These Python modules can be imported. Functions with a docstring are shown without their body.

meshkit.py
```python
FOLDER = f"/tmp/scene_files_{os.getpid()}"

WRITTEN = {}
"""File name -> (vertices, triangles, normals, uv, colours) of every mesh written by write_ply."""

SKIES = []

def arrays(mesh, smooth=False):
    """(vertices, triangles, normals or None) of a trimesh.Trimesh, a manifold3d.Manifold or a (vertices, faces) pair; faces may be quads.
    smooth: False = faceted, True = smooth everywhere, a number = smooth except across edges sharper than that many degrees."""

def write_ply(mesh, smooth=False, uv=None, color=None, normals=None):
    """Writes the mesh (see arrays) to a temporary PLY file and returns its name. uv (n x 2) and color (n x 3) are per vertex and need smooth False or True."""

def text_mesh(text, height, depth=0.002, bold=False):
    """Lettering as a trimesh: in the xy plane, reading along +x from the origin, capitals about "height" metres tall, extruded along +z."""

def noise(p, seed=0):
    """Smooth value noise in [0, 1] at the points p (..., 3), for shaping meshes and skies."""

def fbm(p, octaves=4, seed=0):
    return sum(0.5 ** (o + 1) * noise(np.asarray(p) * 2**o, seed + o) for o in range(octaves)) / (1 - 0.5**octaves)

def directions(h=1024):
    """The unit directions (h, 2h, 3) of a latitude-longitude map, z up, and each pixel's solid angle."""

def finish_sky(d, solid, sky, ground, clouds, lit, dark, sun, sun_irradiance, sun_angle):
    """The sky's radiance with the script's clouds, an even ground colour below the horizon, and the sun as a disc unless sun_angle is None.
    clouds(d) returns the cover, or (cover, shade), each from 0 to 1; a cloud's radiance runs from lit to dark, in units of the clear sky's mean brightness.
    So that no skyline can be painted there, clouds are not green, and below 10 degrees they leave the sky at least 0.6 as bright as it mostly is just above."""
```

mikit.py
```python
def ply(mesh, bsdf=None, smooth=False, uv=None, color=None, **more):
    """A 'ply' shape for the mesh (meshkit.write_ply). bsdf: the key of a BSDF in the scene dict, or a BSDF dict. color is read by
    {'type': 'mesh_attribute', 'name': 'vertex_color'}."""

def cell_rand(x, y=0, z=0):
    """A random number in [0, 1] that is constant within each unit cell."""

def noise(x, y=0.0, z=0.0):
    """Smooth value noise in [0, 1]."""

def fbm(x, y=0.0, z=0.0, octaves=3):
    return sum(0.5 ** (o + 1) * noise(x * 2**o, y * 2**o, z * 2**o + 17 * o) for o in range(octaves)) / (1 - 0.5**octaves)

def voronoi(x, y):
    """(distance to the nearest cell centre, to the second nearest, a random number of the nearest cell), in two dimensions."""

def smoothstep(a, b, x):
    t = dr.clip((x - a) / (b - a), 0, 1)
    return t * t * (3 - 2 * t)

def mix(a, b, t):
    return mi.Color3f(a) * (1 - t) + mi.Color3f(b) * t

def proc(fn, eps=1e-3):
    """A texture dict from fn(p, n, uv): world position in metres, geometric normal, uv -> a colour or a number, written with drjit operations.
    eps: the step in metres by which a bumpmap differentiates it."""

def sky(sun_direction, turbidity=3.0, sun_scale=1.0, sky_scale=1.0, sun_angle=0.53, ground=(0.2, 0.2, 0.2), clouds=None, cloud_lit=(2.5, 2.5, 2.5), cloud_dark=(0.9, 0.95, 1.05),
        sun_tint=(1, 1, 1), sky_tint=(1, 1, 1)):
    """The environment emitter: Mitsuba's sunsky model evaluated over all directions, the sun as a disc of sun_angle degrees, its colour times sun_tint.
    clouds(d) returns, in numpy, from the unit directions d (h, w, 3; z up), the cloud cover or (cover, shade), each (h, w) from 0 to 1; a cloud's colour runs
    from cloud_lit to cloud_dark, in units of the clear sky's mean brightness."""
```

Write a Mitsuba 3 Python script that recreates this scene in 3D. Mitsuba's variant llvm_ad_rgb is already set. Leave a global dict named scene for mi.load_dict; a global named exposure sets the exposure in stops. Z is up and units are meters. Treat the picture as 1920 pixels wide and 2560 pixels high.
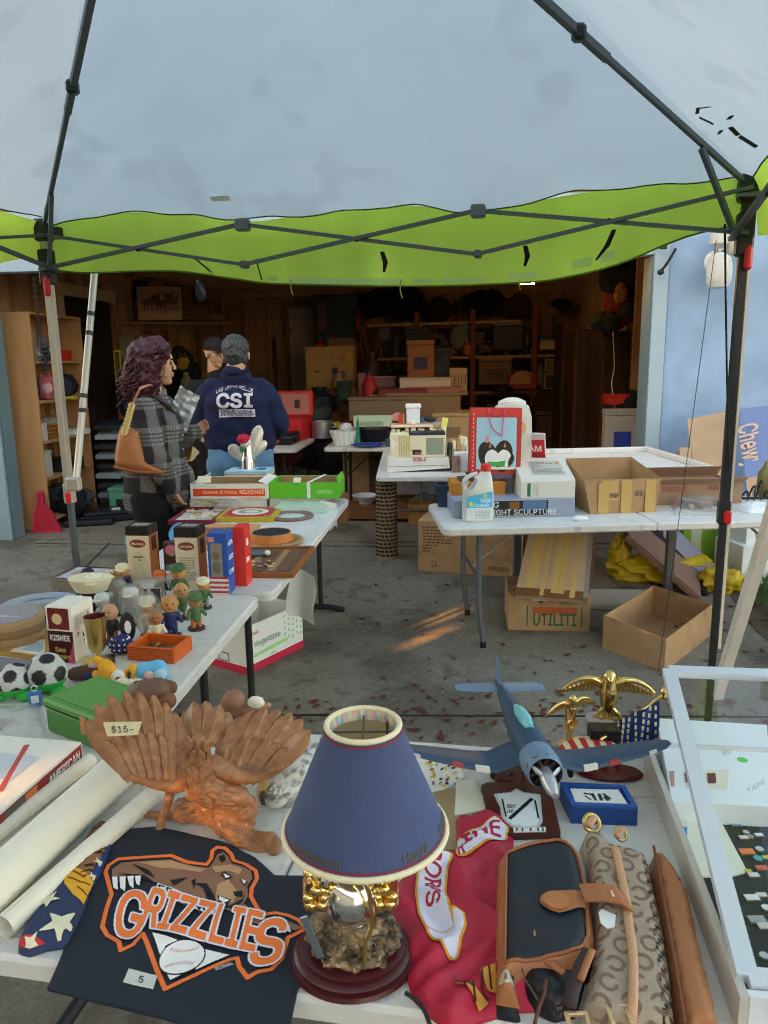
import math,random
import numpy as np,trimesh,mitsuba as mi,drjit as dr,mikit,meshkit
import manifold3d as m3
from shapely.geometry import Polygon,LineString,Point,box as sbox
from shapely import affinity,union_all
from mikit import proc,noise,fbm,voronoi,cell_rand,smoothstep,mix
T=mi.ScalarTransform4f
scene,labels,MATS={},{},{}
rng=np.random.default_rng(7)
#camera, sky, exposure
exposure=5.0
CAM=np.array([0,0,1.68]);FWD=np.array([0,.97992,-.19937]);UPV=np.array([.01518,.19934,.97981])
scene['camera']={'type':'thinlens','aperture_radius':.0010,'focus_distance':3.0,'fov':68.0,'fov_axis':'y','near_clip':.05,'far_clip':400.0,'to_world':T().look_at(origin=CAM.tolist(),target=(CAM+FWD).tolist(),up=UPV.tolist())}
SUN=(-.68,-.73,.20)
scene['sky']=mikit.sky(SUN,turbidity=3.5,sun_scale=.9,sky_scale=1.0,sun_tint=(1.0,.70,.38),sky_tint=(1.46,1.15,.92))
#helpers
def lin(h):
 c=np.array([int(h[i:i+2],16)for i in(0,2,4)])/255.0
 return np.where(c<=.04045,c/12.92,((c+.055)/1.055)**2.4)
def bsdf(key,color,rough=.6,bump=None,two=True,**kw):
 col={'type':'rgb','value':[float(x)for x in(lin(color)if isinstance(color,str)else color)]}if not callable(color)else proc(color)
 b={'type':'principled','base_color':col,'roughness':rough,'specular':.4,**kw}
 if bump:b={'type':'bumpmap','arbitrary':proc(bump[0],eps=bump[2]),'scale':bump[1],'bsdf':b}
 scene[key]={'type':'twosided','bsdf':b}if two else b
 return key
def C(h,rough=.6,metal=.0):
 k=f'paint_{h}_{int(rough * 100)}_{int(metal * 100)}'
 if k not in scene:bsdf(k,h,rough,metallic=metal)
 return k
def cc(*ms):
 ms=[m for m in ms if m is not None and len(m.faces)]
 return trimesh.util.concatenate(ms)if ms else trimesh.Trimesh()
def mv(m,at=(0,0,0),rz=0,rx=0,ry=0,s=1):
 m=m.copy();M=np.eye(4)
 R=trimesh.transformations.euler_matrix(math.radians(rx),math.radians(ry),math.radians(rz),'sxyz')
 M[:3,:3]=R[:3,:3]*np.asarray(s);M[:3,3]=at
 m.apply_transform(M);return m
def hull(p):
 return trimesh.Trimesh(*(lambda q:(q.vert_properties[:,:3],q.tri_verts))(m3.Manifold.hull_points(np.asarray(p,float)).to_mesh()),process=False)
def bx(sx,sy,sz,at=(0,0,0),rz=0,b=.0,rx=0,ry=0,center=False):
 h=np.array([sx,sy,sz])/2.0;b=min(b,*(h*.9));S=np.array([[i,j,k]for i in(-1,1)for j in(-1,1)for k in(-1,1)],float)
 if b>0:m=hull(np.vstack([S*(h-b*(1-np.eye(3)[a]))for a in range(3)]))
 else:m=trimesh.creation.box(2*h)
 if not center:m.apply_translation((0,0,h[2]))
 return mv(m,at,rz,rx,ry)
def cyl(r,h,at=(0,0,0),n=20,r2=None):
 return mv(lathe([(0,0),(r,0),(r2 if r2 is not None else r,h),(0,h)],n),at)
def lathe(prof,n=32,sx=1,sy=1):
 p=np.asarray(prof,float);a=np.arange(n)*2*np.pi/n;k=len(p)
 v=np.stack([p[:,None,0]*np.cos(a)*sx,p[:,None,0]*np.sin(a)*sy,np.repeat(p[:,1:],n,1)],-1).reshape(-1,3)
 i,j=np.meshgrid(np.arange(k-1),np.arange(n),indexing='ij');j2=(j+1)%n
 q=np.stack([i*n+j,i*n+j2,(i+1)*n+j2,(i+1)*n+j],-1).reshape(-1,4)
 m=trimesh.Trimesh(v,np.vstack([q[:,[0,1,2]],q[:,[0,2,3]]]),process=False)
 m.update_faces(m.area_faces>1e-14);return m
def tube(pts,r,n=8,cap=True,flat=1.0):
 p=np.asarray(pts,float);R=np.broadcast_to(np.asarray(r,float),(len(p),))
 t=np.gradient(p,axis=0)if len(p)>2 else np.repeat([p[1]-p[0]],2,0)
 t=t/(np.linalg.norm(t,axis=1,keepdims=True)+1e-12)
 up=np.array([0,0,1.0])if abs(t[:,2]).mean()<.85 else np.array([1.0,0,0])
 a=np.cross(t,up);a/=np.linalg.norm(a,axis=1,keepdims=True)+1e-12;b=np.cross(a,t)
 an=(np.arange(n)+.5)*2*np.pi/n
 v=p[:,None]+R[:,None,None]*(np.cos(an)[None,:,None]*a[:,None]+flat*np.sin(an)[None,:,None]*b[:,None])
 k=len(p);v=np.vstack([v.reshape(-1,3),p[:1],p[-1:]])
 i,j=np.meshgrid(np.arange(k-1),np.arange(n),indexing='ij');j2=(j+1)%n
 q=np.stack([i*n+j,i*n+j2,(i+1)*n+j2,(i+1)*n+j],-1).reshape(-1,4)
 f=[q[:,[0,1,2]],q[:,[0,2,3]]];J=np.arange(n);J2=(J+1)%n
 if cap:f+=[np.stack([J2,J,J*0+k*n],1),np.stack([(k-1)*n+J,(k-1)*n+J2,J*0+k*n+1],1)]
 return trimesh.Trimesh(v,np.vstack(f),process=False)
def bar(p,q,w,h=None):
 """a square tube from p to q"""
 return tube([p,q],w*.7071,4,flat=(h or w)/w)
def curve(pts,n=24):
 p=np.asarray(pts,float);t=np.r_[0,np.cumsum(np.linalg.norm(np.diff(p,axis=0),axis=1))]
 from scipy.interpolate import PchipInterpolator
 return PchipInterpolator(t,p)(np.linspace(0,t[-1],n))
def ext(poly,h,at=(0,0,0),**k):
 g=Polygon(poly)if not hasattr(poly,'geom_type')else poly
 g=g.buffer(0);gs=[x for x in getattr(g,'geoms',[g])if x.area>1e-10]
 return mv(cc(*[trimesh.creation.extrude_polygon(x,h,engine='earcut')for x in gs]),at,**k)
def grid(fn,nu,nv):
 u,v=np.meshgrid(np.linspace(0,1,nu),np.linspace(0,1,nv),indexing='ij')
 p=np.stack(fn(u,v),-1).reshape(-1,3);i,j=np.meshgrid(np.arange(nu-1),np.arange(nv-1),indexing='ij')
 a=i*nv+j;q=np.stack([a,a+nv,a+nv+1,a+1],-1).reshape(-1,4)
 return trimesh.Trimesh(p,np.vstack([q[:,[0,1,2]],q[:,[0,2,3]]]),process=False)
def sheet(fn,nu,nv,t=.003):
 """a cloth of thickness t over grid fn"""
 m=grid(fn,nu,nv);n=meshkit.arrays(m,True)[2];k=len(m.vertices)
 e=np.r_[np.arange(0,nv-1),(np.arange(nu-1)*nv+nv-1),(nu*nv-1-np.arange(nv-1)),((nu-1-np.arange(nu-1))*nv)]
 e2=np.roll(e,-1)
 f=np.vstack([m.faces,m.faces[:,::-1]+k,np.stack([e,e2,e2+k],1),np.stack([e,e2+k,e+k],1)])
 return trimesh.Trimesh(np.vstack([m.vertices,m.vertices-n*t]),f,process=False)
def blob(r,at=(0,0,0),s=(1,1,1),sub=2,nz=.0,fr=3.0,seed=0):
 m=trimesh.creation.icosphere(sub,1.0)
 if nz:m.vertices*=(1+nz*(meshkit.fbm(m.vertices*fr+9.1*seed,3,seed)[:,None]-.5)*2)
 m.vertices=m.vertices*r*np.asarray(s);m.apply_translation(at);return m
def skin(bones,edge=.02,it=8,sm=True):
 """one continuous body: hulls of spheres along bones, united and smoothed; a bone is (p, r, q, r2)"""
 out=[]
 for p,r,q,r2 in bones:
  S=[np.asarray(x)[None]+y*SPH for x,y in((p,r),(q,r2))]
  out.append(m3.Manifold.hull_points(np.vstack(S)))
 M=m3.Manifold.batch_boolean(out,m3.OpType.Add).refine_to_length(edge).to_mesh()
 m=trimesh.Trimesh(M.vert_properties[:,:3],M.tri_verts,process=True)
 if sm:trimesh.smoothing.filter_taubin(m,lamb=.5,nu=.52,iterations=it)
 return m
SPH=trimesh.creation.icosphere(2,1.0).vertices
scene['vcol']={'type':'twosided','bsdf':{'type':'principled','base_color':{'type':'mesh_attribute','name':'vertex_color'},'roughness':.6}}
def textpoly(s,h):
 m=meshkit.text_mesh(s,h,.001,True);t=m.triangles[m.face_normals[:,2]>.9][:,:,:2]
 return union_all([Polygon(x).buffer(1e-6)for x in t if Polygon(x).area>1e-12])
def warp(poly,fn,seg=None):
 from shapely import transform,segmentize
 return transform(segmentize(poly,seg)if seg else poly,lambda a:np.asarray(fn(a))).buffer(0)
def quadmap(b,q):
 """maps the box b = (x0, y0, x1, y1) onto the quad q = bottom-left, bottom-right, top-right, top-left"""
 q=np.asarray(q,float)[:,:2]
 def f(a):
  u=((a[:,0]-b[0])/(b[2]-b[0]))[:,None];v=((a[:,1]-b[1])/(b[3]-b[1]))[:,None]
  return q[0]*(1-u)*(1-v)+q[1]*u*(1-v)+q[2]*u*v+q[3]*(1-u)*v
 return f
def put_text(s,q,grow=.0):
 p=textpoly(s,1.0);p=warp(p,quadmap(p.bounds,q));return p.buffer(grow)if grow else p
def puff(poly,h,step=.012,edge=.03,z=.0,wr=.0,fr=14,seed=0,thick=.004):
 """a soft shape over a flat outline: full height h at edge metres from its rim; returns the mesh and its height function"""
 import shapely;from scipy.spatial import Delaunay
 g=Polygon(poly).buffer(0)if not hasattr(poly,'geom_type')else poly;g=max(getattr(g,'geoms',[g]),key=lambda q:q.area)
 def zf(x,y):
  d=shapely.distance(shapely.points(x,y),g.exterior);t=np.clip(d/edge,0,1)
  w=meshkit.fbm(np.stack([x*fr,y*fr,0*x+seed],-1),3,seed)-.5
  return z+thick+(h-thick)*np.sqrt(1-(1-t)**2)+wr*w*2*np.minimum(1,t*1.5)
 x0,y0,x1,y1=g.bounds;X,Y=np.meshgrid(np.arange(x0,x1,step),np.arange(y0,y1,step));X,Y=X.ravel()+step*.3*np.sin(Y.ravel()*911),Y.ravel()+step*.3*np.sin(X.ravel()*733)
 k=shapely.contains_xy(g.buffer(-step*.45),X,Y);e=np.array([g.exterior.interpolate(s).coords[0]for s in np.arange(0,g.exterior.length,step*.8)])
 p=np.vstack([e,np.c_[X[k],Y[k]]]);t=Delaunay(p).simplices;c=p[t].mean(1);t=t[shapely.contains_xy(g,c[:,0],c[:,1])]
 e1,e2=p[t[:,1]]-p[t[:,0]],p[t[:,2]]-p[t[:,0]];a=e1[:,0]*e2[:,1]-e1[:,1]*e2[:,0];t[a<0]=t[a<0][:,::-1]
 n=len(e);v=np.vstack([np.c_[p,zf(p[:,0],p[:,1])],np.c_[e,np.full(n,z)]]);i=np.arange(n);j=(i+1)%n;o=len(p)
 s=1 if Polygon(e).exterior.is_ccw else-1;f1,f2=np.stack([i,o+i,j],1),np.stack([j,o+i,o+j],1)
 if s>0:f1,f2=f1[:,[0,1,2]],f2[:,[0,1,2]]
 return trimesh.Trimesh(v,np.vstack([t,f1[:,::1],f2]),process=False),zf
def on(poly,zf,up=.0008,step=.012):
 """a printed patch lying on the height function zf"""
 import shapely
 out=[]
 g=poly if hasattr(poly,'geom_type')else Polygon(poly)
 g=g.buffer(0)
 for q in getattr(g,'geoms',[g]):
  if q.area<1e-8:continue
  m=trimesh.Trimesh(*trimesh.creation.triangulate_polygon(q,engine='earcut'),process=False)
  v,f=trimesh.remesh.subdivide_to_size(np.c_[m.vertices,np.zeros(len(m.vertices))],m.faces,step,max_iter=12)
  v[:,2]=zf(v[:,0],v[:,1])+up;a=np.cross(v[f[:,1]]-v[f[:,0]],v[f[:,2]]-v[f[:,0]])[:,2];f=np.where((a<0)[:,None],f[:,::-1],f);out.append(trimesh.Trimesh(v,f,process=False))
 return cc(*out)
def star(c,r,rot=.0):
 return Polygon([(c[0]+(r if k%2==0 else r*.40)*math.sin(k*math.pi/5+rot),c[1]+(r if k%2==0 else r*.40)*math.cos(k*math.pi/5+rot))for k in range(10)])
PLACE={}
def LP(a,b,t):return np.array(a)*(1-t)+np.array(b)*t
def numbered(k):
 if k not in scene and k not in labels and k not in PLACE:return k
 i=1
 while f'{k}_{i:03d}' in scene or f'{k}_{i:03d}' in labels or f'{k}_{i:03d}' in PLACE:i+=1
 return f'{k}_{i:03d}'
def M4(at=(0,0,0),rz=0,rx=0,ry=0,s=1):
 M=trimesh.transformations.euler_matrix(math.radians(rx),math.radians(ry),math.radians(rz),'sxyz');M[:3,:3]*=s;M[:3,3]=at;return M
def thing(name,label,cat,group=None,at=(0,0,0),rz=0,rx=0,ry=0,s=1):
 k=numbered(name);PLACE[k]=M4(at,rz,rx,ry,s);labels[k]={'label':label,'category':cat}
 if group:labels[k]['group']=group
 return k
def put(k,mesh,mat,smooth,M=None,**kw):
 if mesh is None or len(mesh.faces)==0:print('EMPTY',k);return
 if M is not None:mesh=mesh.copy();mesh.apply_transform(M)
 scene[k]=mikit.ply(mesh,mat,smooth=smooth,**kw)
def part(par,name,mesh,mat,smooth=30,label=None,kind=None,**kw):
 k=numbered(par+'__'+name);PLACE[k]=PLACE.get(par)
 put(k,mesh,mat,smooth,PLACE.get(par),**kw)
 if label or kind:labels[k]={**({'label':label}if label else{}),**({'kind':kind}if kind else{})}
 return k
def solo(name,mesh,mat,label,cat,group=None,smooth=30,M=None,**kw):
 k=numbered(name);put(k,mesh,mat,smooth,M,**kw);labels[k]={'label':label,'category':cat}
 if group:labels[k]['group']=group
 return k
def ground(name,mesh,mat,smooth=False,kind='structure',label=None):
 put(name,mesh,mat,smooth);labels[name]={'kind':kind,**({'label':label}if label else{})}
def text(s,h,at=(0,0,0),bold=True,d=.0008,w=None,**k):
 """lettering lying in xy, centred on at; w stretches it to that width"""
 m=meshkit.text_mesh(s,h,d,bold);b=m.bounds;m.apply_translation((-(b[0,0]+b[1,0])/2,-h/2,0))
 if w:m.vertices[:,0]*=w/(b[1,0]-b[0,0])
 return mv(m,at,**k)
def front(m,at,rz=0,tilt=0):
 """turn a mesh that lies in xy (facing +z) to stand upright facing -y, at the point at"""
 return mv(mv(m,rx=90-tilt),at,rz=rz)
def line2(pts,w,cap=2):
 return LineString(pts).buffer(w/2,cap_style=cap,join_style=1)
def scribble(n,w,h,lines,seed=0):
 """rows of small printed words too far away to read, as flat bars in xy"""
 r=np.random.default_rng(seed);out=[]
 for i in range(lines):
  x=-w/2
  while x<w/2-w*.05:
   l=min(r.uniform(.05,.16)*w,w/2-x);out.append(bx(l,h*.5/lines,.0006,(x+l/2,h*(.5-(i+.5)/lines),0)));x+=l+.03*w
   if r.random()<.08:break
 return cc(*out)
def open_box(par,sx,sy,sz,mat,t=.004,inner=None,flaps=()):
 """a box without a lid: base and four panels as parts; flaps: (side, degrees from upright, length)"""
 part(par,'base',bx(sx-2*t,sy-2*t,t,(0,0,.001)),inner or mat,False)
 for i,(w,d,x,y)in enumerate(((sx,t,0,-sy/2+t/2),(sx,t,0,sy/2-t/2),(t,sy-2*t,-sx/2+t/2,0),(t,sy-2*t,sx/2-t/2,0))):
  part(par,'side_panel',bx(w,d,sz,(x,y,0),b=t*.3),mat,False)
 for s,deg,l in flaps:
  w=(sx if s in 'fb' else sy)-.01
  m=mv(bx(w,t,l),rx={'f':deg,'b':deg,'l':deg,'r':deg}[s])
  m=mv(m,{'f':(0,-sy/2+t,sz),'b':(0,sy/2-t,sz),'l':(-sx/2+t,0,sz),'r':(sx/2-t,0,sz)}[s],rz={'f':0,'b':180,'l':-90,'r':90}[s])
  part(par,'flap',m,mat,False)
  #materials
P3=lambda p,s:(p.x*s,p.y*s,p.z*s)
def f_concrete(p,n,uv):
 a=fbm(p.x*1.1,p.y*1.1,0,4);b=noise(p.x*60,p.y*60,3);c=smoothstep(.50,.72,fbm(p.x*2.3+7,p.y*2.0,5,4))
 d=smoothstep(.62,.8,fbm(p.x*9+3,p.y*9,1,3))
 e=smoothstep(.55,.7,fbm(p.x*.7+11,p.y*.6+3,2,3));g=noise(p.x*210,p.y*210,1)
 return mix(mix(mix(mix((.215,.190,.150),(.130,.112,.086),a),(.082,.066,.050),c*.75),(.055,.043,.032),d*.5),(.10,.072,.048),e*.45)*(.72+.3*b+.3*g)
bsdf('concrete',f_concrete,.75)
def f_stucco(p,n,uv):
 a=fbm(p.x*2,p.y*2,p.z*2,4);return mix((.33,.475,.70),(.22,.345,.54),a)*(.85+.3*fbm(p.x*9,p.y*9,p.z*4,3))
def f_stucco_b(p,n,uv):return fbm(p.x*38,p.y*38,p.z*38,3)
bsdf('stucco',f_stucco,.8,bump=(f_stucco_b,.006,2e-3))
def f_card(p,n,uv):
 a=fbm(p.x*14,p.y*14,p.z*14,3);s=smoothstep(.62,.75,fbm(p.x*4+3,p.y*4,p.z*5,3));return mix((.43,.27,.14),(.32,.19,.095),a)*(1-.25*s)
def f_card_b(p,n,uv):return fbm(p.x*7,p.y*7,p.z*7,3)+.12*noise(p.x*150,p.y*150,p.z*8)
bsdf('cardboard',f_card,.8,bump=(f_card_b,.012,2e-3))
def f_card_pale(p,n,uv):
 a=fbm(p.x*10,p.y*10,p.z*10,3);return mix((.50,.36,.25),(.40,.28,.19),a)
bsdf('cardboard_pale',f_card_pale,.8)
def f_pine(p,n,uv):
 g=fbm(p.x*14+p.y*14,1.0,p.z*1.6,4);return mix((.54,.29,.125),(.38,.19,.075),g)
bsdf('pine',f_pine,.65)
def f_stud(p,n,uv):
 g=fbm(p.x*22+p.y*22,2.0,p.z*2.2,4);return mix((.44,.25,.12),(.27,.14,.06),g)
bsdf('stud_wood',f_stud,.8)
def f_board(p,n,uv):
 g=fbm(p.x*3,p.y*3,p.z*3,4);s=noise(p.x*40,p.y*40,p.z*8)
 return mix((.37,.20,.095),(.20,.10,.048),g)*(.8+.4*s)
bsdf('sheathing',f_board,.9)
def f_wallpaper(p,n,uv):
 g=fbm(p.x*3,p.y*3,p.z*3,4);return mix((.50,.33,.185),(.36,.22,.115),g)
bsdf('tan_board',f_wallpaper,.9)
def f_darkwood(p,n,uv):
 g=fbm(p.x*26+p.y*26,2.0,p.z*1.5,4);return mix((.055,.028,.016),(.022,.012,.008),g)
bsdf('dark_wood',f_darkwood,.55)
def f_plastic(p,n,uv):
 a=fbm(p.x*5,p.y*5,p.z*5,4);s=smoothstep(.6,.9,fbm(p.x*37+4,p.y*33,2,4));k=smoothstep(.80,.84,noise(p.x*9+p.y*160,p.y*7-p.x*3,4))*smoothstep(.5,.7,noise(p.x*6,p.y*6,9))
 return mix((.66,.65,.63),(.56,.55,.525),a)*(1-.16*s)*(1-.22*k)
bsdf('table_plastic',f_plastic,.45)
def f_canopy(p,n,uv):
 a=fbm(p.x*1.3,p.y*1.3,p.z*1.3,4);b=smoothstep(.6,.8,fbm(p.x*5,p.y*5,3,3));return mix((.66,.70,.74),(.56,.60,.64),a)*(1-.1*b)
def f_canopy_b(p,n,uv):return fbm(p.x*4+p.y*2,p.y*5,p.z*5,4)
scene['canopy_fabric']={'type':'bumpmap','arbitrary':proc(f_canopy_b,eps=4e-3),'scale':.02,'bsdf':{'type':'principledthin','base_color':proc(f_canopy),'roughness':.8,'diff_trans':1.15,'spec_trans':.0}}
def f_green(p,n,uv):
 a=fbm(p.x*2,p.y*2,p.z*3,3);return mix((.74,.86,.30),(.62,.75,.22),a)*(.9+.2*noise(p.x*9,p.y*9,p.z*2))
scene['green_fabric']={'type':'principledthin','base_color':proc(f_green),'roughness':.7,'diff_trans':1.5,'spec_trans':.0}
scene['pale_strip']={'type':'principledthin','base_color':{'type':'rgb','value':[.72,.85,.55]},'roughness':.4,'diff_trans':1.1,'spec_trans':.0}
def f_carved(p,n,uv):
 g=fbm(p.x*30,p.y*12,p.z*30,4);h=fbm(p.x*90,p.y*40,p.z*90,2)
 return mix((.42,.205,.10),(.20,.085,.040),g)*(.7+.6*h)
def f_carved_b(p,n,uv):return fbm(p.x*70,p.y*70,p.z*70,3)
bsdf('carved_wood',f_carved,.33,bump=(f_carved_b,.0035,1e-3))
def f_stone(p,n,uv):
 g=fbm(p.x*40,p.y*40,p.z*40,4);return mix((.33,.24,.14),(.06,.042,.03),smoothstep(.3,.7,g))
bsdf('bronze_rock',f_stone,.4,metallic=.35)
def f_leather_b(p,n,uv):return noise(p.x*260,p.y*260,p.z*260)
bsdf('tan_leather',(.36,.135,.05),.45,bump=(f_leather_b,.0006,6e-4))
bsdf('navy_leather',(.012,.016,.024),.5,bump=(f_leather_b,.0008,6e-4))
def f_plaid(p,n,uv):
 u,v=uv.x,uv.y
 def band(t,a,b):q=t-dr.floor(t);return dr.select((q>a)&(q<b),mi.Float(1),mi.Float(0))
 cu,cv=band(u,0,.5),band(v,0,.5)
 st=lambda t:band(t,.58,.62)+band(t,.69,.73)+band(t,.80,.84)
 k=.5*(cu+cv);s=dr.clip(st(v)+.6*st(u),0,1)
 base=mix((.20,.185,.185),(.022,.021,.023),smoothstep(.1,.9,k))
 w=noise(p.x*500,p.y*500,p.z*500)
 return mix(base,mix((.025,.024,.026),(.20,.19,.19),cv),s*.75)*(.8+.4*w)
bsdf('plaid_flannel',f_plaid,.95)
def f_denim(p,n,uv):
 a=noise(p.x*400,p.y*400,p.z*400);b=fbm(p.x*7,p.y*7,p.z*5,3);return mix((.055,.13,.25),(.14,.26,.40),b)*(.8+.4*a)
bsdf('denim',f_denim,.9)
def f_hair(p,n,uv):
 a=noise(p.x*120,p.y*120,p.z*14);return mix((.020,.005,.008),(.090,.016,.026),a)
def f_hair_b(p,n,uv):return noise(p.x*160,p.y*160,p.z*30)
bsdf('red_hair',f_hair,.4,bump=(f_hair_b,.004,1e-3))
def f_hair2(p,n,uv):
 a=noise(p.x*190,p.y*190,p.z*60);return mix((.012,.013,.015),(.11,.12,.13),a*a)
bsdf('grey_hair',f_hair2,.4,bump=(f_hair_b,.003,1e-3))
def f_skin(p,n,uv):
 a=fbm(p.x*25,p.y*25,p.z*25,3);return mix((.56,.32,.20),(.46,.25,.155),a)
bsdf('skin',f_skin,.5)
def f_straw(p,n,uv):
 a=noise(p.x*300,p.y*300,p.z*300);b=fbm(p.x*30,p.y*30,0,2);return mix((.52,.35,.16),(.33,.20,.08),a)*(.85+.3*b)
bsdf('straw',f_straw,.8)
def f_feather(p,n,uv):
 a=fbm(p.x*60,p.y*60,p.z*60,3);return mix((.62,.60,.56),(.20,.19,.18),smoothstep(.45,.75,a))
bsdf('pale_plumage',f_feather,.6)
def f_soil(p,n,uv):
 a=fbm(p.x*12,p.y*12,0,4);return mix((.06,.045,.03),(.13,.10,.07),a)
bsdf('soil',f_soil,.95)
scene['glass']={'type':'thindielectric','int_ior':1.22}
scene['clear_plastic']={'type':'blendbsdf','weight':.14,'bsdf_0':{'type':'thindielectric','int_ior':1.45},'bsdf_1':{'type':'twosided','bsdf':{'type':'principled','base_color':{'type':'rgb','value':[.7,.72,.74]},'roughness':.25}}}
GOLD=bsdf('gold',(.83,.60,.22),.16,metallic=1.0);SILVER=bsdf('silver',(.78,.78,.80),.12,metallic=1.0)
BRASS=bsdf('dull_brass',(.62,.45,.16),.3,metallic=1.0);STEEL=bsdf('grey_steel',(.13,.135,.145),.4,metallic=.4)
WHITE=C('e6e4df',.5);CREAM=C('e2dbc2',.65);BLACK=C('141416',.5);PAPER=C('eeede8',.75)
#ground
ground('driveway',cc(bx(80,80,.2,(0,-30,-.2)),),'concrete')
GR=-5.44;GO=(-3.43,7.16,0);gr=math.radians(GR)
def G(u,v,z=.0):return(GO[0]+u*math.cos(gr)-v*math.sin(gr),GO[1]+u*math.sin(gr)+v*math.cos(gr),z)
ground('garage_floor',mv(bx(6.5,6.6,.024,(2.86,3.3,-.012)),GO,rz=GR),'concrete')
def groove(p,q,w=.012):
 p,q=np.array(p,float),np.array(q,float);d=q-p;L=np.hypot(*d);return bx(L,w,.004,(*((p+q)/2),.0),rz=math.degrees(math.atan2(d[1],d[0])))
ground('driveway_joint',cc(groove((-6,3.62),(2.05,3.28)),groove((-3.3,7.0),(2.3,6.46)),groove((.9,-3),(.62,3.4)),groove((-2.6,7.0),(-2.2,3.45))),C('2a2724',.9))
sp=[(2.12,3.0),(2.3,4.6),(2.75,6.35),(9,5.9),(9,-4),(1.9,-4)]
ground('garden_soil',ext(sp,.004,(0,0,.0)),'soil')
def leaf_litter(n,fn,size,seed,curl=.25):
 r=np.random.default_rng(seed);vs,fs=[],[]
 for i in range(n):
  x,y=fn(r);s=r.uniform(*size);a=r.uniform(0,6.28);w=r.uniform(.35,.6)*s;h=r.uniform(.1,curl)*s
  P_=np.array([[-s,0,h],[-.2*s,w,.1*h],[s,0,h*r.uniform(0,1.4)],[-.2*s,-w,.6*h],[.1*s,0,0]])
  c,d=math.cos(a),math.sin(a);Q=np.stack([P_[:,0]*c-P_[:,1]*d+x,P_[:,0]*d+P_[:,1]*c+y,P_[:,2]+.006],1)
  k=5*i;vs.append(Q);fs+=[[k,k+4,k+1],[k+1,k+4,k+2],[k+2,k+4,k+3],[k+3,k+4,k]]
 return trimesh.Trimesh(np.vstack(vs),fs,process=False)
def lf(r):
 t=r.random()
 if t<.45:return r.uniform(-.5,2.0),r.normal(3.35,.12)
 if t<.7:return r.uniform(.2,2.1),r.uniform(2.4,4.2)
 return r.uniform(-2.5,2.0),r.uniform(3.0,6.6)
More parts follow.
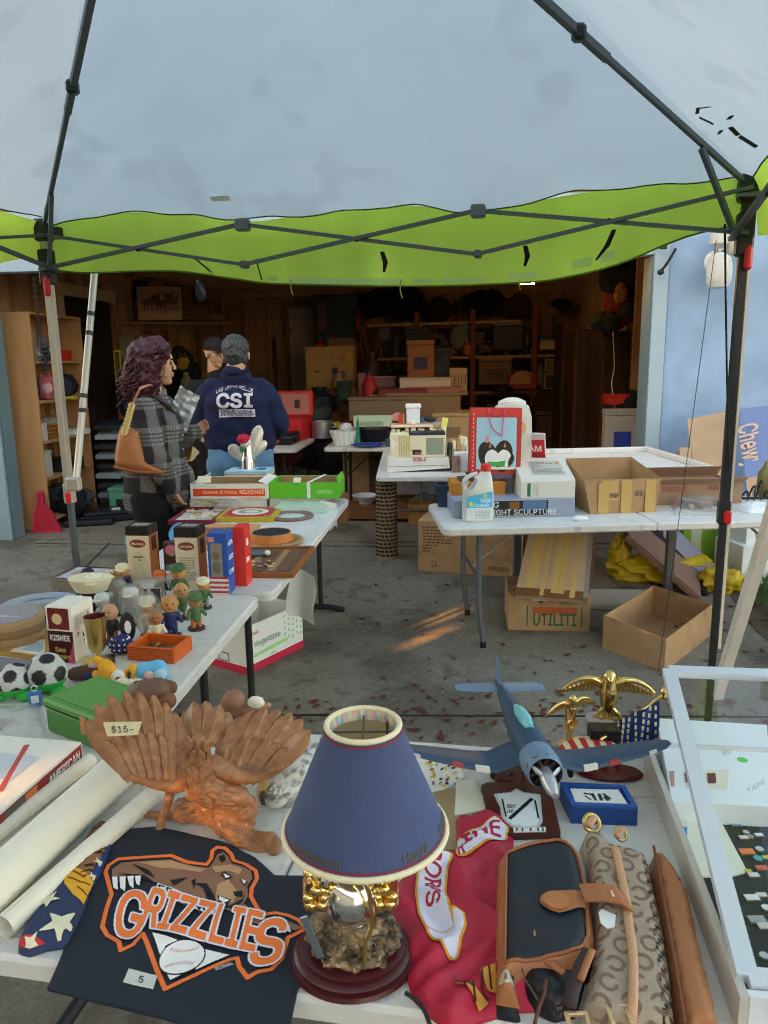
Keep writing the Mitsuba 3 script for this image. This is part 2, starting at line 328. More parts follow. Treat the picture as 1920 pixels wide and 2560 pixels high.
ground('fallen_leaves',leaf_litter(290,lf,(.014,.033),3),C('5a2618',.8),kind='stuff',label='small reddish brown dry leaves scattered over the concrete driveway')
ground('fallen_petals',leaf_litter(90,lambda r:(r.uniform(-2.6,1.9),r.uniform(3.2,6.9)),(.006,.016),5),C('8d7f66',.8),kind='stuff',label='pale bits of leaf and litter on the concrete driveway')
def grass_mesh():
 r=np.random.default_rng(11);v,f=[],[]
 for i in range(2600):
  x,y=r.uniform(2.2,3.6),r.uniform(3.1,6.0)
  if x<2.2+.16*(y-3.1)+.05*r.random():continue
  h=r.uniform(.05,.17);a=r.uniform(0,6.28);w=.006;dx,dy=math.cos(a),math.sin(a);l=r.normal(0,.05,2);k=len(v)
  v+=[(x-dx*w,y-dy*w,.003),(x+dx*w,y+dy*w,.003),(x+l[0]*.4+dx*w*.7,y+l[1]*.4+dy*w*.7,h*.6),(x+l[0],y+l[1],h)]
  f+=[[k,k+1,k+2],[k,k+2,k+3]]
 return trimesh.Trimesh(v,f,process=False)
scene['grass_blade']={'type':'principledthin','base_color':{'type':'rgb','value':[.10,.20,.045]},'roughness':.6,'diff_trans':.8,'spec_trans':.0}
ground('garden_grass',grass_mesh(),'grass_blade',kind='stuff',label='thin green grass growing at the edge of the driveway')
ground('garden_leaves',leaf_litter(260,lambda r:(r.uniform(1.95,3.2),r.uniform(3.2,6.2)),(.012,.035),8),C('4d2a1e',.8),kind='stuff',label='brown leaves lying in the garden bed beside the driveway')
#garage
ga=thing('garage','open pale blue stucco garage with bare wooden framing and cluttered shelves inside','garage',at=GO,rz=GR)
W0=5.73
part(ga,'front_wall',cc(bx(6.0,.16,4.6,(W0+3.14,.08,0))),'stucco',False,'blue stucco wall to the right of the garage opening')
part(ga,'front_wall',bx(3.0,.16,4.6,(-1.80,.08,0)),'stucco',False,'blue wall to the left of the garage opening')
part(ga,'header',bx(W0+.5,.15,2.12,(W0/2-.1,.081,2.49)),C('a9bfce',.7),False)
TRIM=C('9db4c4',.6)
part(ga,'door_trim',bx(.12,.03,2.6,(W0+.07,-.016,0),b=.004),TRIM,False)
part(ga,'door_trim',bx(.14,.03,2.6,(-.235,-.016,0),b=.004),C('8fa6b0',.6),False)
part(ga,'jamb',bx(.03,.28,2.48,(W0+.012,.15,0)),C('6f858c',.6),False)
part(ga,'jamb',bx(.03,.17,2.48,(-.17,.10,0)),C('6f858c',.6),False)
part(ga,'plinth',bx(.34,.07,.30,(-.46,-.05,0),b=.01),C('93a5ab',.7),False)
LW,RW,BK=-.44,6.15,6.25
part(ga,'left_wall',bx(.1,6.2,3.0,(LW-.05,3.25,0)),'tan_board',False)
part(ga,'right_wall',bx(.1,6.2,3.0,(RW+.05,3.25,0)),'sheathing',False)
part(ga,'back_wall',bx(RW-LW,.1,3.0,((RW+LW)/2,BK+.05,0)),'sheathing',False)
part(ga,'ceiling',bx(7.6,6.6,.06,(2.9,3.3,3.0)),'sheathing',False)
part(ga,'roof',bx(14,8,.15,(2.9,3.6,4.62)),C('3b3a38',.9),False)
for i in range(15):part(ga,'stud',bx(.09,.04,2.9,(LW+.046,.45+i*.405,.01)),'stud_wood',False)
for i in range(15):part(ga,'stud',bx(.09,.04,2.9,(RW-.046,.45+i*.405,.01)),'stud_wood',False)
for i in range(17):
 u=LW+.2+i*.40
 part(ga,'stud',bx(.04,.09,.42 if 1.18<u<2.26 else 2.9,(u,BK-.046,2.56 if 1.18<u<2.26 else .01)),'stud_wood',False)
for i in range(10):part(ga,'rafter',bx(6.3,.05,.19,(2.92,.5+i*.62,2.80)),'stud_wood',False)
part(ga,'wall_plate',bx(.085,6.0,.09,(LW+.05,3.2,2.70)),'stud_wood',False)
part(ga,'wall_plate',bx(6.3,.085,.09,(2.92,BK-.05,2.70)),'stud_wood',False)
CAS=C('b9a67c',.6);d0,d1,dz=1.72,2.92,2.40
part(ga,'door_casing',bx(.03,.13,dz+.1,(LW+.11,d0-.06,0),b=.004),CAS,False)
part(ga,'door_casing',bx(.03,.13,dz+.1,(LW+.11,d1+.06,0),b=.004),CAS,False)
part(ga,'door_casing',bx(.032,d1-d0+.3,.14,(LW+.111,(d0+d1)/2,dz+.03),b=.004),CAS,False)
part(ga,'side_door',bx(.03,d1-d0,dz,(LW+.10,(d0+d1)/2,.012)),C('20150e',.7),False)
part(ga,'door_stop',bx(.05,.05,dz,(LW+.15,d1-.03,.012)),C('8a5a30',.7),False)
bd=part(ga,'back_door',bx(.82,.05,2.18,(1.72,BK-.10,.34)),C('9c8470',.6),False)
for x in(1.72-.45,1.72+.45):part(ga,'door_casing',bx(.07,.03,2.3,(x,BK-.11,.3)),C('6b4a30',.7),False)
part(ga,'door_casing',bx(.97,.031,.08,(1.72,BK-.112,2.53)),C('6b4a30',.7),False)
for z in(.9,2.1):part(ga,'hinge',bx(.02,.02,.1,(1.33,BK-.13,z)),C('2a221c',.5),False)
part(ga,'door_step',bx(1.2,.5,.30,(1.72,BK-.4,.012)),'stud_wood',False)
#the pop-up canopy
ct=thing('pop_up_canopy','pop-up canopy with white roof, green valance and dark scissor frame','canopy')
cL,cR=np.array([-1.575,3.75]),np.array([1.40,3.05]);ce=(cR-cL);cs=np.linalg.norm(ce);ce/=cs;cn=np.array([ce[1],-ce[0]])
def K(u,v,z):q=cL+ce*cs*u+cn*cs*v;return np.array([q[0],q[1],z])
from scipy.interpolate import PchipInterpolator,RegularGridInterpolator
EU=PchipInterpolator([0,.05,.122,.227,.347,.443,.558,.674,.732,.798,.897,1],[2.318,2.336,2.348,2.331,2.276,2.297,2.304,2.264,2.287,2.31,2.329,2.325])
HU=PchipInterpolator([0,.06,.195,.297,.353,.473,.58,.668,.736,.798,.853,.912,.95,1],[2.118,2.10,2.092,2.049,2.022,1.999,1.987,1.981,1.983,2.007,2.046,2.113,2.145,2.16])
PK=3.24
def roof_panel(side):
 def fn(u,v):
  z0=EU(u);uu=u*(1-v)+.5*v;w=.5*v
  z=z0*(1-v)+PK*v+.0*v;bag=np.sin(np.pi*np.clip(u,0,1))*np.sin(np.pi*np.minimum(v*1.15,1))*.05*(1-v)+.006*np.sin((u-.5)*60*(1-v))*np.exp(-v*7)+.004*np.sin(u*31+v*9)*(1-v)
  z=z-bag+.022*(meshkit.fbm(np.stack([u*9-v*5,v*5+u*2,side+0*u],-1),4)-.5)*2*(1-v)
  a,b=[(uu,w),(1-w,uu),(1-uu,1-w),(w,1-uu)][side]
  q=cL+(ce[None,None]*a[...,None]+cn[None,None]*b[...,None])*cs
  return q[...,0],q[...,1],z
 return grid(fn,110,44),fn
for s_ in range(4):
 rp,rf_=roof_panel(s_)
 part(ct,'roof_panel',rp,'canopy_fabric',True)
 part(ct,'eave_piping',tube([np.array(rf_(np.full((1,1),x),np.full((1,1),.0))).ravel()for x in np.linspace(0,1,80)],.0032,5),C('47561f',.8),True)
def valance(side):
 def fn(u,v):
  z=EU(u)*(1-v)+HU(u)*v-.004
  a,b=[(u,0*u),(0*u+1,u),(1-u,0*u+1),(0*u,1-u)][side]
  o=[(0,-1),(1,0),(0,1),(-1,0)][side];bil=.002+.026*np.minimum(1,v*4)+.05*v**.7*np.sin(np.pi*u)**.5+.018*np.sin(u*23+1)*v*v
  q=cL+(ce[None,None]*(a*cs+o[0]*bil)[...,None]+cn[None,None]*(b*cs+o[1]*bil)[...,None])
  return q[...,0],q[...,1],z
 return sheet(fn,90,10,.0015),fn
for s_ in range(4):
 vm,vf=valance(s_);va=part(ct,'valance',vm,'green_fabric',True)
 if s_==0:
  for a,b,t0,t1 in((.353,.37,.88,.96),(.385,.555,.90,.985),(.57,.60,.90,.975),(.61,.67,.89,.965),(.705,.745,.87,.95),(.79,.815,.80,.92),(.827,.845,.78,.92)):
   q=np.array([[vf(np.full((1,1),x),np.full((1,1),y))for y in(t0,t1)]for x in np.linspace(a,b,6)]).reshape(6,2,3)+np.r_[cn,0]*.004
   part(ct,'pale_strip',trimesh.Trimesh(q.reshape(-1,3),[[2*i,2*i+1,2*i+2]for i in range(5)]+[[2*i+1,2*i+3,2*i+2]for i in range(5)],process=False),'pale_strip',False)
  hem=np.array([vf(np.full((1,1),x),np.full((1,1),1.))for x in np.linspace(0,1,60)]).reshape(-1,3)
  part(ct,'hem',tube(hem,.004,5),C('5d7a1c',.8))
FR=bsdf('frame_grey','5a6064',.42,metallic=.25);FRB=bsdf('frame_black','26292c',.42,metallic=.2);ALU=bsdf('pole_alu','b5aea3',.35,metallic=.35)
up,lo=2.255,2.087
def truss(f,name='truss_bar'):
 for k in range(3):
  a,b=k/3,(k+1)/3;hi0,lo0=(2.265,2.105)if k==0 else(up,lo);hi1,lo1=(2.28,2.12)if k==2 else(up,lo)
  part(ct,name,bar(f(a,hi0 if k%2==0 else hi0,0),f(b,lo1,0),.024,.014),FR,False)
  part(ct,name,bar(f(a,lo0,.016),f(b,hi1,.016),.024,.014),FR,False)
  m=f((a+b)/2,(hi0+lo1)/2,.008);part(ct,'pivot',blob(.013,m,sub=1),FRB)
 for a in(1/3,2/3):
  part(ct,'truss_bracket',bx(.058,.05,.05,f(a,up-.028,.008),rz=math.degrees(math.atan2(ce[1],ce[0])),b=.006),C('6a6d70',.5),False)
  part(ct,'truss_joint',bx(.03,.05,.03,f(a,lo-.015,.008),rz=math.degrees(math.atan2(ce[1],ce[0])),b=.005),FR,False)
truss(lambda u,z,o:K(u,.012+o/cs,z));truss(lambda u,z,o:K(.012+o/cs,u,z));truss(lambda u,z,o:K(.988-o/cs,u,z))
hub=K(.5,.5,PK-.12)
part(ct,'hub',cc(cyl(.05,.1,hub+(0,0,-.05)),bx(.16,.16,.02,hub)),FRB)
for i,(a,b)in enumerate(((0,0),(1,0),(1,1),(0,1))):
 c0=K(a,b,0);ins=(K(.5,.5,0)-c0)/np.linalg.norm(K(.5,.5,0)-c0)
 top=c0+ins*.02+(0,0,2.30);mid=top+(hub-top)*.42
 lg=c0+ins*.01
 part(ct,'rafter',bar(top,mid,.017),FR,False);part(ct,'rafter',bar(mid-(hub-top)*.06,hub,.023),FR,False)
 part(ct,'rafter_joint',bx(.042,.042,.05,mid+(0,0,-.025),b=.01),FRB,False)
 part(ct,'brace',bar(top+(hub-top)*.13+(0,0,-.015),lg+ins*.055+(0,0,2.11),.018),FR,False)
 part(ct,'corner_bracket',cc(bx(.07,.07,.10,lg+(0,0,2.235),b=.01,rz=-13),bx(.12,.034,.05,lg+(ce[0]*.03,ce[1]*.03,2.245),rz=-13)),FRB,False)
 part(ct,'slider',bx(.062,.062,.16,lg+(0,0,2.04),b=.008,rz=-13),FRB,False)
 part(ct,'release_button',bx(.03,.03,.09,lg+(.005,-.035,1.985),b=.01,rz=-13),C('c81f1f',.35),False)
 leg=part(ct,'leg',bx(.036,.036,1.28,lg+(0,0,1.02),rz=-13,b=.003),ALU if i!=1 else FRB,False)
 part(ct,'leg_extension',bx(.027,.027,1.0,lg+(0,0,.035),rz=-13,b=.003),FR if i!=1 else FRB,False)
 if i==1:part(ct,'leg_edge_strip',bx(.012,.037,1.6,lg+(.024,.004,.45),rz=-13),C('d8cbbb',.4),False)
 part(ct,'leg_collar',bx(.046,.046,.10,lg+(0,0,.99),rz=-13,b=.005),ALU if i!=1 else FRB,False)
 part(ct,'collar_button',bx(.03,.02,.055,lg+(.004,-.03,.995),rz=-13,b=.008),C('d2201f',.3),False)
 part(ct,'foot',bx(.09,.09,.012,lg+(0,0,.002),rz=-13,b=.003),FR,False)
for p,q in(((.903,3.08,2.149),(.871,3.2,2.053)),((.008,3.3,2.109),(.016,3.42,2.042)),((.578,3.17,2.107),(.593,3.25,2.04))):
 part(ct,'strap',tube([p,(np.array(p)+q)/2+(.01,0,0),q],[.010,.012,.006],6,flat=.3),BLACK)
for p,q in(((-.852,3.6,2.144),(-.761,3.66,2.061)),((-.547,3.5,2.113),(-.528,3.52,2.027))):part(ct,'strap',bar(p,q,.012,.004),BLACK,False)
for p,q,r_ in(((-.386,3.42,2.015),(-.38,3.42,1.953),.006),((.087,3.32,1.999),(.091,3.32,1.925),.006),((.566,3.2,1.98),(.57,3.2,1.941),.005)):
 part(ct,'tie_cord',tube(curve([p,(np.array(p)+q)/2+(-.006,0,0),q]),r_,6,flat=.4),C('8fa53a',.8))
def roof_print(pts,w,dz=-.012):
 M=np.eye(4);a=K(.94,.30,0);o=np.array([K(.5,.5,PK),K(1,0,2.325),K(1,1,2.325)])
 n=np.cross(o[1]-o[0],o[2]-o[0]);n/=np.linalg.norm(n);n*=-np.sign(n[2])
 def pt(px):d=px-CAM;return CAM+d*((o[0]-CAM)@n/(d@n))+n*.035
 P_=[pt(np.array(p))for p in pts];return tube(P_,w,4,flat=.1)
for i,(p,q,w)in enumerate((((.791,2,2.285),(.82,2,2.289),.010),((.797,2,2.264),(.832,2,2.249),.014),((.868,2,2.26),(.877,2,2.269),.009),((.846,2,2.226),(.853,2,2.235),.008),((.874,2,2.242),(.895,2,2.223),.012),((.898,2,2.221),(.942,2,2.196),.016),((.79,2,2.273),(.793,2,2.287),.008))):
 part(ct,'printed_mark',roof_print((p,q),w),C('2b2c2e',.7),False)
part(ct,'patch',sheet(lambda u,v:tuple(np.moveaxis(K(.312,.035,2.352)[None,None]+(u[...,None]-.5)*.085*np.r_[ce,0]+(v[...,None]-.5)*.03*np.r_[cn*.86,.5]-np.array([0,0,.002])+np.array(cn.tolist()+[0])*.01,-1,0)),8,4,.001),C('f4f6f8',.4),False,label='small white patch standing in for sky light through a tear in the roof fabric')  # white colour stands in for sky light through a small tear
#ropes and poles
for i,(p,q,r_,l)in enumerate((((1.32,3.06,2.161),(1.381,3,1.211),.0042,'dark taut cord running down just left of the right canopy leg'),((1.519,3.6,2.178),(1.453,3.803,.01),.0018,'thin dark guy line slanting from the canopy down to the open box'))):
 solo('guy_line',tube(curve([p,(np.array(p)+q)/2+(0,0,-.02),q],12),r_,6),C('1b1b1d',.8),l,'rope')
lp=thing('leaning_pole','grey metal pole marked with bands leaning beside the left canopy leg','pole')
a,b=np.array((-1.382,3.9,2.245)),np.array((-1.501,3.66,1.094));part(lp,'tube',tube([b,a],.017,12),bsdf('pole_pale','c9c6c2',.35,metallic=.3))
for t in(.62,.70,.30,.36):part(lp,'band',tube([b+(a-b)*t,b+(a-b)*(t+.018)],.0185,12),C('3c3c3e',.5))
part(lp,'clamp',bx(.07,.05,.07,b+(-.01,0,-.03),b=.01),ALU,False)
lp=thing('white_prop_pole','long white pole leaning out to the right behind the glass case','pole')
a,b=np.array((1.507,2.85,1.139)),np.array((1.634,3.502,0));part(lp,'tube',bar(b,a+(a-b)*.6,.045),C('d9d2ca',.4),False);part(lp,'end_cap',bx(.06,.06,.03,b,b=.006),C('8d8a86',.6),False)
ch=thing('hanging_chain','dark wound chain and cord hanging inside the left garage jamb','chain')
for i in range(34):
 c=LP((-3.176,7.25,2.46),(-3.173,7.25,1.577),i/33);part(ch,'link',mv(trimesh.creation.torus(.013,.0045,10,6),c,rx=90 if i%2 else 0,rz=30,ry=20),C('3a3836',.4,.5))
for i in range(8):
 c=LP((-3.135,7.22,1.887),(-3.126,7.22,1.65),i/7);part(ch,'coil',mv(trimesh.creation.torus(.045-.003*abs(i-3),.007,16,6),c,rx=70,rz=20*i),C('2c3038',.5))
 #added unseen house wall blocking the low sun except through its cut slots
SD=np.array(SUN)/np.linalg.norm(SUN);sh=SD[:2]/np.linalg.norm(SD[:2]);sx_=np.array([-sh[1],sh[0]])
hc=np.array([.35,4.55])+sh*15;holes=[]
for tg,w,h in(((.34,4.62,0),.60,.34),((.44,5.55,.26),.13,.08),((1.42,3.86,.12),.06,.09),((-.36,1.38,.815),.13,.022)):
 tg=np.array(tg);t=((hc-tg[:2])@sh)/(SD[:2]@sh);q=tg+SD*t;o=(q[:2]-hc)@sx_;holes.append(sbox(o-w/2,q[2]-h/2,o+w/2,q[2]+h/2))
wallp=sbox(-17,0,19,7.8).difference(union_all(holes))
nb=thing('added_sun_blocker','added house wall unseen behind the viewer, blocking the low sun except at cut slots','house',at=(hc[0],hc[1],0),rz=math.degrees(math.atan2(sx_[1],sx_[0])))
part(nb,'wall',mv(ext(wallp,.04),rx=90),C('b7ab98',.9),False)
part(nb,'roof',mv(ext([(-17.5,7.8),(19.5,7.8),(16,9.3),(-14,9.3)],.3),rx=90),C('4a4642',.9),False)
tg_=np.array([.34,4.62,0]);fpos=tg_+SD*6.5/np.linalg.norm(SD[:2]);cut=[]
for tg,w,h in(((.27,4.42,0),.085,.075),((.385,4.77,0),.085,.075)):tg=np.array(tg);t_=((fpos[:2]-tg[:2])@sh)/(SD[:2]@sh);q=tg+SD*t_;cut.append(sbox((q[:2]-fpos[:2])@sx_-w/2,q[2]-h/2,(q[:2]-fpos[:2])@sx_+w/2,q[2]+h/2))
fn_=thing('added_slot_screen','added wooden screen unseen behind the viewer, its two slots shaping the sun streaks','screen',at=(fpos[0],fpos[1],0),rz=math.degrees(math.atan2(sx_[1],sx_[0])))  # added out of view; its slots cut the sun into two floor streaks
part(fn_,'panel',mv(ext(sbox(-.8,.05,.8,1.95).difference(union_all(cut)),.02),rx=90),C('6b543c',.8),False)
for x in(-.83,.83):part(fn_,'post',bx(.06,.06,2.0,(x,0,0)),C('5a4632',.8),False)
#folding tables
def folding_table(label,at,rz,L,W,H=.74,fold=True,legc='STEEL',style='T',near=True,ends=(1,1)):
 t=thing('folding_table',label,'table','white folding tables',at=at,rz=rz);h=H-.045
 def slab(x0,x1):
  r=.05;p=sbox(x0+(r if x0<-L/2+.01 else 0),-W/2+r,x1-(r if x1>L/2-.01 else 0),W/2-r).buffer(r)if False else sbox(x0,-W/2,x1,W/2)
  q=sbox(-L/2+r,-W/2+r,L/2-r,W/2-r).buffer(r,6);p=p.intersection(q)
  a=np.array(p.exterior.coords)[:-1];b=np.array(p.buffer(-.008,join_style=2).exterior.coords)[:-1]
  return hull(np.vstack([np.c_[a,np.full(len(a),h+.008)],np.c_[a,np.full(len(a),H-.008)],np.c_[b,np.full(len(b),H)],np.c_[b,np.full(len(b),h)]]))
 if fold:
  part(t,'tabletop',slab(-L/2,-.002),'table_plastic',40);part(t,'tabletop',slab(.002,L/2),'table_plastic',40)
 else:part(t,'tabletop',slab(-L/2,L/2),'table_plastic',40)
 lm=C('5f666c',.35,.3)if legc=='STEEL' else C('1c1d20',.5)
 for e,on in zip((-1,1),ends):
  x=e*(L/2-.22)
  if not on:continue
  if style=='T':
   for y in(-.2,.2):part(t,'leg',tube([(x,y,.04),(x,y,h)],.016,10),lm)
   part(t,'foot_bar',tube(curve([(x,-W/2+.02,.012),(x,-.2,.035),(x,.2,.035),(x,W/2-.02,.012)]),.019,8),lm)
   part(t,'cross_bar',tube([(x,-.2,h-.1),(x,.2,h-.1)],.011,8),lm)
  else:
   for y in(-W/2+.09,W/2-.09):lk=part(t,'leg',tube(curve([(x,y,h),(x+e*.0,y,.35),(x-e*.03,y,.025)]),.0155,10),lm);part(lk,'foot_cap',tube([(x-e*.03,y,.0),(x-e*.03,y,.035)],.018,10),BLACK)
   part(t,'cross_bar',tube([(x,-W/2+.09,.42),(x,W/2-.09,.42)],.010,8),lm)
  part(t,'brace',tube([(x,0,.40),(x-e*.34,0,h)],.009,8),C('8b8a86',.4,.3)if legc=='STEEL' else lm)
 return t
folding_table('white folding table nearest the viewer, covered with lamp, bags and carvings',(-.17,1.385,0),-10.3,1.83,.80,fold=True,legc='K')
folding_table('white folding table on the left crowded with bobbleheads and plush toys',(-.945,2.46,0),84,1.10,.76,legc='K')
folding_table('white folding table on the left with trays, hat and boxes behind the bobblehead table',(-.725,4.09,0),84,2.14,.76,legc='K')
folding_table('long white folding table on the right holding the detergent jug and brown boxes',(1.525,4.56,0),3,2.44,.76,style='U')
folding_table('white folding table in the middle with rows of books',(.34,6.95,0),88,1.83,.74,style='U',fold=False)
folding_table('white folding table just inside the garage with white basket and blue tray',(.30,8.34,0),-5,1.83,.62,fold=False,legc='K')
folding_table('white folding table behind the man in the navy sweatshirt, holding red cases',(-1.22,9.0,0),84.5,1.83,.76,fold=False,legc='K')
folding_table('brown topped table far back in the garage beyond the red cases',(-.98,11.1,0),84.5,1.9,.76,fold=False,legc='K')
tb=thing('upturned_tabletop','pale grey white plastic tabletop with raised rim resting behind the cardboard boxes','tabletop',at=(1.46,5.6,.86),rz=3)
part(tb,'panel',bx(1.5,1.15,.03,(0,0,0),b=.01),'table_plastic',30)
for w,d,x,y in((1.5,.03,0,-.56),(1.5,.03,0,.56),(.03,1.09,-.735,0),(.03,1.09,.735,0)):part(tb,'rim',bx(w,d,.045,(x,y,.028),b=.008),'table_plastic',30)
for x in(-.55,.55):
 for y in(-.4,.4):part(tb,'support',bx(.05,.05,.86,(x,y,-.86)),C('55585a',.5),False)
 #things on the near table (its top is at .74)
TT=.741
#lamp
la=thing('table_lamp','table lamp with blue cone shade, silver globe, gold eagles and rocky base','lamp',at=(-.060,1.043,TT),s=1)
part(la,'base',lathe([(0,0),(.094,0),(.100,.006),(.097,.012),(.091,.013),(.093,.019),(.088,.024),(.082,.025),(.083,.030),(.074,.035),(0,.035)],64,1,.92),C('43141a',.3),40)
rk=blob(.068,(0,.005,.040),(1,.9,.55),4,.55,3.2,4);part(la,'rock_mound',cc(rk,*[blob(rng.uniform(.009,.020),(.060*math.cos(a)*rng.uniform(.6,1),.054*math.sin(a)*rng.uniform(.6,1),rng.uniform(.035,.07)),(1,1,.8),2,.8,2.6,i)for i,a in enumerate(np.linspace(0,12.5,46))]),'bronze_rock',25,kind='stuff')
part(la,'column',lathe([(0,.07),(.026,.07),(.022,.08),(.014,.088),(.012,.12),(.016,.128),(.012,.134)],24),SILVER,40)
part(la,'globe',mv(lathe([(0,-.046)]+[(.046*math.cos(t),.046*math.sin(t))for t in np.linspace(-1.5,1.5,16)]+[(0,.046)],32),(.002,-.012,.128)),SILVER,50)
part(la,'socket',cyl(.014,.09,(0,0,.165),16),BRASS)
part(la,'bulb',lathe([(0,.25),(.014,.252),(.016,.275),(.028,.30),(.026,.325),(0,.338)],20),C('f1efe6',.3),40)
for sgn in(-1,1):
 eg=part(la,'gold_eagle',skin([((sgn*.062,-.016,.118),.012,(sgn*.058,-.02,.160),.015),((sgn*.058,-.02,.160),.012,(sgn*.060,-.034,.182),.010),((sgn*.060,-.034,.182),.006,(sgn*.060,-.048,.176),.002)],.006,3),GOLD,True)
 part(la,'leaf_spray',cc(*[blob(.009,(sgn*(.052+.012*math.cos(a)),-.03+.004*math.sin(3*a),.135+.016*math.sin(a)),(1,.7,1),1)for a in np.linspace(0,6.28,9)]),GOLD,40)
part(la,'gold_band',tube(curve([(.012,-.060,.205),(.030,-.062,.165),(.034,-.058,.12),(.022,-.06,.08),(.020,-.06,.045)]),[.004]*24,6),GOLD,40)
part(la,'sword',bx(.012,.004,.075,(-.045,-.062,.06),ry=-18,b=.001),C('8ea0ae',.25,.8),False)
SX=.024;r0,z0,r1,z1=.1235,.236,.0545,.405
def cone(z,d=.0):return r0+(r1-r0)*(z-z0)/(z1-z0)+d
SM=lambda m:mv(m,(SX,0,0))
lsh=part(la,'shade',SM(lathe([(r0,z0),(r1,z1)],72)),bsdf('shade_blue',lambda p,n,uv:mix((.062,.082,.185),(.050,.068,.160),noise(p.x*500,p.y*500,p.z*500))*(.9+.2*fbm(p.x*16,p.y*16,p.z*16,3)),.85,sheen=.5),True)
part(lsh,'lining',SM(lathe([(r1-.003,z1),(r0-.003,z0)],72)),C('cfc7a4',.8),True)
part(lsh,'trim',mv(trimesh.creation.torus(r0,.0048,72,10),(SX,0,z0)),C('ded4b4',.6),True);part(lsh,'trim',mv(trimesh.creation.torus(r1,.0042,60,10),(SX,0,z1)),C('ded4b4',.6),True)
for z in(z0+.0075,z1-.007):part(lsh,'red_line',SM(lathe([(cone(z-.0014,.0012),z-.0014),(cone(z+.0014,.0012),z+.0014)],72)),C('7b2636',.7),True)
ring=SM(lathe([(r1-.0042,z1-.018),(r1-.0036,z1+.001)],120));a=meshkit.noise(ring.vertices*150,3);b=meshkit.noise(ring.vertices*170,8)
part(lsh,'floral_band',ring,'vcol',False,color=np.where((a>.58)[:,None],lin('d9a5a6'),np.where((b>.5)[:,None],lin('7fb3c4'),lin('ddd6b6'))),kind='stuff')
part(lsh,'harp',SM(cc(tube([(-.052,0,z1-.012),(.052,0,z1-.012)],.0016,6),tube([(0,-.052,z1-.012),(0,.052,z1-.012)],.0016,6),tube([(.034,.03,.27),(.036,.032,z1-.012)],.0018,6))),C('53504a',.4,.6))
for s_,a0,h_ in(('Honor',-50,.0125),('Commitment',-127,.0115),('Courage',-5,.0115),('United States',90,.014)):
 m=text(s_,h_,bold=False);v=m.vertices.copy();m.vertices=0
 z=z0+.012+h_/2+v[:,1];an=math.radians(a0)+v[:,0]/.12;rr=cone(z,.0018)+v[:,2]
 m.vertices=np.c_[rr*np.cos(an)+SX,rr*np.sin(an),z];part(lsh,'lettering',m,C('5f5747',.6),False)
solo('lamp_cord',tube(curve([(.02,.945,.772),(.045,.925,.765),(.06,.89,.747),(.075,.84,.745),(.08,.80,.74)]),.0032,8),BLACK,'thin black power cord running from the lamp base off the table edge','cord')
#black rally towel with the team print
tp=Polygon([(-.553,1.391),(-.477,1.395),(-.409,1.377),(-.306,1.33),(-.257,1.295),(-.213,1.239),(-.144,1.235),(-.1,1.209),(-.118,1.121),(-.129,1.04),(-.142,.98),(-.146,.915),(-.246,.904),(-.322,.933),(-.525,.991)])
tm,tz0=puff(tp,.006,.008,.02,TT-.001,.0,9,4,.003)
def tz(x,y):return tz0(x,y)+.0035*np.abs(np.sin(14*x+26*y+3*np.sin(9*x)))**3+.003*meshkit.fbm(np.stack([x*16,y*16,0*x],-1),3)
k_=tm.vertices[:,2]>TT+.001;tm.vertices[k_,2]=tz(tm.vertices[k_,0],tm.vertices[k_,1])
tw=thing('rally_towel','dark navy towel printed with a snarling bear above big orange lettering','towel')
twc=part(tw,'cloth',tm,bsdf('navy_cloth',(.014,.019,.032),.9,sheen=.5),50)
def LG(n,poly,col,lv):
 for g in getattr(poly,'geoms',[poly])if n not in('stitches','lettering','lettering_edge')or lv>6 and n!='stitches' else[poly]:part(twc,n,on(g,tz,.0009+.0006*lv,.009),C(col,.8),False)
ol=Polygon([(-.52,1.237),(-.529,1.254),(-.53,1.272),(-.517,1.288),(-.482,1.289),(-.418,1.294),(-.384,1.278),(-.344,1.27),(-.339,1.286),(-.342,1.309),(-.334,1.319),(-.318,1.317),(-.303,1.299),(-.295,1.28),(-.273,1.268),(-.248,1.246),(-.242,1.227),(-.248,1.202),(-.246,1.182),(-.23,1.15),(-.217,1.132),(-.196,1.137),(-.174,1.131),(-.154,1.119),(-.14,1.098),(-.151,1.091),(-.168,1.081),(-.173,1.039),(-.186,1.014),(-.207,1.008),(-.22,.998),(-.236,1.018),(-.244,1.04),(-.255,1.037),(-.341,.979),(-.411,1.096),(-.418,1.069),(-.434,1.057),(-.444,1.077),(-.469,1.094),(-.485,1.115),(-.491,1.149),(-.494,1.187)]).buffer(0)
LG('orange_outline',ol.buffer(.0038).difference(ol.buffer(-.0038)),'e8743a',1)
bear=Polygon([(-.519,1.261),(-.508,1.277),(-.473,1.279),(-.415,1.283),(-.367,1.266),(-.337,1.259),(-.332,1.281),(-.33,1.299),(-.32,1.305),(-.307,1.292),(-.297,1.269),(-.274,1.257),(-.257,1.246),(-.25,1.227),(-.257,1.208),(-.251,1.182),(-.255,1.162),(-.228,1.13),(-.197,1.12),(-.173,1.116),(-.144,1.1),(-.157,1.095),(-.197,1.102),(-.233,1.114),(-.275,1.142),(-.305,1.156),(-.329,1.166),(-.367,1.188),(-.397,1.207),(-.423,1.22),(-.45,1.233),(-.461,1.239),(-.512,1.239)])
LG('bear_body',bear,'8a6450',2)
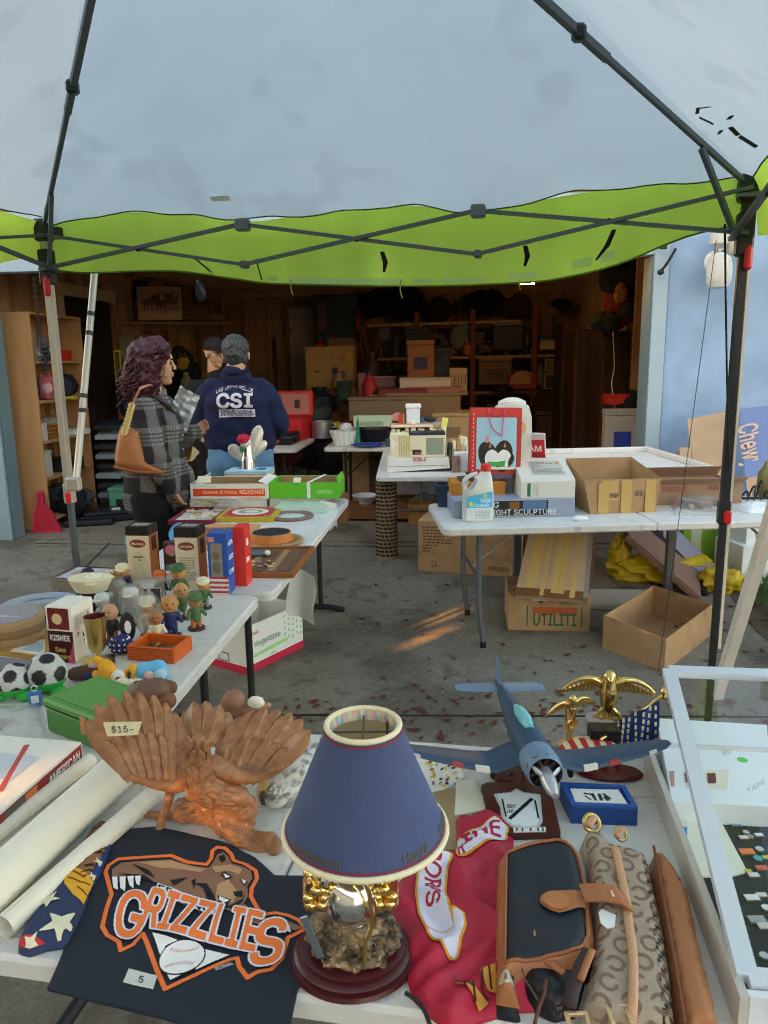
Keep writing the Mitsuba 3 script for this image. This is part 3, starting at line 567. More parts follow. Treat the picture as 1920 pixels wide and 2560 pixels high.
LG('bear_highlight',union_all([Polygon(q).buffer(0)for q in([(-.472,1.275),(-.414,1.28),(-.369,1.263),(-.341,1.255),(-.35,1.246),(-.384,1.255),(-.433,1.263)],[(-.311,1.211),(-.294,1.223),(-.27,1.192),(-.274,1.165),(-.289,1.157),(-.308,1.175)],[(-.333,1.261),(-.299,1.265),(-.273,1.249),(-.276,1.234),(-.298,1.245),(-.32,1.241)],[(-.244,1.151),(-.214,1.126),(-.229,1.121),(-.245,1.136)])]),'b98f6d',3)
LG('bear_shadow_print',union_all([Polygon(q).buffer(0)for q in([(-.354,1.212),(-.334,1.2),(-.316,1.164),(-.293,1.152),(-.271,1.148),(-.258,1.166),(-.257,1.19),(-.259,1.174),(-.278,1.155),(-.301,1.163),(-.315,1.191),(-.331,1.212)],[(-.401,1.226),(-.37,1.231),(-.389,1.207)],[(-.486,1.273),(-.448,1.255),(-.43,1.233),(-.455,1.248)],[(-.361,1.221),(-.353,1.225),(-.35,1.196)],[(-.504,1.247),(-.453,1.242),(-.43,1.222),(-.465,1.234)],[(-.326,1.29),(-.317,1.297),(-.31,1.28),(-.317,1.272)],[(-.279,1.192),(-.263,1.195),(-.26,1.179),(-.274,1.181)],[(-.31,1.234),(-.306,1.243),(-.286,1.227),(-.298,1.221)],[(-.273,1.225),(-.258,1.218),(-.262,1.206)],[(-.306,1.185),(-.278,1.171),(-.283,1.157),(-.3,1.167)])]),'15171f',4)
LG('white_print',union_all([Polygon(q).buffer(0)for q in([(-.511,1.237),(-.501,1.237),(-.486,1.197),(-.496,1.203)],[(-.497,1.237),(-.486,1.238),(-.472,1.193),(-.484,1.203)],[(-.483,1.238),(-.472,1.239),(-.46,1.202),(-.47,1.211)],[(-.469,1.238),(-.458,1.239),(-.452,1.21),(-.46,1.217)],[(-.306,1.237),(-.291,1.228),(-.299,1.224)],[(-.27,1.223),(-.26,1.218),(-.263,1.21)],[(-.301,1.181),(-.281,1.169),(-.29,1.163),(-.301,1.173)],[(-.421,1.217),(-.302,1.151),(-.301,1.13),(-.418,1.193)],[(-.394,1.093),(-.347,1.075),(-.364,1.063),(-.36,1.032)],[(-.306,1.06),(-.257,1.045),(-.303,1.013)],[(-.347,1.009),(-.323,1.004),(-.337,.994)],[(-.193,1.109),(-.188,1.11),(-.182,1.088),(-.187,1.092)],[(-.184,1.108),(-.179,1.108),(-.173,1.088),(-.178,1.092)],[(-.174,1.106),(-.169,1.106),(-.164,1.089),(-.169,1.091)])]),'e9e9ea',5)
LG('lettering',put_text('FRESNO',[(-.415,1.191),(-.304,1.132),(-.303,1.149),(-.418,1.213)]),'15171f',6)
gq=[(-.422,1.111),(-.218,1.049),(-.215,1.133),(-.424,1.202)]
G1=union_all([put_text('RIZZLIE',gq),put_text('G',[(-.462,1.091),(-.412,1.074),(-.423,1.186),(-.477,1.201)]),put_text('S',[(-.224,1.015),(-.174,1.023),(-.17,1.122),(-.222,1.117)])])
LG('lettering_edge',G1.buffer(.0035),'dcd9e6',7);LG('lettering',G1,'ea7a3c',8)
bc=[(-.331,1.04),(-.3,1.032),(-.34,1.078)];bp=Point(*bc[0]).buffer(.0345)
LG('ball_edge',bp.buffer(.002),'15171f',6);LG('baseball',bp,'e9e9ea',7)
st=[]
for sg in(-1,1):
 for k in range(9):
  t=(k-4)*.17;x=bc[0][0]+.030*math.sin(t*1.1);y=bc[0][1]+sg*(.024-.012*math.cos(t*1.4))+(x-bc[0][0])*.1
  st.append(line2([(x-.0015,y-.003),(x+.0015,y+.003)],.0012))
LG('stitches',union_all(st),'b8433a',8)
LG('lettering',put_text('GRIZZLIES BASEBALL',[(-.271,1.012),(-.246,1.024),(-.25,1.031),(-.275,1.018)]),'c9cbd0',2)
LG('tape',Polygon([(-.41,1.023),(-.361,1.008),(-.359,.979),(-.411,.997)]),'c5c8c4',1);LG('handwriting',put_text('5',[(-.387,.995),(-.379,.993),(-.381,1.007),(-.389,1.009)]),'3a3f4a',2)
#stars and eagle scarf
fp=Polygon([(-.596,1.406),(-.575,1.401),(-.544,1.38),(-.54,1.303),(-.534,1.207),(-.529,1.122),(-.526,1.075),(-.559,1.069),(-.581,1.057),(-.603,1.064),(-.615,1.092),(-.614,1.135),(-.609,1.185),(-.606,1.242),(-.605,1.3),(-.606,1.374)])
fm,fz=puff(fp,.030,.010,.035,TT,.006,12,2)
fs=thing('flag_scarf','folded blue scarf with cream stars and an eagle print beside the dark towel','scarf')
fsc=part(fs,'cloth',fm,C('2f3a5c',.85),60)
sp_=fp.buffer(-.002)
def FS(n,poly,col,lv):
 q=poly.intersection(sp_)
 for g in getattr(q,'geoms',[q])if n=='star' else[q]:part(fsc,n,on(g,fz,.0009*lv,.008),C(col,.85),True)
FS('blue_panel',Polygon([(-.547,1.36),(-.523,1.345),(-.527,1.221),(-.544,1.229)]),'1f3f86',1)
eb=Polygon([(-.597,1.346),(-.587,1.385),(-.534,1.36),(-.542,1.311),(-.547,1.251),(-.542,1.217),(-.593,1.231),(-.593,1.288)]);FS('eagle_plumage',eb,'8a6242',1)
FS('feather_print',union_all([line2([(x,y),(x+rng.uniform(.01,.022),y+rng.uniform(.008,.02))],rng.uniform(.0012,.003)).intersection(eb)for x,y in zip(rng.uniform(*np.array(eb.bounds)[[0,2]],70),rng.uniform(*np.array(eb.bounds)[[1,3]],70))]),'2e1c18',2)
FS('beak_print',Polygon([(-.597,1.226),(-.583,1.241),(-.537,1.217),(-.525,1.156),(-.554,1.168),(-.578,1.193)]),'d7a02c',2)
FS('beak_shade',union_all([line2(q,.003)for q in([(-.579,1.209),(-.553,1.2),(-.538,1.204)],[(-.577,1.226),(-.552,1.213),(-.55,1.221)],[(-.554,1.188),(-.534,1.18)])]),'6b3a20',3)
SC=[(-.547,1.1),(-.592,1.156),(-.582,1.064),(-.523,1.301),(-.54,1.225),(-.543,1.264)];FS('star',union_all([star(c,r,.35)for c,r in zip(SC,(.034,.022,.017,.016,.009,.010))]),'d9d2b8',3)
FS('red_stripe',Polygon([(-.617,1.079),(-.601,1.079),(-.559,1.07),(-.569,1.065),(-.576,1.052),(-.603,1.055)]),'b8323a',2)
#paper rolls
for(p,q,r,l)in(((-.8,1.313,.757),(-.703,1.647,.757),.0165,'narrow cream paper roll nearest the red and white puzzle box'),((-.702,1.132,.785),(-.589,1.601,.785),.042,'thickest white poster roll in the middle of the three'),((-.643,1.1,.762),(-.5,1.509,.762),.0205,'white paper roll with open end beside the star scarf')):
 t=thing('paper_roll',l,'paper roll','rolled posters');p,q=np.array(p),np.array(q)
 part(t,'sheet',tube(curve([p,(p+q)/2+(0,0,.001),q],10),r,28,cap=False),bsdf('roll_paper','e4dfd0',.45),50)
 part(t,'inner_sheet',tube([p+(q-p)*.001,q],r*.93,24,cap=False),C('d6d2c4',.6),50)
 d=(q-p)/np.linalg.norm(q-p);part(t,'free_edge',tube([p+(0,0,r*.97)-d*0,q+(0,0,r*.97)],.0012,4),C('c6c1b0',.6))
 #puzzle box at the left edge
pb=thing('puzzle_box','shallow white and red puzzle box in the left corner of the near table','box',at=(-.965,1.552,TT),rz=-10.5)
part(pb,'box',bx(.43,.30,.056,b=.002),C('dcd8d2',.5),30)
part(pb,'top_print',cc(bx(.36,.10,.0006,(-.02,.02,.0566)),),C('bfc4cf',.4),False)
part(pb,'red_print',cc(bx(.012,.20,.0008,(.13,.02,.0566),rz=20),bx(.30,.02,.0008,(-.03,-.08,.0566))),C('b84a42',.5),False)
part(pb,'lettering',text('PUZZLE',.03,(-.1,.085,.0568),w=.16),C('9b938c',.6),False)
sd=lambda m:mv(m,(.2153,0,.028),rz=90)
part(pb,'side_red',mv(bx(.0008,.29,.045,(.2153,0,.006))),C('8e2a24',.5),False)
part(pb,'side_picture',cc(bx(.0009,.07,.04,(.2157,-.095,.008)),bx(.0009,.05,.03,(.2157,.04,.012))),C('5a5552',.5),False)
part(pb,'side_picture',bx(.0009,.04,.04,(.2158,-.045,.008)),C('c9743f',.5),False)
part(pb,'lettering',mv(mv(text('AMERICAN',.022,w=.12),rx=90),(.2162,.075,.03),rz=90),C('e6dccf',.5),False)
#green file box
gb=thing('green_file_box','green plastic file box with hinged lid behind the carved eagle','box',at=(-.745,1.832,TT),rz=-33)
part(gb,'body',bx(.225,.165,.068,b=.006),C('457a33',.4),30);part(gb,'lid',bx(.235,.175,.022,(0,0,.071),b=.006),C('4f8838',.35),30);part(gb,'lid_panel',bx(.19,.13,.003,(0,0,.093),b=.002),C('548d3c',.35),30)
part(gb,'seam',bx(.226,.166,.003,(0,0,.0685)),C('132a10',.6),False)
part(gb,'latch',bx(.02,.008,.045,(.06,-.092,.042),b=.002),C('b27a4a',.5),30)
#clear crumpled bag
cb,_=puff([(-1.088,1.936),(-.945,1.939),(-.902,1.856),(-.869,1.776),(-.953,1.782),(-1.008,1.778)],.035,.010,.04,TT,.016,22,9)
solo('plastic_bag',cb,'clear_plastic','crumpled clear plastic bag left of the green file box','plastic bag',smooth=True)
#carved eagle
ea=thing('carved_eagle','carved wooden eagle with raised wings on a rocky base, taped price tag','carving')
EY=1.42
def feather(p,q,w,t=.012,dy=.0):
 p,q=np.array(p,float),np.array(q,float);d=q-p;L=np.linalg.norm(d);d/=L;s=np.cross(d,(0,1,0));s/=np.linalg.norm(s);n=np.array([0,1.,0]);n-=d*(n@d);n/=np.linalg.norm(n);pts=[]
 for f,ww,tt in((0,.55,.9),(.3,.8,1),(.62,1,.8),(.84,.86,.6),(.95,.5,.45),(1,.1,.3)):
  c=p+d*L*f+n*(dy+.018*f*f)
  pts+=[c+s*w*ww*.5,c-s*w*ww*.5,c-n*t*tt*.7+s*w*ww*.12,c-n*t*tt*.7-s*w*ww*.12,c+n*t*.3]
 return hull(pts)
def blade(p,q,w,t=.006,dy=.0,tip=1.0):
 """a carved flat feather with a raised shaft"""
 p,q=np.array(p,float),np.array(q,float);d=q-p;L=np.linalg.norm(d);d/=L;s=np.cross(d,(0,1,0));s/=np.linalg.norm(s);n=np.cross(s,d);n=-n if n[1]>0 else n;R=[]
 for f,ww in((0,.55),(.2,.75),(.45,.92),(.66,1),(.80,.90),(.90,.62),(.96,.34),(1,.05)):
  c=p+d*L*f-n*(dy+.030*tip*f*f);R.append(np.array([c+s*w*ww*.5+n*t*.15,c+s*w*.06+n*t*.75,c+n*t*1.0,c-s*w*.06+n*t*.75,c-s*w*ww*.5+n*t*.15,c-s*w*ww*.45-n*t*.5,c+s*w*ww*.45-n*t*.5]))
 return loft_(R)
def loft_(rings):
 n=len(rings[0]);v=np.vstack(rings+[rings[0].mean(0)[None],rings[-1].mean(0)[None]]);k=len(rings);f=[]
 for i in range(k-1):
  for j in range(n):a,b=i*n+j,i*n+(j+1)%n;f+=[[a,b,b+n],[a,b+n,a+n]]
 f+=[[(j+1)%n,j,k*n]for j in range(n)]+[[(k-1)*n+j,(k-1)*n+(j+1)%n,k*n+1]for j in range(n)]
 return trimesh.Trimesh(v,f,process=False)
lt=[(-.626,1.43,.956),(-.605,1.43,.991),(-.574,1.43,1.012),(-.542,1.43,1.018),(-.512,1.43,1.018),(-.483,1.43,1.01),(-.458,1.43,.994),(-.441,1.43,.971),(-.429,1.43,.944),(-.421,1.43,.918)];lr=[(-.524,1.4,.862),(-.512,1.4,.858),(-.497,1.4,.855),(-.483,1.4,.852),(-.469,1.4,.849),(-.454,1.4,.846),(-.441,1.4,.844),(-.428,1.4,.843),(-.417,1.4,.843),(-.406,1.4,.845)]
for i,(a,b)in enumerate(zip(lr,lt)):part(ea,'wing_feather',blade(a,b,.046-.0009*i,.006,.0035*(i%2)),'carved_wood',20)
rt=[(-.155,1.47,.908),(-.173,1.47,.934),(-.197,1.47,.951),(-.223,1.47,.96),(-.252,1.47,.964),(-.28,1.47,.961),(-.306,1.47,.949),(-.33,1.47,.929)];rr_=[(-.253,1.42,.843),(-.268,1.42,.839),(-.284,1.42,.838),(-.299,1.42,.84),(-.312,1.42,.844),(-.325,1.42,.851),(-.336,1.42,.858),(-.345,1.42,.866)]
for i,(a,b)in enumerate(zip(rr_,rt)):part(ea,'wing_feather',blade(a,b,.046-.0009*i,.006,.0035*(i%2)),'carved_wood',20)
tt_=[(-.422,1.5,.972),(-.391,1.5,.975),(-.358,1.5,.966),(-.33,1.5,.949),(-.449,1.5,.949)];tr_=[(-.398,1.45,.897),(-.387,1.45,.895),(-.373,1.45,.895),(-.365,1.45,.897),(-.406,1.45,.898)]
for i,(a,b)in enumerate(zip(tr_,tt_)):part(ea,'tail_feather',blade(a,b,.040,.007,.004*(i%2)),'carved_wood',20)
for A_,B_,k in((lr,lt,10),(rr_,rt,8)):
 for row,(f0,f1,w)in enumerate(((.04,.60,.029),(.0,.40,.026),(-.03,.22,.024))):
  for i in range(k-1):a,b=(np.array(A_[i])+A_[i+1])/2,(np.array(B_[i])+B_[i+1])/2;part(ea,'covert_feather',blade(a+(b-a)*f0-(0,.009+.004*row,0),a+(b-a)*f1-(0,.008+.004*row,0),w,.006,.002*(i%2),.3),'carved_wood',20)
for nm,ps,rs in(('wing_arm',[(-.514,1.385,.865),(-.474,1.385,.85),(-.426,1.385,.842),(-.385,1.385,.865)],(.007,.010,.014,.022)),('wing_arm',[(-.216,1.39,.878),(-.262,1.39,.855),(-.302,1.39,.858),(-.348,1.39,.883)],(.006,.010,.015,.022))):
 part(ea,nm,skin([(ps[i],rs[i],ps[i+1],rs[i+1])for i in range(3)],.008,4),'carved_wood',True)
bp_=[(-.372,1.375,.944),(-.38,1.375,.892),(-.371,1.375,.851),(-.336,1.375,.83),(-.298,1.375,.825),(-.278,1.375,.813),(-.271,1.375,.8)]
part(ea,'body',skin([(bp_[i],r,bp_[i+1],r2)for i,(r,r2)in enumerate(((.016,.030),(.030,.034),(.034,.028),(.028,.021),(.020,.009),(.008,.003)))],.007,4),'carved_wood',True)
cov=[]
for i in range(110):
 k=rng.integers(0,4);t=rng.random();c=np.array(bp_[k])*(1-t)+np.array(bp_[k+1])*t;r=(.026,.032,.031,.025)[k];a=rng.uniform(-1.3,1.3);d=(np.array(bp_[k+1])-bp_[k]);d/=np.linalg.norm(d);sd=np.cross(d,(0,1,0));p=c+(np.array([0,-1,0])*math.cos(a)+sd*math.sin(a))*r*.95;cov.append(blade(p,p-d*.022+(0,-.003,0),.013,.004,0,0))
part(ea,'body_feathers',cc(*cov),'carved_wood',20,kind='stuff')
for ps in([(-.441,1.39,.823),(-.454,1.39,.782),(-.465,1.39,.754),(-.469,1.39,.737)],[(-.363,1.38,.805),(-.348,1.38,.778),(-.334,1.38,.755),(-.327,1.38,.737)]):part(ea,'leg',tube(curve(ps,8),[.011,.010,.0085,.008,.008,.008,.009,.012],8),'carved_wood',True)
rb=skin([((-.50,1.43,.752),.012,(-.40,1.42,.77),.028),((-.40,1.42,.765),.026,(-.34,1.40,.775),.034),((-.34,1.40,.775),.034,(-.29,1.385,.78),.032),((-.33,1.37,.755),.026,(-.245,1.335,.748),.018),((-.245,1.335,.753),.016,(-.225,1.32,.75),.014)],.016,1)
rb.vertices+=(meshkit.fbm(rb.vertices*26,3,2)[:,None]-.5)*.055*trimesh.Trimesh(rb.vertices,rb.faces,process=False).vertex_normals;rb.vertices[:,2]=np.maximum(rb.vertices[:,2],TT)
part(ea,'rock',rb,'carved_wood',False)
tq=[(-.552,1.365,.993),(-.477,1.365,.993),(-.487,1.365,.966),(-.546,1.365,.964)];part(ea,'price_tag',trimesh.Trimesh(np.vstack([tq,np.array(tq)+(0,.003,0)]),[[0,2,1],[0,3,2],[4,5,6],[4,6,7]],process=False),C('ddd6b2',.7),False)
M=np.array(tq);tx=text('$15-',.013,bold=False);ux=(M[1]-M[0])/np.linalg.norm(M[1]-M[0]);uz=(M[0]-M[3]);uz-=ux*(uz@ux);uz/=np.linalg.norm(uz);c0=M.mean(0)-(0,.0015,0)
tx.vertices=c0+tx.vertices[:,:1]*ux+tx.vertices[:,1:2]*uz-tx.vertices[:,2:]*np.cross(uz,ux)*-1;part(ea,'handwriting',tx,C('4a4a50',.7),False)
b2=thing('small_carving','small brown carved bird behind the wooden eagle, only its back showing','carving')
q=[(-.584,1.62,.925),(-.551,1.62,.934),(-.523,1.62,.943)];part(b2,'body',skin([(q[0],.022,q[1],.035),(q[1],.035,q[2],.026)],.01,4),C('6d5144',.6),True)
q=[(-.515,1.6,.913),(-.496,1.6,.926)];part(b2,'wing',skin([(q[0],.012,q[1],.02)],.008,3),C('7c5038',.6),True)
b3=thing('wooden_duck','rounded brown wooden head with pale bill behind the right wing of the eagle','carving')
q=[(-.342,1.58,.933),(-.366,1.58,.897),(-.294,1.58,.913),(-.265,1.58,.921),(-.293,1.58,.926)];part(b3,'head',skin([(q[0],.026,q[1],.02),(q[1],.016,q[2],.012)],.008,4),C('8d6450',.6),True);part(b3,'bill',skin([(q[2],.008,q[3],.006)],.005,2),C('b88a72',.5),True);part(b3,'shell',blob(.017,[(-.293,1.58,.928)][0],(1.1,.7,.9),2,.3,2,3),C('e8e0d4',.5),50)
#pale plumed bird
ow=thing('white_bird_figure','pale white feathered bird figure with golden face lying behind the lamp shade','figurine')
q=[np.array((-.239,1.461,.775)),np.array((-.209,1.506,.785)),np.array((-.166,1.607,.78))];part(ow,'body',skin([(q[0],.030,q[1],.042),(q[1],.042,q[2],.034)],.008,4),'pale_plumage',True)
fe=[]
for i in range(160):
 t=rng.random();c=q[0]*(1-t)+q[2]*t;a=rng.uniform(0,6.28);n=np.array([math.cos(a),-abs(math.sin(a)),rng.uniform(.1,1)]);n/=np.linalg.norm(n);p=c+n*(.036+.006*math.sin(3*t));d=(q[2]-q[0])/np.linalg.norm(q[2]-q[0]);s=np.cross(d,n);fe.append(hull([p-d*.012,p+s*.007+n*.002,p-s*.007+n*.002,p+d*.016+n*.005,p+n*.005]))
part(ow,'plumage',cc(*fe),'pale_plumage',False,kind='stuff')
q=(-.259,1.473,.78);part(ow,'face',blob(.020,(q[0],q[1]-.012,q[2]),(1,.8,1.3),2,.3),C('c9ad6a',.4),50);q=(-.266,1.447,.775);part(ow,'beak',blob(.012,(q[0]+.004,q[1],q[2]),(.7,.9,1.5),2,.2),C('4b4434',.5),50)
#model aeroplane
pn=thing('model_aeroplane','blue propeller model aeroplane with gull wings facing the viewer','model aeroplane')
A=lambda x,y,z:np.array([.318+x-.10*(y-1.46),y,.842+z])
def ellring(y,rx,rz,z,n=24):a=np.linspace(0,2*np.pi,n,endpoint=False);return np.array([A(rx*math.cos(t),y,z+rz*math.sin(t))for t in a])
def loft(rings,cap=True):
 n=len(rings[0]);v=np.vstack(rings+[rings[0].mean(0)[None],rings[-1].mean(0)[None]]);k=len(rings);f=[]
 for i in range(k-1):
  for j in range(n):a,b=i*n+j,i*n+(j+1)%n;f+=[[a,b,b+n],[a,b+n,a+n]]
 if cap:f+=[[(j+1)%n,j,k*n]for j in range(n)]+[[(k-1)*n+j,(k-1)*n+(j+1)%n,k*n+1]for j in range(n)]
 return trimesh.Trimesh(v,f,process=False)
NB=bsdf('plane_blue',(.026,.060,.120),.38);NL=bsdf('plane_light',(.13,.215,.34),.4)
part(pn,'fuselage',loft([ellring(*q)for q in((1.475,.036,.038,0),(1.52,.036,.040,.002),(1.60,.031,.039,.006),(1.68,.021,.030,.010),(1.76,.012,.02,.014),(1.82,.005,.012,.016))]),NB,40)
part(pn,'cowling',loft([ellring(*q)for q in((1.412,.034,.034,0),(1.418,.038,.038,0),(1.44,.040,.040,0),(1.475,.0385,.0385,0))],False),NL,40)
part(pn,'engine',cc(loft([ellring(1.43,.033,.033,0),ellring(1.435,.030,.030,0)]),*[mv(cyl(.006,.026,n=8),A(.012*math.cos(a),1.425,.012*math.sin(a)),rx=0,ry=90-math.degrees(a))for a in np.linspace(0,6.28,10)[:-1]]),C('33302f',.4,.5),30)
part(pn,'spinner',loft([ellring(*q,z)for q,z in(((1.425,.013,.013),0),((1.395,.016,.016),-.006),((1.37,.013,.013),-.010),((1.352,.006,.006),-.013))]),C('b9bec6',.3,.6),40)
for a in(.5,2.6,4.7):part(pn,'propeller_blade',feather(A(0,1.40,-.004),A(.035*math.cos(a),1.40,-.004+.035*math.sin(a)),.010,.004),C('b9c3cf',.3,.4),35)
part(pn,'canopy',loft([ellring(*q)for q in((1.53,.010,.012,.038),(1.56,.014,.018,.042),(1.60,.014,.017,.040),(1.64,.008,.010,.034))]),C('76c0cc',.15),40)
for sg,nm in((-1,'wing'),(1,'wing')):
 sec=[(sg*.030,-.008,.10),(sg*.085,-.030,.094),(sg*.12,-.027,.088),(sg*.22,-.008,.066),(sg*.285,.006,.042),(sg*.300,.010,.018)]
 def wr(x,z,c):t=np.array([(-.5,0),(-.46,.10),(-.3,.14),(0,.12),(.3,.06),(.5,0),(.3,-.03),(0,-.05),(-.3,-.06),(-.46,-.05)]);return np.array([A(x,1.515+a*c,z+b*c*.75)for a,b in t])
 part(pn,nm,loft([wr(*s)for s in sec]),NB,35)
 for x0,x1,z0_,z1_,c0,c1,col in((.10,.130,-.0285,-.0245,.092,.085,'d3d3d0'),(.155,.178,-.0205,-.016,.080,.076,'9a3a45'),(.245,.262,-.003,.001,.058,.05,'b5bcc4')):
  part(pn,'wing_marking',loft([np.array([A(sg*x,1.515+a*c,z+b*c*.75)for a,b in((-.53,-.02),(-.49,.12),(-.42,.145),(-.42,.10),(-.46,.06),(-.49,-.02))])for x,z,c in((x0,z0_,c0),(x1,z1_,c1))]),C(col,.5),False)
part(pn,'tailplane',loft([np.array([A(x,1.79+a*c,.018+b*c)for a,b in((-.5,0),(-.2,.05),(.5,0),(-.2,-.05))])for x,c in((-.112,.03),(-.1,.045),(0,.06),(.1,.045),(.112,.03))]),NL,30)
part(pn,'tail_fin',loft([np.array([A(b*c,1.80+a*c+(z-.03)*.2,z)for a,b in((-.5,0),(-.2,.06),(.5,0),(-.2,-.06))])for z,c in((.015,.075),(.05,.055),(.08,.035),(.092,.012))]),NL,30)
part(pn,'stand',tube(curve([A(0,1.56,-.03),A(.0,1.565,-.07),A(0,1.57,-.098)]),.006,10),C('9a9da2',.2,.8));part(pn,'stand_base',mv(lathe([(0,0),(.075,0),(.078,.006),(.07,.012),(0,.012)],36,1,.7),(.31,1.575,TT)),C('4c1410',.4),40)
for sg in(-1,1):part(pn,'wheel',mv(trimesh.creation.torus(.010,.005,16,8),A(sg*.085,1.51,-.052),ry=90),BLACK,True);part(pn,'wheel_strut',tube([A(sg*.085,1.52,-.03),A(sg*.085,1.51,-.052)],.003,6),C('7f868c',.4))
solo('oval_plaque',mv(lathe([(0,0),(.072,0),(.075,.006),(.068,.012),(0,.012)],36,1,.45),(.505,1.575,TT),rz=-8),C('571512',.35),'dark red oval wooden plaque under the right wing of the model aeroplane','plaque',smooth=40)
#brass eagles
def brass_eagle(key,label,c,s,rz=0):
 t=thing(key,label,'eagle figure',None,at=c,rz=rz,s=s)
 part(t,'body',skin([((0,0,.02),.018,(0,-.005,.075),.024),((0,-.005,.075),.022,(0,-.012,.115),.016),((0,-.012,.115),.012,(0,-.034,.112),.005)],.006,3),GOLD,True)
 for sg in(-1,1):
  for k in range(9):
   x0=sg*(.022+.0105*k);top=.112-.0048*k;ln=.056-.0040*k
   part(t,'wing_feather',feather((x0,-.004,top),(x0+sg*.010,.004,top-ln),.0130,.007),GOLD,30)
  part(t,'wing_arm',tube(curve([(sg*.012,-.004,.088),(sg*.045,-.006,.106),(sg*.112,-.004,.072)],8),[.010,.009,.008,.007,.006,.005,.004,.003],8),GOLD,True)
  part(t,'leg',tube([(sg*.012,-.005,.03),(sg*.016,-.012,.002)],.007,8),GOLD)
 for k in range(7):a=(k-3)*.28;part(t,'tail_feather',feather((.012*(k-3)/3,-.012,.03),(.045*math.sin(a),-.02,.03-.05*math.cos(a)),.014,.008),GOLD,35)
 return t
q=(.551,1.76,.786);brass_eagle('brass_eagle','large polished brass eagle with spread wings on a grey drum',(q[0],q[1],.79),.98,-8)
solo('grey_drum',mv(lathe([(0,0),(.036,0),(.036,.044),(.032,.048),(0,.048)],32),(q[0]-.018,q[1],TT)),C('9b9aa0',.5),'short grey drum under the large brass eagle','stand',smooth=40)
q=(.443,1.7,.823);brass_eagle('small_brass_eagle','small brass eagle leaning left beside the model aeroplane tail',(q[0],q[1],.80),.62,25)
solo('brass_post',lathe([(0,0),(.03,0),(.03,.008),(.008,.014),(.006,.05),(.010,.055),(0,.058)],20),BRASS,'brass pedestal under the small brass eagle','stand',M=M4((q[0],q[1],TT)),smooth=40)
bbx=thing('small_black_box','small black box with a white barcode label in front of the brass eagle','box',at=(.526,1.698,.741),rz=-4)
part(bbx,'box',bx(.072,.045,.055,b=.002),C('17181c',.4),30);part(bbx,'label',bx(.044,.001,.015,(-.008,-.0228,.003)),PAPER,False);part(bbx,'label',bx(.010,.001,.015,(.026,-.0228,.003)),C('8f9094',.6),False)
#small flag on a gold pole
sf=thing('small_flag','small stars and stripes flag with gold pole lying by the glass case','flag')
part(sf,'pole',tube([(.509,1.67,.775),(.698,1.78,.839)],.0045,10),GOLD);part(sf,'finial',blob(.012,(.7,1.78,.841),(1,1,1.5)),GOLD,50)
cq=[(.562,1.7,.811),(.658,1.7,.859),(.659,1.7,.72),(.562,1.7,.718)]
def patch3(q,n=8,m=8,wv=.006,off=.0):
 q=np.array(q);return grid(lambda u,v:tuple(np.moveaxis(q[0]*((1-u)*(1-v))[...,None]+q[1]*(u*(1-v))[...,None]+q[2]*(u*v)[...,None]+q[3]*((1-u)*v)[...,None]+np.array([0,-1.,.3])*(wv*np.sin(u*12+v*4)-off)[...,None]*-1*-1,-1,0)),n,m)
part(sf,'canton',patch3(cq,16,8),C('1c3272',.8),True)
ca=np.array(cq);dots=[]
for i in range(6):
 for j in range(6):
  u,v=(i+.5)/6,(j+.3+.4*(i%2))/6.6;c=ca[0]*(1-u)*(1-v)+ca[1]*u*(1-v)+ca[2]*u*v+ca[3]*(1-u)*v+np.array([0,-1.,.3])*.006*math.sin(u*12+v*4);dots.append(bx(.0055,.0015,.011,c+(0,-.002,-.005)))
part(sf,'stars',cc(*dots),C('c9c08e',.7),False,kind='stuff')
sm,sz_=puff([(.39,1.64),(.413,1.688),(.455,1.719),(.568,1.719),(.54,1.612),(.401,1.616)],.030,.008,.03,TT,.006,20,3)
part(sf,'stripes',sm,C('cfc69f',.8),60)
for k in range(5):part(sf,'red_stripe',on(Polygon([(.384,1.614),(.407,1.661),(.447,1.691),(.559,1.691),(.531,1.586),(.395,1.59)]).intersection(line2([(.402+.030*k+.012,1.50),(.402+.030*k-.0,1.95)],.015)),sz_,.001,.008),C('b02a35',.8),True)
#plaque, blue case, cards
wp=thing('wooden_plaque','dark brown wooden plaque with white shield and black diagonal bar','plaque')
part(wp,'board',ext(Polygon([(.205,1.517),(.22,1.528),(.347,1.525),(.353,1.503),(.34,1.344),(.227,1.34),(.203,1.409)]),.014,(0,0,TT)),C('4a2015',.4),False)
shp=Polygon([(.227,1.475),(.263,1.481),(.278,1.495),(.291,1.48),(.325,1.47),(.321,1.441),(.311,1.378),(.3,1.36),(.272,1.353),(.243,1.363),(.23,1.388),(.233,1.43)]).buffer(0)
part(wp,'shield_edge',ext(shp,.004,(0,0,TT+.014)),C('cfd6da',.3,.2),False);part(wp,'shield',ext(shp.buffer(-.006),.0012,(0,0,TT+.018)),C('dfe6ea',.35),False)
part(wp,'bar',cc(*[ext(line2(l,w),.0012,(0,0,TT+.0193))for l,w in(([(.245,1.382),(.304,1.452)],.0075),([(.241,1.453),(.239,1.391)],.0035),([(.309,1.445),(.304,1.383)],.0035))]),C('17181a',.5),False)
[part(wp,'lettering',m_,C('4b555c',.5),False)for m_ in(ext(put_text('RIGHT',[(.245,1.42),(.265,1.42),(.267,1.433),(.248,1.433)]),.0008,(0,0,TT+.0193)),ext(put_text('LAW',[(.243,1.403),(.256,1.403),(.258,1.416),(.246,1.416)]),.0008,(0,0,TT+.0193)))]
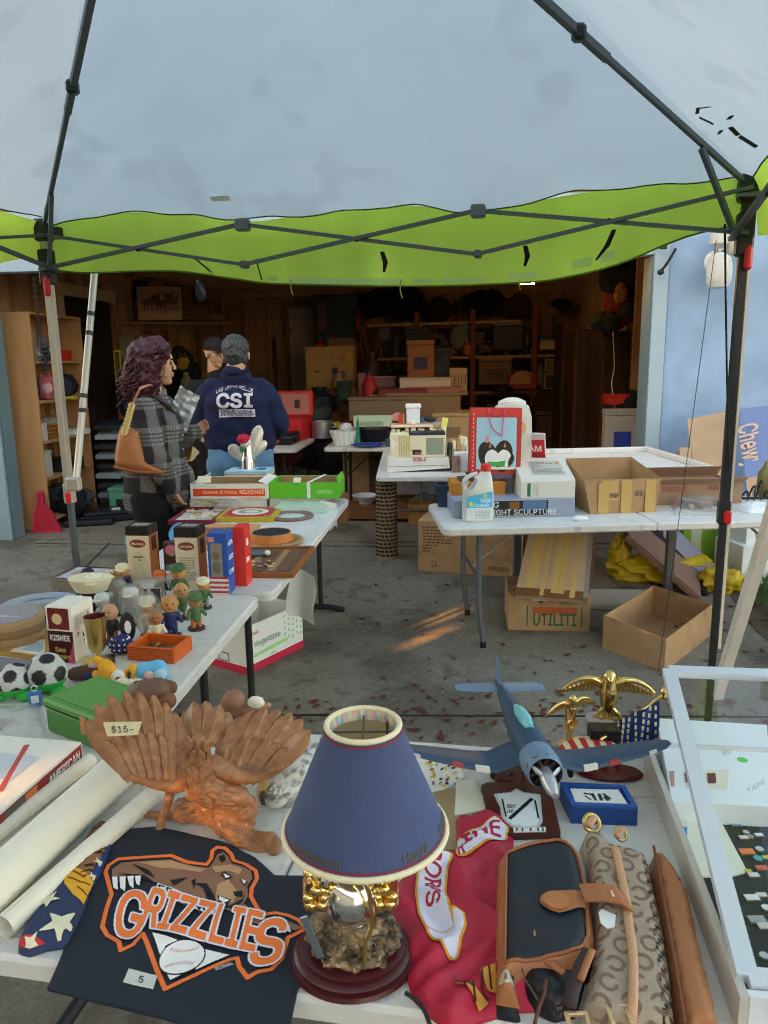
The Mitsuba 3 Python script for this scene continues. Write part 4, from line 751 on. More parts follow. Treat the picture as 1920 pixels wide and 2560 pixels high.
part(wp,'name_plate',ext(Polygon([(.248,1.359),(.313,1.359),(.311,1.345),(.247,1.344)]),.002,(0,0,TT+.014)),C('dcdcd8',.4),False);part(wp,'plate_marks',cc(*[ext(line2(l,.003),.0006,(0,0,TT+.0162))for l in([(.255,1.357),(.254,1.347)],[(.266,1.357),(.265,1.346)],[(.283,1.357),(.281,1.346)],[(.297,1.357),(.296,1.346)],[(.307,1.357),(.305,1.346)])]),C('2a2b2d',.6),False)
bc_=thing('blue_card_case','shallow blue case holding a white card with a dark emblem','case')
bo=Polygon([(.369,1.478),(.503,1.463),(.504,1.382),(.373,1.394)]);part(bc_,'tray',ext(bo,.040,(0,0,TT-.004)),C('1c4286',.35),False)
part(bc_,'rim',ext(bo.difference(bo.buffer(-.010)),.006,(0,0,TT+.036)),C('2a549c',.35),False)
cd=Polygon([(.384,1.458),(.486,1.451),(.49,1.383),(.383,1.394)]).buffer(-.001);part(bc_,'card',ext(cd,.0015,(0,0,TT+.0375)),C('dcdcd8',.6),False)
part(bc_,'emblem',ext(union_all([line2(l,w)for l,w in(([(.409,1.438),(.425,1.433),(.426,1.418)],.004),([(.427,1.437),(.427,1.411)],.005),([(.44,1.435),(.439,1.411)],.007),([(.449,1.435),(.458,1.415)],.006),([(.448,1.424),(.452,1.41)],.006),([(.409,1.429),(.418,1.413)],.003))]),.0008,(0,0,TT+.0392)),C('2c3038',.6),False)
for nm,lab,cat,q,col,z in(('pin_card','white sheet set with rows of gold and coloured pins behind the lamp shade','pin card',[(.06,1.669),(.17,1.609),(.172,1.569),(.1,1.496)],'e4e2da',.004),('cream_sheet','cream paper sheet lying between the lamp and the plaque','paper',[(.153,1.55),(.192,1.555),(.212,1.458),(.208,1.438),(.137,1.42)],'dedccb',.002),('tan_card','plain tan cardboard sheet just right of the lamp shade','card',[(.098,1.508),(.149,1.525),(.131,1.309),(.084,1.305)],'a08a66',.0045)):
 t=thing(nm,lab,cat);part(t,'sheet',ext(Polygon(q),z,(0,0,TT+(.003 if nm=='cream_sheet' else 0))),C(col,.7),False)
 if nm=='pin_card':
  g_=Polygon(q).buffer(-.006);k=0
  while k<26:
   x,y=rng.uniform(g_.bounds[0],g_.bounds[2]),rng.uniform(g_.bounds[1],g_.bounds[3])
   if g_.contains(Point(x,y)):part(t,'pin',bx(rng.uniform(.006,.014),rng.uniform(.004,.008),.003,(x,y,TT+z),rz=rng.uniform(0,90),b=.001),[GOLD,GOLD,C('7c1f2a',.4),C('2b2f45',.4),BRASS][k%5],False);k+=1
q=(.279,1.566,.741);pp=thing('small_pin','tiny black and gold pin lying under the left wing of the aeroplane','pin',at=q);part(pp,'head',blob(.009,(0,0,.009),(1,1,.8)),C('23231f',.4),50);part(pp,'clasp',bx(.009,.012,.004,(0,-.014,0),b=.001),GOLD,30)
#red corps flag
rp_=Polygon([(.139,1.405),(.206,1.425),(.241,1.422),(.254,1.386),(.237,1.287),(.311,1.121),(.291,.989),(.232,.939),(.178,.937),(.149,.927),(.082,.906),(.057,.929),(.032,.962),(.022,1.009),(.017,1.057),(-.002,1.084),(-.013,1.15),(-.001,1.193),(.022,1.226),(.072,1.296),(.129,1.299)])
rm,rz0_=puff(rp_,.024,.007,.05,TT,.012,16,6)
def rz_(x,y):return rz0_(x,y)+np.minimum(1,(rz0_(x,y)-TT)/.02)*(.006*np.sin(95*(x-.35*y)+5*np.sin(22*y))+.004*np.sin(60*y+30*x))
nb_=rm.vertices[:,2]>TT+.0045;rm.vertices[nb_,2]=rz_(rm.vertices[nb_,0],rm.vertices[nb_,1])
rf=thing('red_flag','crumpled red flag with a white lettered scroll edged in gold','flag');rfc=part(rf,'cloth',rm,bsdf('red_cloth',(.42,.012,.042),.55,sheen=.6),60)
RF=lambda n,poly,col,lv:part(rfc,n,on(poly.intersection(rp_.buffer(-.001)),rz_,.0022+.0011*lv,.006),C(col,.7),True)
s1=Polygon([(.133,1.316),(.167,1.343),(.213,1.368),(.236,1.357),(.223,1.314),(.179,1.296),(.153,1.28),(.129,1.269)]).buffer(0);s2=Polygon([(.085,1.263),(.115,1.26),(.103,1.218),(.096,1.177),(.097,1.123),(.104,1.079),(.105,1.111),(.12,1.1),(.121,1.079),(.11,1.049),(.099,1.007),(.081,1.033),(.062,1.06),(.051,1.109),(.048,1.162),(.053,1.215)]).buffer(0)
RF('scroll_edge',union_all([s1.buffer(.004),s2.buffer(.004)]),'d99a25',1);RF('scroll',union_all([s1,s2]),'d2cfe0',2)
RF('scroll_fold',union_all([line2([(.059,1.068),(.084,1.071),(.105,1.076)],.002)]),'d98a3a',3)
RF('lettering',union_all([put_text('INE',[(.143,1.289),(.219,1.324),(.222,1.362),(.14,1.326)]),put_text('CORPS',[(.064,1.259),(.061,1.131),(.086,1.13),(.099,1.258)]),put_text('R',[(.13,1.266),(.144,1.275),(.141,1.304),(.131,1.295)])]),'a8203a',3)
RF('emblem_gold',union_all([Polygon(q).buffer(0)for q in([(.093,.977),(.109,.971),(.134,.953),(.141,.937),(.126,.926),(.12,.948),(.105,.96)],[(.134,.985),(.158,.991),(.157,.953),(.142,.962)])]),'c88a3a',2)
RF('emblem_black',union_all([line2(q,.0028)for q in([(.109,.974),(.109,.954)],[(.122,.965),(.123,.94)],[(.137,.982),(.135,.959),(.142,.942)],[(.148,.988),(.149,.962)],[(.095,.976),(.121,.959)])]),'1c1614',3)
#navy flap bag
nbp=Polygon([(.198,1.229),(.212,1.244),(.27,1.273),(.317,1.28),(.341,1.268),(.35,1.232),(.342,1.154),(.329,1.067),(.322,1.033),(.304,.996),(.277,.974),(.239,.968),(.203,.967),(.182,.958),(.183,.922),(.161,.927),(.151,.93),(.167,1.044)]).buffer(.002)
nbg=thing('navy_handbag','navy handbag with tan leather trim and a round tab closure','handbag')
bm,bz=puff(nbp,.058,.009,.030,TT,.004,14,8);part(nbg,'body',bm,'navy_leather',60)
nin=Polygon([(.212,1.225),(.268,1.25),(.312,1.258),(.335,1.247),(.342,1.219),(.335,1.154),(.317,1.067),(.308,1.028),(.293,1.003),(.266,.989),(.224,.98),(.187,.977),(.169,.972)])
part(nbg,'trim',on(nbp.buffer(-.0015).difference(nin.buffer(-.001)),bz,.0022,.008),'tan_leather',True,'tan leather binding')
part(nbg,'piping',cc(*[tube([(x,y,bz(np.array([x]),np.array([y]))[0]+.003)for x,y in np.array([g.interpolate(s).coords[0]for s in np.linspace(0,g.length,90)])],.0032,6)for g in(nin.exterior,)]),bsdf('tan_dark',(.30,.095,.035),.4),True)
tab=union_all([Point(*[(.272,1.092)][0]).buffer(.0255),Polygon([(.28,1.116),(.329,1.118),(.319,1.081),(.27,1.064)])]).buffer(.003).buffer(-.003)
part(nbg,'tab',on(tab,bz,.005,.008),'tan_leather',True);part(nbg,'tab_disc',on(Point(*[(.272,1.092)][0]).buffer(.0215),bz,.0072,.008),bsdf('tan_disc',(.42,.165,.06),.4),True)
sp3=[np.array((.318,1.103,.806)),np.array((.346,1.097,.812)),np.array((.373,1.089,.812)),np.array((.387,1.076,.806))];w_=[.020,.019,.021,.019]
part(nbg,'strap',loft([np.array([p+(0,w,0),p+(0,w,.004),p+(0,-w,.004),p+(0,-w,0)])for p,w in zip(sp3,w_)]),'tan_leather',False);part(nbg,'stud',bx(.004,.014,.004,sp3[2]+(-.01,0,.003),b=.001),C('e8dcc0',.2,.6),False)
part(nbg,'spot',on(line2([(.225,1.031),(.223,1.018)],.003),bz,.001,.01),C('9a7a5a',.6),True)
part(nbg,'corner_patch',on(Point(*[(.169,.949)][0]).buffer(.012).intersection(nbp),bz,.003,.008),C('b9b6a4',.5),True)
for pts in([(.209,.995),(.235,.979),(.254,.957)],[(.247,.999),(.241,.979),(.24,.969)]):part(nbg,'tan_strap',tube([(x,y,.790)for x,y in pts],.006,6,flat=.4),'tan_leather')
kb,kz=puff([(.192,.999),(.287,1.01),(.308,1.019),(.288,.972),(.266,.927),(.233,.92),(.218,.928),(.2,.945),(.191,.963)],.045,.009,.035,TT,.012,16,5)
bk=thing('black_leather_bag','black leather bag half hidden under the navy handbag','handbag');part(bk,'body',kb,bsdf('black_leather',(.012,.013,.017),.35,bump=(f_leather_b,.001,8e-4)),60)
part(bk,'thin_strap',tube([(x,y,.79)for x,y in[(.225,.945),(.217,.919),(.206,.899),(.194,.871)]],.003,6),C('5a3020',.5));part(bk,'thin_strap',tube([(x,y,.792)for x,y in[(.194,.965),(.194,.945),(.201,.924),(.206,.907)]],.0014,6),C('4a4a52',.4))
#monogram bag
mbp=Polygon([(.366,1.301),(.407,1.307),(.42,1.266),(.447,1.253),(.473,1.23),(.444,1.077),(.42,.977),(.389,.867),(.299,.869),(.262,.902),(.277,.935),(.318,1.027),(.338,1.107),(.355,1.199),(.364,1.25)])
mb,mz=puff(mbp,.056,.008,.022,TT,.006,12,3)
def f_mono(p,n,uv):
 a=fbm(p.x*60,p.y*60,p.z*60,2);w=noise(p.x*700,p.y*700,p.z*700);return mix((.42,.33,.25),(.30,.23,.17),a)*(.8+.4*w)
bsdf('jacquard',f_mono,.85)
mg=thing('monogram_handbag','beige fabric handbag patterned with brown letter C shapes','handbag');part(mg,'body',mb,'jacquard',60)
rings=[]
for i in range(9):
 for j in range(14):
  c=(.27+.042*i+(.021 if j%2 else 0),.86+.036*j);o=Point(c).buffer(.0170,10).difference(Point(c).buffer(.0112,10));o=affinity.scale(o,.8,1).difference(sbox(c[0]+(-.02 if j%2 else .004),c[1]-.006,c[0]+(-.004 if j%2 else .02),c[1]+.006))
  rings.append(o)
part(mg,'letter_print',on(union_all(rings).intersection(mbp.buffer(-.004)),mz,.0008,.01),C('7a6555',.85),True,kind='stuff')
for pts in([(.411,1.232),(.401,1.171),(.388,1.095),(.376,1.041),(.362,.979),(.341,.913),(.325,.869)],):part(mg,'handle',tube([(x,y,mz(np.array([x]),np.array([y]))[0]+.004)for x,y in curve(np.c_[pts,np.zeros(len(pts))],30)[:,:2]],.0075,8,flat=.6),bsdf('pale_tan',(.52,.29,.16),.45),True)
dpy=Polygon([(.447,1.258),(.465,1.244),(.418,1.037),(.378,.877),(.359,.878),(.39,.988)]).intersection(mbp.buffer(.03));chk=[]
for i in range(60):
 for j in range(12):x,y=.37+.014*j+.007*(i%2)-.0007*i,.84+.0085*i;chk.append(sbox(x,y,x+.0065,y+.0065))
part(mg,'dark_check',on(union_all(chk).intersection(Polygon([(.462,1.237),(.472,1.226),(.444,1.077),(.42,.977),(.389,.867),(.368,.868),(.398,.977)])).intersection(mbp.buffer(-.003)),mz,.0009,.01),C('2a211d',.8),True,kind='stuff')
part(mg,'side_strap',tube([(x,y,.80)for x,y in[(.298,.987),(.278,.957),(.256,.914),(.245,.888)]],.011,6,flat=.5),C('3a2a2c',.6),True);part(mg,'side_trim',tube([(x,y,.806)for x,y in[(.302,.982),(.286,.955),(.27,.927)]],.006,6,flat=.5),'tan_leather',True)
q=(.355,1.057,.81);part(mg,'tag',ext(Polygon([(.336,1.069),(.343,1.077),(.362,1.063),(.353,1.039),(.34,1.034),(.333,1.047)]),.002,(0,0,mz(np.array([q[0]]),np.array([q[1]]))[0]+.002)),C('dfe3e6',.5),False)
bsdf('pale_tan',(.52,.29,.16),.45)
for a_,c_ in(((.389,1.305,.8),.020),((.439,1.284,.79),.014)):(part(mg,'gold_ring',mv(trimesh.creation.torus(c_*.8,c_*.22,20,8),a_,rx=50,rz=20),BRASS,True),part(mg,'leather_loop',tube([np.array(a_)+(-.012,-.014,.004),np.array(a_)+(.006,.008,.008)],c_*.45,8,flat=.6),'pale_tan',True))
for q in((.253,.883,.79),(.312,.895,.79)):part(mg,'buckle',cc(bx(.032,.006,.006,q,b=.001),bx(.006,.03,.006,(q[0]-.013,q[1]-.015,q[2]),b=.001),bx(.006,.03,.006,(q[0]+.013,q[1]-.015,q[2]),b=.001)),C('d9b98a',.3,.6),30)
#tan leather sheath
so=Polygon([(.485,1.258),(.509,1.236),(.514,1.201),(.515,1.144),(.481,1.003),(.449,.862),(.39,.863),(.41,.956),(.434,1.056),(.459,1.162)]);shm,shz=puff(so,.050,.010,.018,TT,0,5,1)
sh_=thing('tan_leather_case','long tan leather case standing on edge at the right of the bags','leather case');part(sh_,'body',shm,'tan_leather',60);part(sh_,'edge_piping',tube([(x,y,.797)for x,y in[(.484,1.237),(.463,1.147),(.44,1.05),(.416,.95),(.393,.861)]],.0028,6),bsdf('tan_line',(.14,.045,.02),.5),True)
#glass display case with raised lid
dc=thing('display_case','white glass-topped display case with its framed lid raised','display case')
cw=[(.592,1.60),(.486,.90)]
part(dc,'side_wall',hull([(x+dx,y,z)for x,y in cw for dx in(0,.013)for z in(.741,.80)]),C('b9b6ae',.5),False)
part(dc,'front_wall',hull([(x,y+dy,z)for x,y in((.50,.90),(1.12,.80))for dy in(0,.013)for z in(.72,.80)]),C('d9dde4',.4),False)
part(dc,'far_wall',hull([(x,y+dy,z)for x,y in((.60,1.60),(1.22,1.52))for dy in(0,.013)for z in(.741,.80)]),C('c9cacb',.4),False)
part(dc,'floor',hull([(x,y,z)for x,y in((.60,1.60),(1.22,1.52),(1.12,.80),(.50,.90))for z in(.7445,.748)]),C('2b2c33',.9),False)
FC=bsdf('frame_white','cdd3de',.35,metallic=.2)
fa,fb=np.array((.675,1.7,.935)),np.array((.51,.93,.8));wv=np.array([.62,-.085,.0])
def frame_bar(p,q,w=.030,h=.016):
 d=(q-p)/np.linalg.norm(q-p);n=np.cross(wv,fb-fa);n/=np.linalg.norm(n);s=np.cross(n,d);return hull([c+s*a*w/2+n*b*h/2 for c in(p,q)for a in(-1,1)for b in(-1,1)])
for p,q in((fa,fb),(fa+wv,fb+wv),(fa,fa+wv),(fb,fb+wv)):part(dc,'lid_frame',frame_bar(p,q),FC,False)
part(dc,'lid_glass',trimesh.Trimesh([fa,fb,fb+wv,fa+wv],[[0,1,2],[0,2,3]],process=False),'glass',False)
part(dc,'hinge',bx(.03,.02,.02,fb+(.06,-.004,-.012)),C('9aa0a8',.3,.6),False)
wb=thing('white_flat_box','white flat box with a green dot sticker under the glass lid','box');bq=[(.669,1.74),(.92,1.697),(.765,1.359),(.572,1.381)];part(wb,'box',ext(Polygon(bq),.045,(0,0,.7485)),C('dfe6ea',.4),False)
pr=lambda n,q,col,z=.794:part(wb,n,ext(q,.0006,(0,0,z)),C(col,.5),False)
pr('green_sticker',Point(*[(.786,1.537)][0]).buffer(.011),'3fc43a');pr('picture_strip',Polygon([(.64,1.494),(.739,1.498),(.701,1.422),(.622,1.43)]),'dcd6c6');pr('picture',Polygon([(.685,1.483),(.703,1.483),(.688,1.444),(.671,1.445)]),'5c2a33',.7948);pr('picture',Polygon([(.608,1.495),(.619,1.495),(.598,1.437),(.59,1.437)]),'b58e7a');pr('picture',Polygon([(.638,1.488),(.65,1.487),(.639,1.455),(.626,1.449)]),'6c3a40',.7948)
pr('lettering',put_text('TAPE',[(.736,1.406),(.79,1.441),(.797,1.46),(.74,1.421)]),'bcc8d0');pr('lettering',put_text('07',[(.752,1.561),(.776,1.561),(.791,1.594),(.767,1.594)]),'b5b9b4')
for i,(nm,lab,q,col)in enumerate((('cream_envelope','large cream envelope with blue stripe inside the display case',[(.612,1.431),(.677,1.424),(.653,1.224),(.616,1.212),(.55,1.213)],'d9dccb'),('paper_card','small pale card at the left inside the display case',[(.593,1.432),(.614,1.431),(.598,1.357),(.579,1.357)],'d2d2c6'))):
 t=thing(nm,lab,'paper');part(t,'sheet',ext(Polygon(q),.003,(0,0,.7485+.0035*i)),C(col,.7),False)
 if i==0:part(t,'blue_stripe',ext(line2([(.612,1.407),(.573,1.309)],.006),.0008,(0,0,.7517)),C('2f8fd6',.5),False)
pc=[('e07b3a',740,1165,34),('57a6bf',672,1000,24),('d9c8c2',670,940,28),('d15b46',828,1262,26),('4f9fb4',805,1205,24),('c9ccd0',780,1305,24),('c8b53a',746,1280,16),('cfd3d6',812,1065,20),('8f9398',765,1075,16),('d6c6b4',720,1080,22),('b9bdc0',815,1150,22),('b8bf3a',858,1200,18),('d9dadc',770,1440,30),('cfc6c4',830,1425,22),('9b9ca0',800,1570,34),('c2bdb8',850,1610,30),('a5b5c0',735,1050,18),('d9d2cf',855,1500,22),('b8b8ba',845,1790,22)]
PP=[(.679,1.281),(.697,1.367),(.712,1.401),(.684,1.234),(.69,1.261),(.66,1.215),(.655,1.226),(.726,1.331),(.708,1.326),(.693,1.324),(.706,1.288),(.707,1.263),(.629,1.157),(.649,1.163),(.613,1.105),(.619,1.09),(.705,1.34),(.641,1.132),(.586,1.027)]
lab_=['orange','light blue','pale pink','coral red','teal','pale grey','mustard','silver','dull grey','buff','pale silver','lime green','white oblong','pale oblong','large grey','stone coloured','faded blue','off-white','ash grey']
for(col,x,y,r),q,l in zip(pc,PP,lab_):
 t=thing('lapel_pin',f'{l} enamel pin on the dark felt under the glass lid','pin','pins in the display case',at=(q[0],q[1],.7485));s=r*.00032
 part(t,'face',ext(Point(0,0).buffer(s,6)if x%2 else sbox(-s*1.2,-s*.7,s*1.2,s*.7),.004),C(col,.35),False);part(t,'rim',ext((Point(0,0).buffer(s*1.12,6)if x%2 else sbox(-s*1.32,-s*.82,s*1.32,s*.82)),.003),C('8d8a80',.3,.6),False)
 #things on the two tables at the left
TZ=.741
def L(px):return(px[0],px[1],TZ)
t=thing('trophy_cup','tall gold trophy cup with dark red inside on a square base','trophy',at=L((-.918,2.282,.741)))
part(t,'base',bx(.10,.085,.006,rz=20,b=.001),GOLD,30);part(t,'stem',lathe([(0,.006),(.022,.006),(.008,.014),(.007,.03),(.013,.036),(0,.036)],24),GOLD,40)
part(t,'cup',lathe([(0,.036),(.016,.036),(.026,.05),(.030,.10),(.033,.155)],36),BRASS,40);part(t,'lining',lathe([(.032,.154),(.028,.10),(0,.09)],36),C('5c0f18',.5),40)
t=thing('gift_box','dark red and white gift box reading Sea Moment behind the gold cup','box',at=L((-.988,2.275,.741)),rz=-13)
part(t,'box',bx(.092,.115,.185,(-.046,.0575,0),b=.001),C('e6e1d6',.5),30)
def on_front(par,n,m,mat,x,z,y=.0):part(par,n,front(m,(x,y,z)),mat,False)
on_front(t,'front_panel',ext(sbox(-.045,0,.045,.105),.0008),C('3c0d12',.4),-.046,0,-.0004);on_front(t,'front_picture',ext(sbox(-.035,0,.04,.07),.0008),C('6a1d22',.4),-.05,.11,-.0004);on_front(t,'picture_face',ext(Point(0,0).buffer(.018),.001),C('cdb88a',.5),-.052,.145,-.0008);on_front(t,'pink_flash',ext([(.02,0),(.045,0),(.045,.07),(.03,.03)],.001),C('b84560',.4),-.046,0,-.0008)
on_front(t,'lettering',text('Sea',.016),C('c6a24a',.4),-.05,.043,-.001);on_front(t,'lettering',text('Moment',.015,w=.07),C('c6a24a',.4),-.048,.020,-.001);on_front(t,'white_lettering',text('KISHEE',.018,w=.072),C('e8e4e0',.4),-.047,.082,-.001)
sdm=lambda m,y,z:mv(mv(mv(m,rx=90),rz=90),(.0004,y,z))
part(t,'side_print',sdm(scribble(5,.08,.05,7,3),.055,.13),C('b9aaa0',.6),False,kind='stuff');part(t,'side_flower',sdm(ext(union_all([Point(.03,.02).buffer(.008),Point(-.03,-.03).buffer(.006),Point(.02,-.05).buffer(.005)]),.0006),.055,.12),C('c77a5a',.6),False);part(t,'side_mark',sdm(ext(union_all([line2([(.0,0),(.004,-.02)],.005),line2([(.004,-.026),(0,-.04)],.004)]),.0006),.05,.09),C('222222',.6),False)
t=thing('round_tin_stack','stack of round tan lidded boxes with lilac grey top at the left edge','box',at=(-1.30,2.50,TZ))
for i,(r,z,h)in enumerate(((.115,0,.034),(.105,.034,.026),(.112,.062,.026))):part(t,'round_box',lathe([(0,z),(r,z),(r+.003,z+h*.5),(r,z+h),(0,z+h)],48),C(['9a7a58','8c6c4c','a58560'][i],.6),40)
part(t,'top',cyl(.098,.003,(0,0,.088),48),C('8f8a90',.5),40);part(t,'top_print',scribble(1,.08,.02,2,2).apply_translation((.01,-.02,.0912)),C('c9c6c8',.6),False,kind='stuff')
t=thing('framed_certificate','gold framed certificate lying flat on the left table','picture frame');q=Polygon([(-1.266,2.349),(-1.105,2.296),(-1.106,2.354),(-1.163,2.487),(-1.242,2.508),(-1.257,2.382)])
part(t,'frame',ext(q.difference(q.buffer(-.012)),.014,(0,0,TZ)),C('b98d4a',.35,.5),False);part(t,'sheet',ext(q.buffer(-.012),.006,(0,0,TZ)),C('d8d6c8',.5),False);part(t,'picture',ext(affinity.scale(q,.45,.45),.0008,(.01,.005,TZ+.0062)),C('9fb4c4',.5),False)
t=thing('grey_book','flat grey book with white lettering along its right edge','book');q=Polygon([(-1.267,2.303),(-1.056,2.244),(-1.034,2.224),(-1.063,2.113),(-1.176,2.121)]);part(t,'cover',ext(q,.018,(0,0,TZ)),C('6f7176',.5),False);[part(t,'lettering',ext(put_text(w_,q_),.0008,(0,0,TZ+.0182)),C('dfe0dc',.5),False)for w_,q_ in(('OFFICIALLY',[(-1.085,2.118),(-1.061,2.216),(-1.043,2.202),(-1.068,2.104)]),('LICENSED',[(-1.061,2.098),(-1.036,2.2),(-1.021,2.192),(-1.044,2.086)]))]
t=thing('silver_charger','round silver charger plate near the far left edge','plate',at=L((-1.346,2.826,.741)));part(t,'dish',lathe([(0,.004),(.10,.004),(.115,.012),(.15,.018),(.15,.021),(.112,.016),(.10,.008),(0,.008)],64),bsdf('pewter',(.50,.53,.60),.22,metallic=.9),40);part(t,'stand',cyl(.08,.005),C('3b3a3c',.5))
t=thing('glass_top_box','low grey box with a silver framed picture lid on the left table','box',at=(-1.26,3.13,TZ),rz=-12);part(t,'box',bx(.25,.19,.045,b=.002),C('8b8378',.5),30);part(t,'lid_frame',ext(sbox(-.128,-.098,.128,.098).difference(sbox(-.112,-.082,.112,.082)),.008,(0,0,.046)),SILVER,False);part(t,'picture',bx(.224,.164,.003,(0,0,.046)),C('b9b4bf',.3),False)
part(t,'picture_patch',cc(bx(.06,.05,.001,(-.06,.02,.049)),bx(.05,.08,.001,(.05,-.02,.049))),C('a5858c',.4),False,kind='stuff')
t=thing('cream_hat','cream peaked cap sitting among the bobbleheads','cap',at=(-1.095,2.72,TZ+.10));part(t,'crown',lathe([(.055,0),(.062,.02),(.075,.045),(.078,.055),(.06,.062),(0,.065)],36,1.05,.8),C('d5ccae',.7),40);part(t,'band',lathe([(.056,.0),(.058,.014)],36,1.05,.8),C('2a2422',.6),40)
solo('cap_stand',cyl(.035,.10,n=20),C('3b2a24',.6),'dark round block under the cream peaked cap','stand',M=M4((-1.095,2.72,TZ)))
solo('black_beret',lathe([(.02,0),(.05,.01),(.055,.022),(.03,.034),(0,.036)],28),C('16171d',.7),'black cap lying behind the cream peaked cap','cap',M=M4((-1.03,2.93,TZ)),smooth=40)
def card_carton(label,at,rz,w,d,h,top,fc,kind):
 t=thing('bobblehead_box',label,'box','bobblehead boxes',at=at,rz=rz)
 part(t,'box',bx(w,d,h,(0,d/2,0),b=.001),C(fc,.5),30);part(t,'top_band',cc(bx(w+.001,d+.001,h*.16,(0,d/2,h*.842))),C(top,.4),False)
 part(t,'top_print',scribble(1,w*.7,d*.5,3,4).apply_translation((0,d/2,h*1.003)),C('b9b3b0',.5),False,kind='stuff');part(t,'side_panel',bx(.0012,d*.9,h*.8,(w/2+.0005,d/2,.01)),C('9a5a32',.5),False);part(t,'side_dark_patch',bx(.0016,d*.45,h*.25,(w/2+.0007,d*.5,h*.55)),C('3a211a',.5),False)  # the side panel carries a darker brown patch
 part(t,'badge',front(ext(affinity.scale(Point(0,0).buffer(w*.36),1,.5),.001),(0,-.0004,h*.70)),C('7e3b24',.4),False);part(t,'badge_text',front(text('Grizzlies',.012,bold=False,w=w*.55),(0,-.0014,h*.70)),C('e6d9c4',.5),False)
 if kind=='face':
  part(t,'player_print',front(ext(union_all([Point(0,0).buffer(w*.33),affinity.scale(Point(0,-.06).buffer(w*.3),1,1.5)]),.001),(0,-.0005,h*.42)),C('cbbf9b',.6),False);part(t,'cap_print',front(ext(union_all([line2([(-.02,.0),(.02,.0)],.006),line2([(0,-.012),(.012,-.016)],.004)]),.001),(0,-.0015,h*.46)),C('39302a',.6),False)
 else:part(t,'small_print',front(scribble(1,w*.7,h*.4,10,6),(0,-.0005,h*.33)),C('9c8e7e',.6),False,kind='stuff')
 return t
card_carton('brown and cream bobblehead box with a big player face',L((-1.061,3.171,.741)),-7,.10,.10,.245,'1c1814','d9c7ab','face')
card_carton('brown and cream bobblehead box covered in small print',L((-.823,3.06,.741)),-7,.098,.10,.262,'201a16','d8c8b0','print')
t=thing('flag_gift_box','blue box with a window and a red striped flag bottom beside a red box','box',at=L((-.676,2.976,.741)),rz=-6);part(t,'box',bx(.082,.085,.255,(0,.043,0),b=.001),C('2453a8',.4),30)
part(t,'window_frame',front(ext(sbox(-.029,.075,.019,.215),.001),(0,-.0004,0)),C('8b8276',.3),False);part(t,'figure',cc(blob(.017,(-.005,-.001,.165),(1,.25,1.1)),blob(.018,(-.005,-.001,.115),(1,.2,1.5))),C('6e675e',.5),50,kind='stuff')
part(t,'flag_field',front(ext(sbox(-.0405,.0,.0405,.072),.001),(0,-.0003,0)),C('d9d0d0',.5),False);part(t,'flag_stripes',front(ext(union_all([sbox(-.0405,.006+.02*k,.0405,.015+.02*k)for k in range(4)]),.001),(0,-.0008,0)),C('b13a48',.5),False,kind='stuff');part(t,'flag_corner',front(ext(sbox(-.037,.22,-.012,.24),.001),(0,-.0005,0)),C('d58a8a',.5),False)
for k,s_ in enumerate(('USA','JUSTICE','STAR')):part(t,'lettering',mv(mv(mv(text(s_,.018,w=.06),rz=0),rx=90),(.0416,.043,.21-.06*k),rz=90),C('dfe3f0',.5),False)
t=thing('red_gift_box','plain bright red box standing directly behind the blue flag box','box',at=L((-.617,3.072,.741)),rz=-6);part(t,'box',bx(.05,.085,.255,(.006,.06,0),b=.001),C('d8382f',.4),30);part(t,'white_print',mv(cc(bx(.001,.03,.03,(.0318,.05,.17)),bx(.001,.04,.02,(.0318,.05,.10)))),C('eadcd6',.5),False,kind='stuff')
t=thing('pink_cartoon_box','brown box with pink cap figure between the two bobblehead boxes','box',at=L((-.945,3.257,.741)),rz=10);part(t,'box',bx(.065,.06,.15,(0,.03,0),b=.001),C('4a2620',.5),30);part(t,'pink_print',front(ext(Point(0,0).buffer(.024),.001),(0,-.0005,.12)),C('e0799a',.5),False);part(t,'face_print',front(ext(Point(0,0).buffer(.014),.001),(.004,-.0012,.105)),C('b98a78',.5),False);part(t,'blue_print',front(ext(sbox(-.026,.02,.026,.055),.001),(0,-.0005,0)),C('6f8494',.5),False)
for px,r,l in(((-1.236,3.584,.741),.062,'blue rimmed plate standing behind the tall player face box'),((-1.045,3.689,.741),.062,'blue rimmed plate standing behind the pink cap box')):
 t=thing('blue_plate',l,'plate','blue plates',at=(px[0],px[1]+.12,TZ+r),rx=75);part(t,'dish',lathe([(0,0),(r*.7,0),(r,.008),(r,.011),(r*.68,.004),(0,.004)],40),C('5c9fce',.25),40);part(t,'centre',cyl(r*.55,.0012,(0,0,.0045),32),C('a5c9e0',.3),40)
 part(t,'foot',mv(bx(.03,.05,.006,(0,-r,-.02))),C('88a',.5)if False else C('6a7a8a',.5),False)
t=thing('coin_tray','orange stained wooden tray box filled with coins and pins','tray',at=(-.735,2.335,TZ),rz=-14)
open_box(t,.165,.125,.05,C('c65a1c',.4),.010,C('6b625c',.6))
for k in range(6):part(t,'groove',bx(.166,.001,.002,(0,-.0626,.006+.0075*k)),C('7a300c',.5),False)
for k in range(46):a,r=rng.uniform(-.065,.065),rng.uniform(-.045,.045);part(t,'coin',mv(cyl(rng.uniform(.008,.012),.0025,n=12),(a,r,.008+rng.uniform(0,.012)),rx=rng.uniform(-30,30),ry=rng.uniform(-30,30)),[C('b9a05a',.4),C('c4c0b4',.4),C('a8884a',.4),C('7b6444',.4),C('9d9a92',.4)][k%5],40)
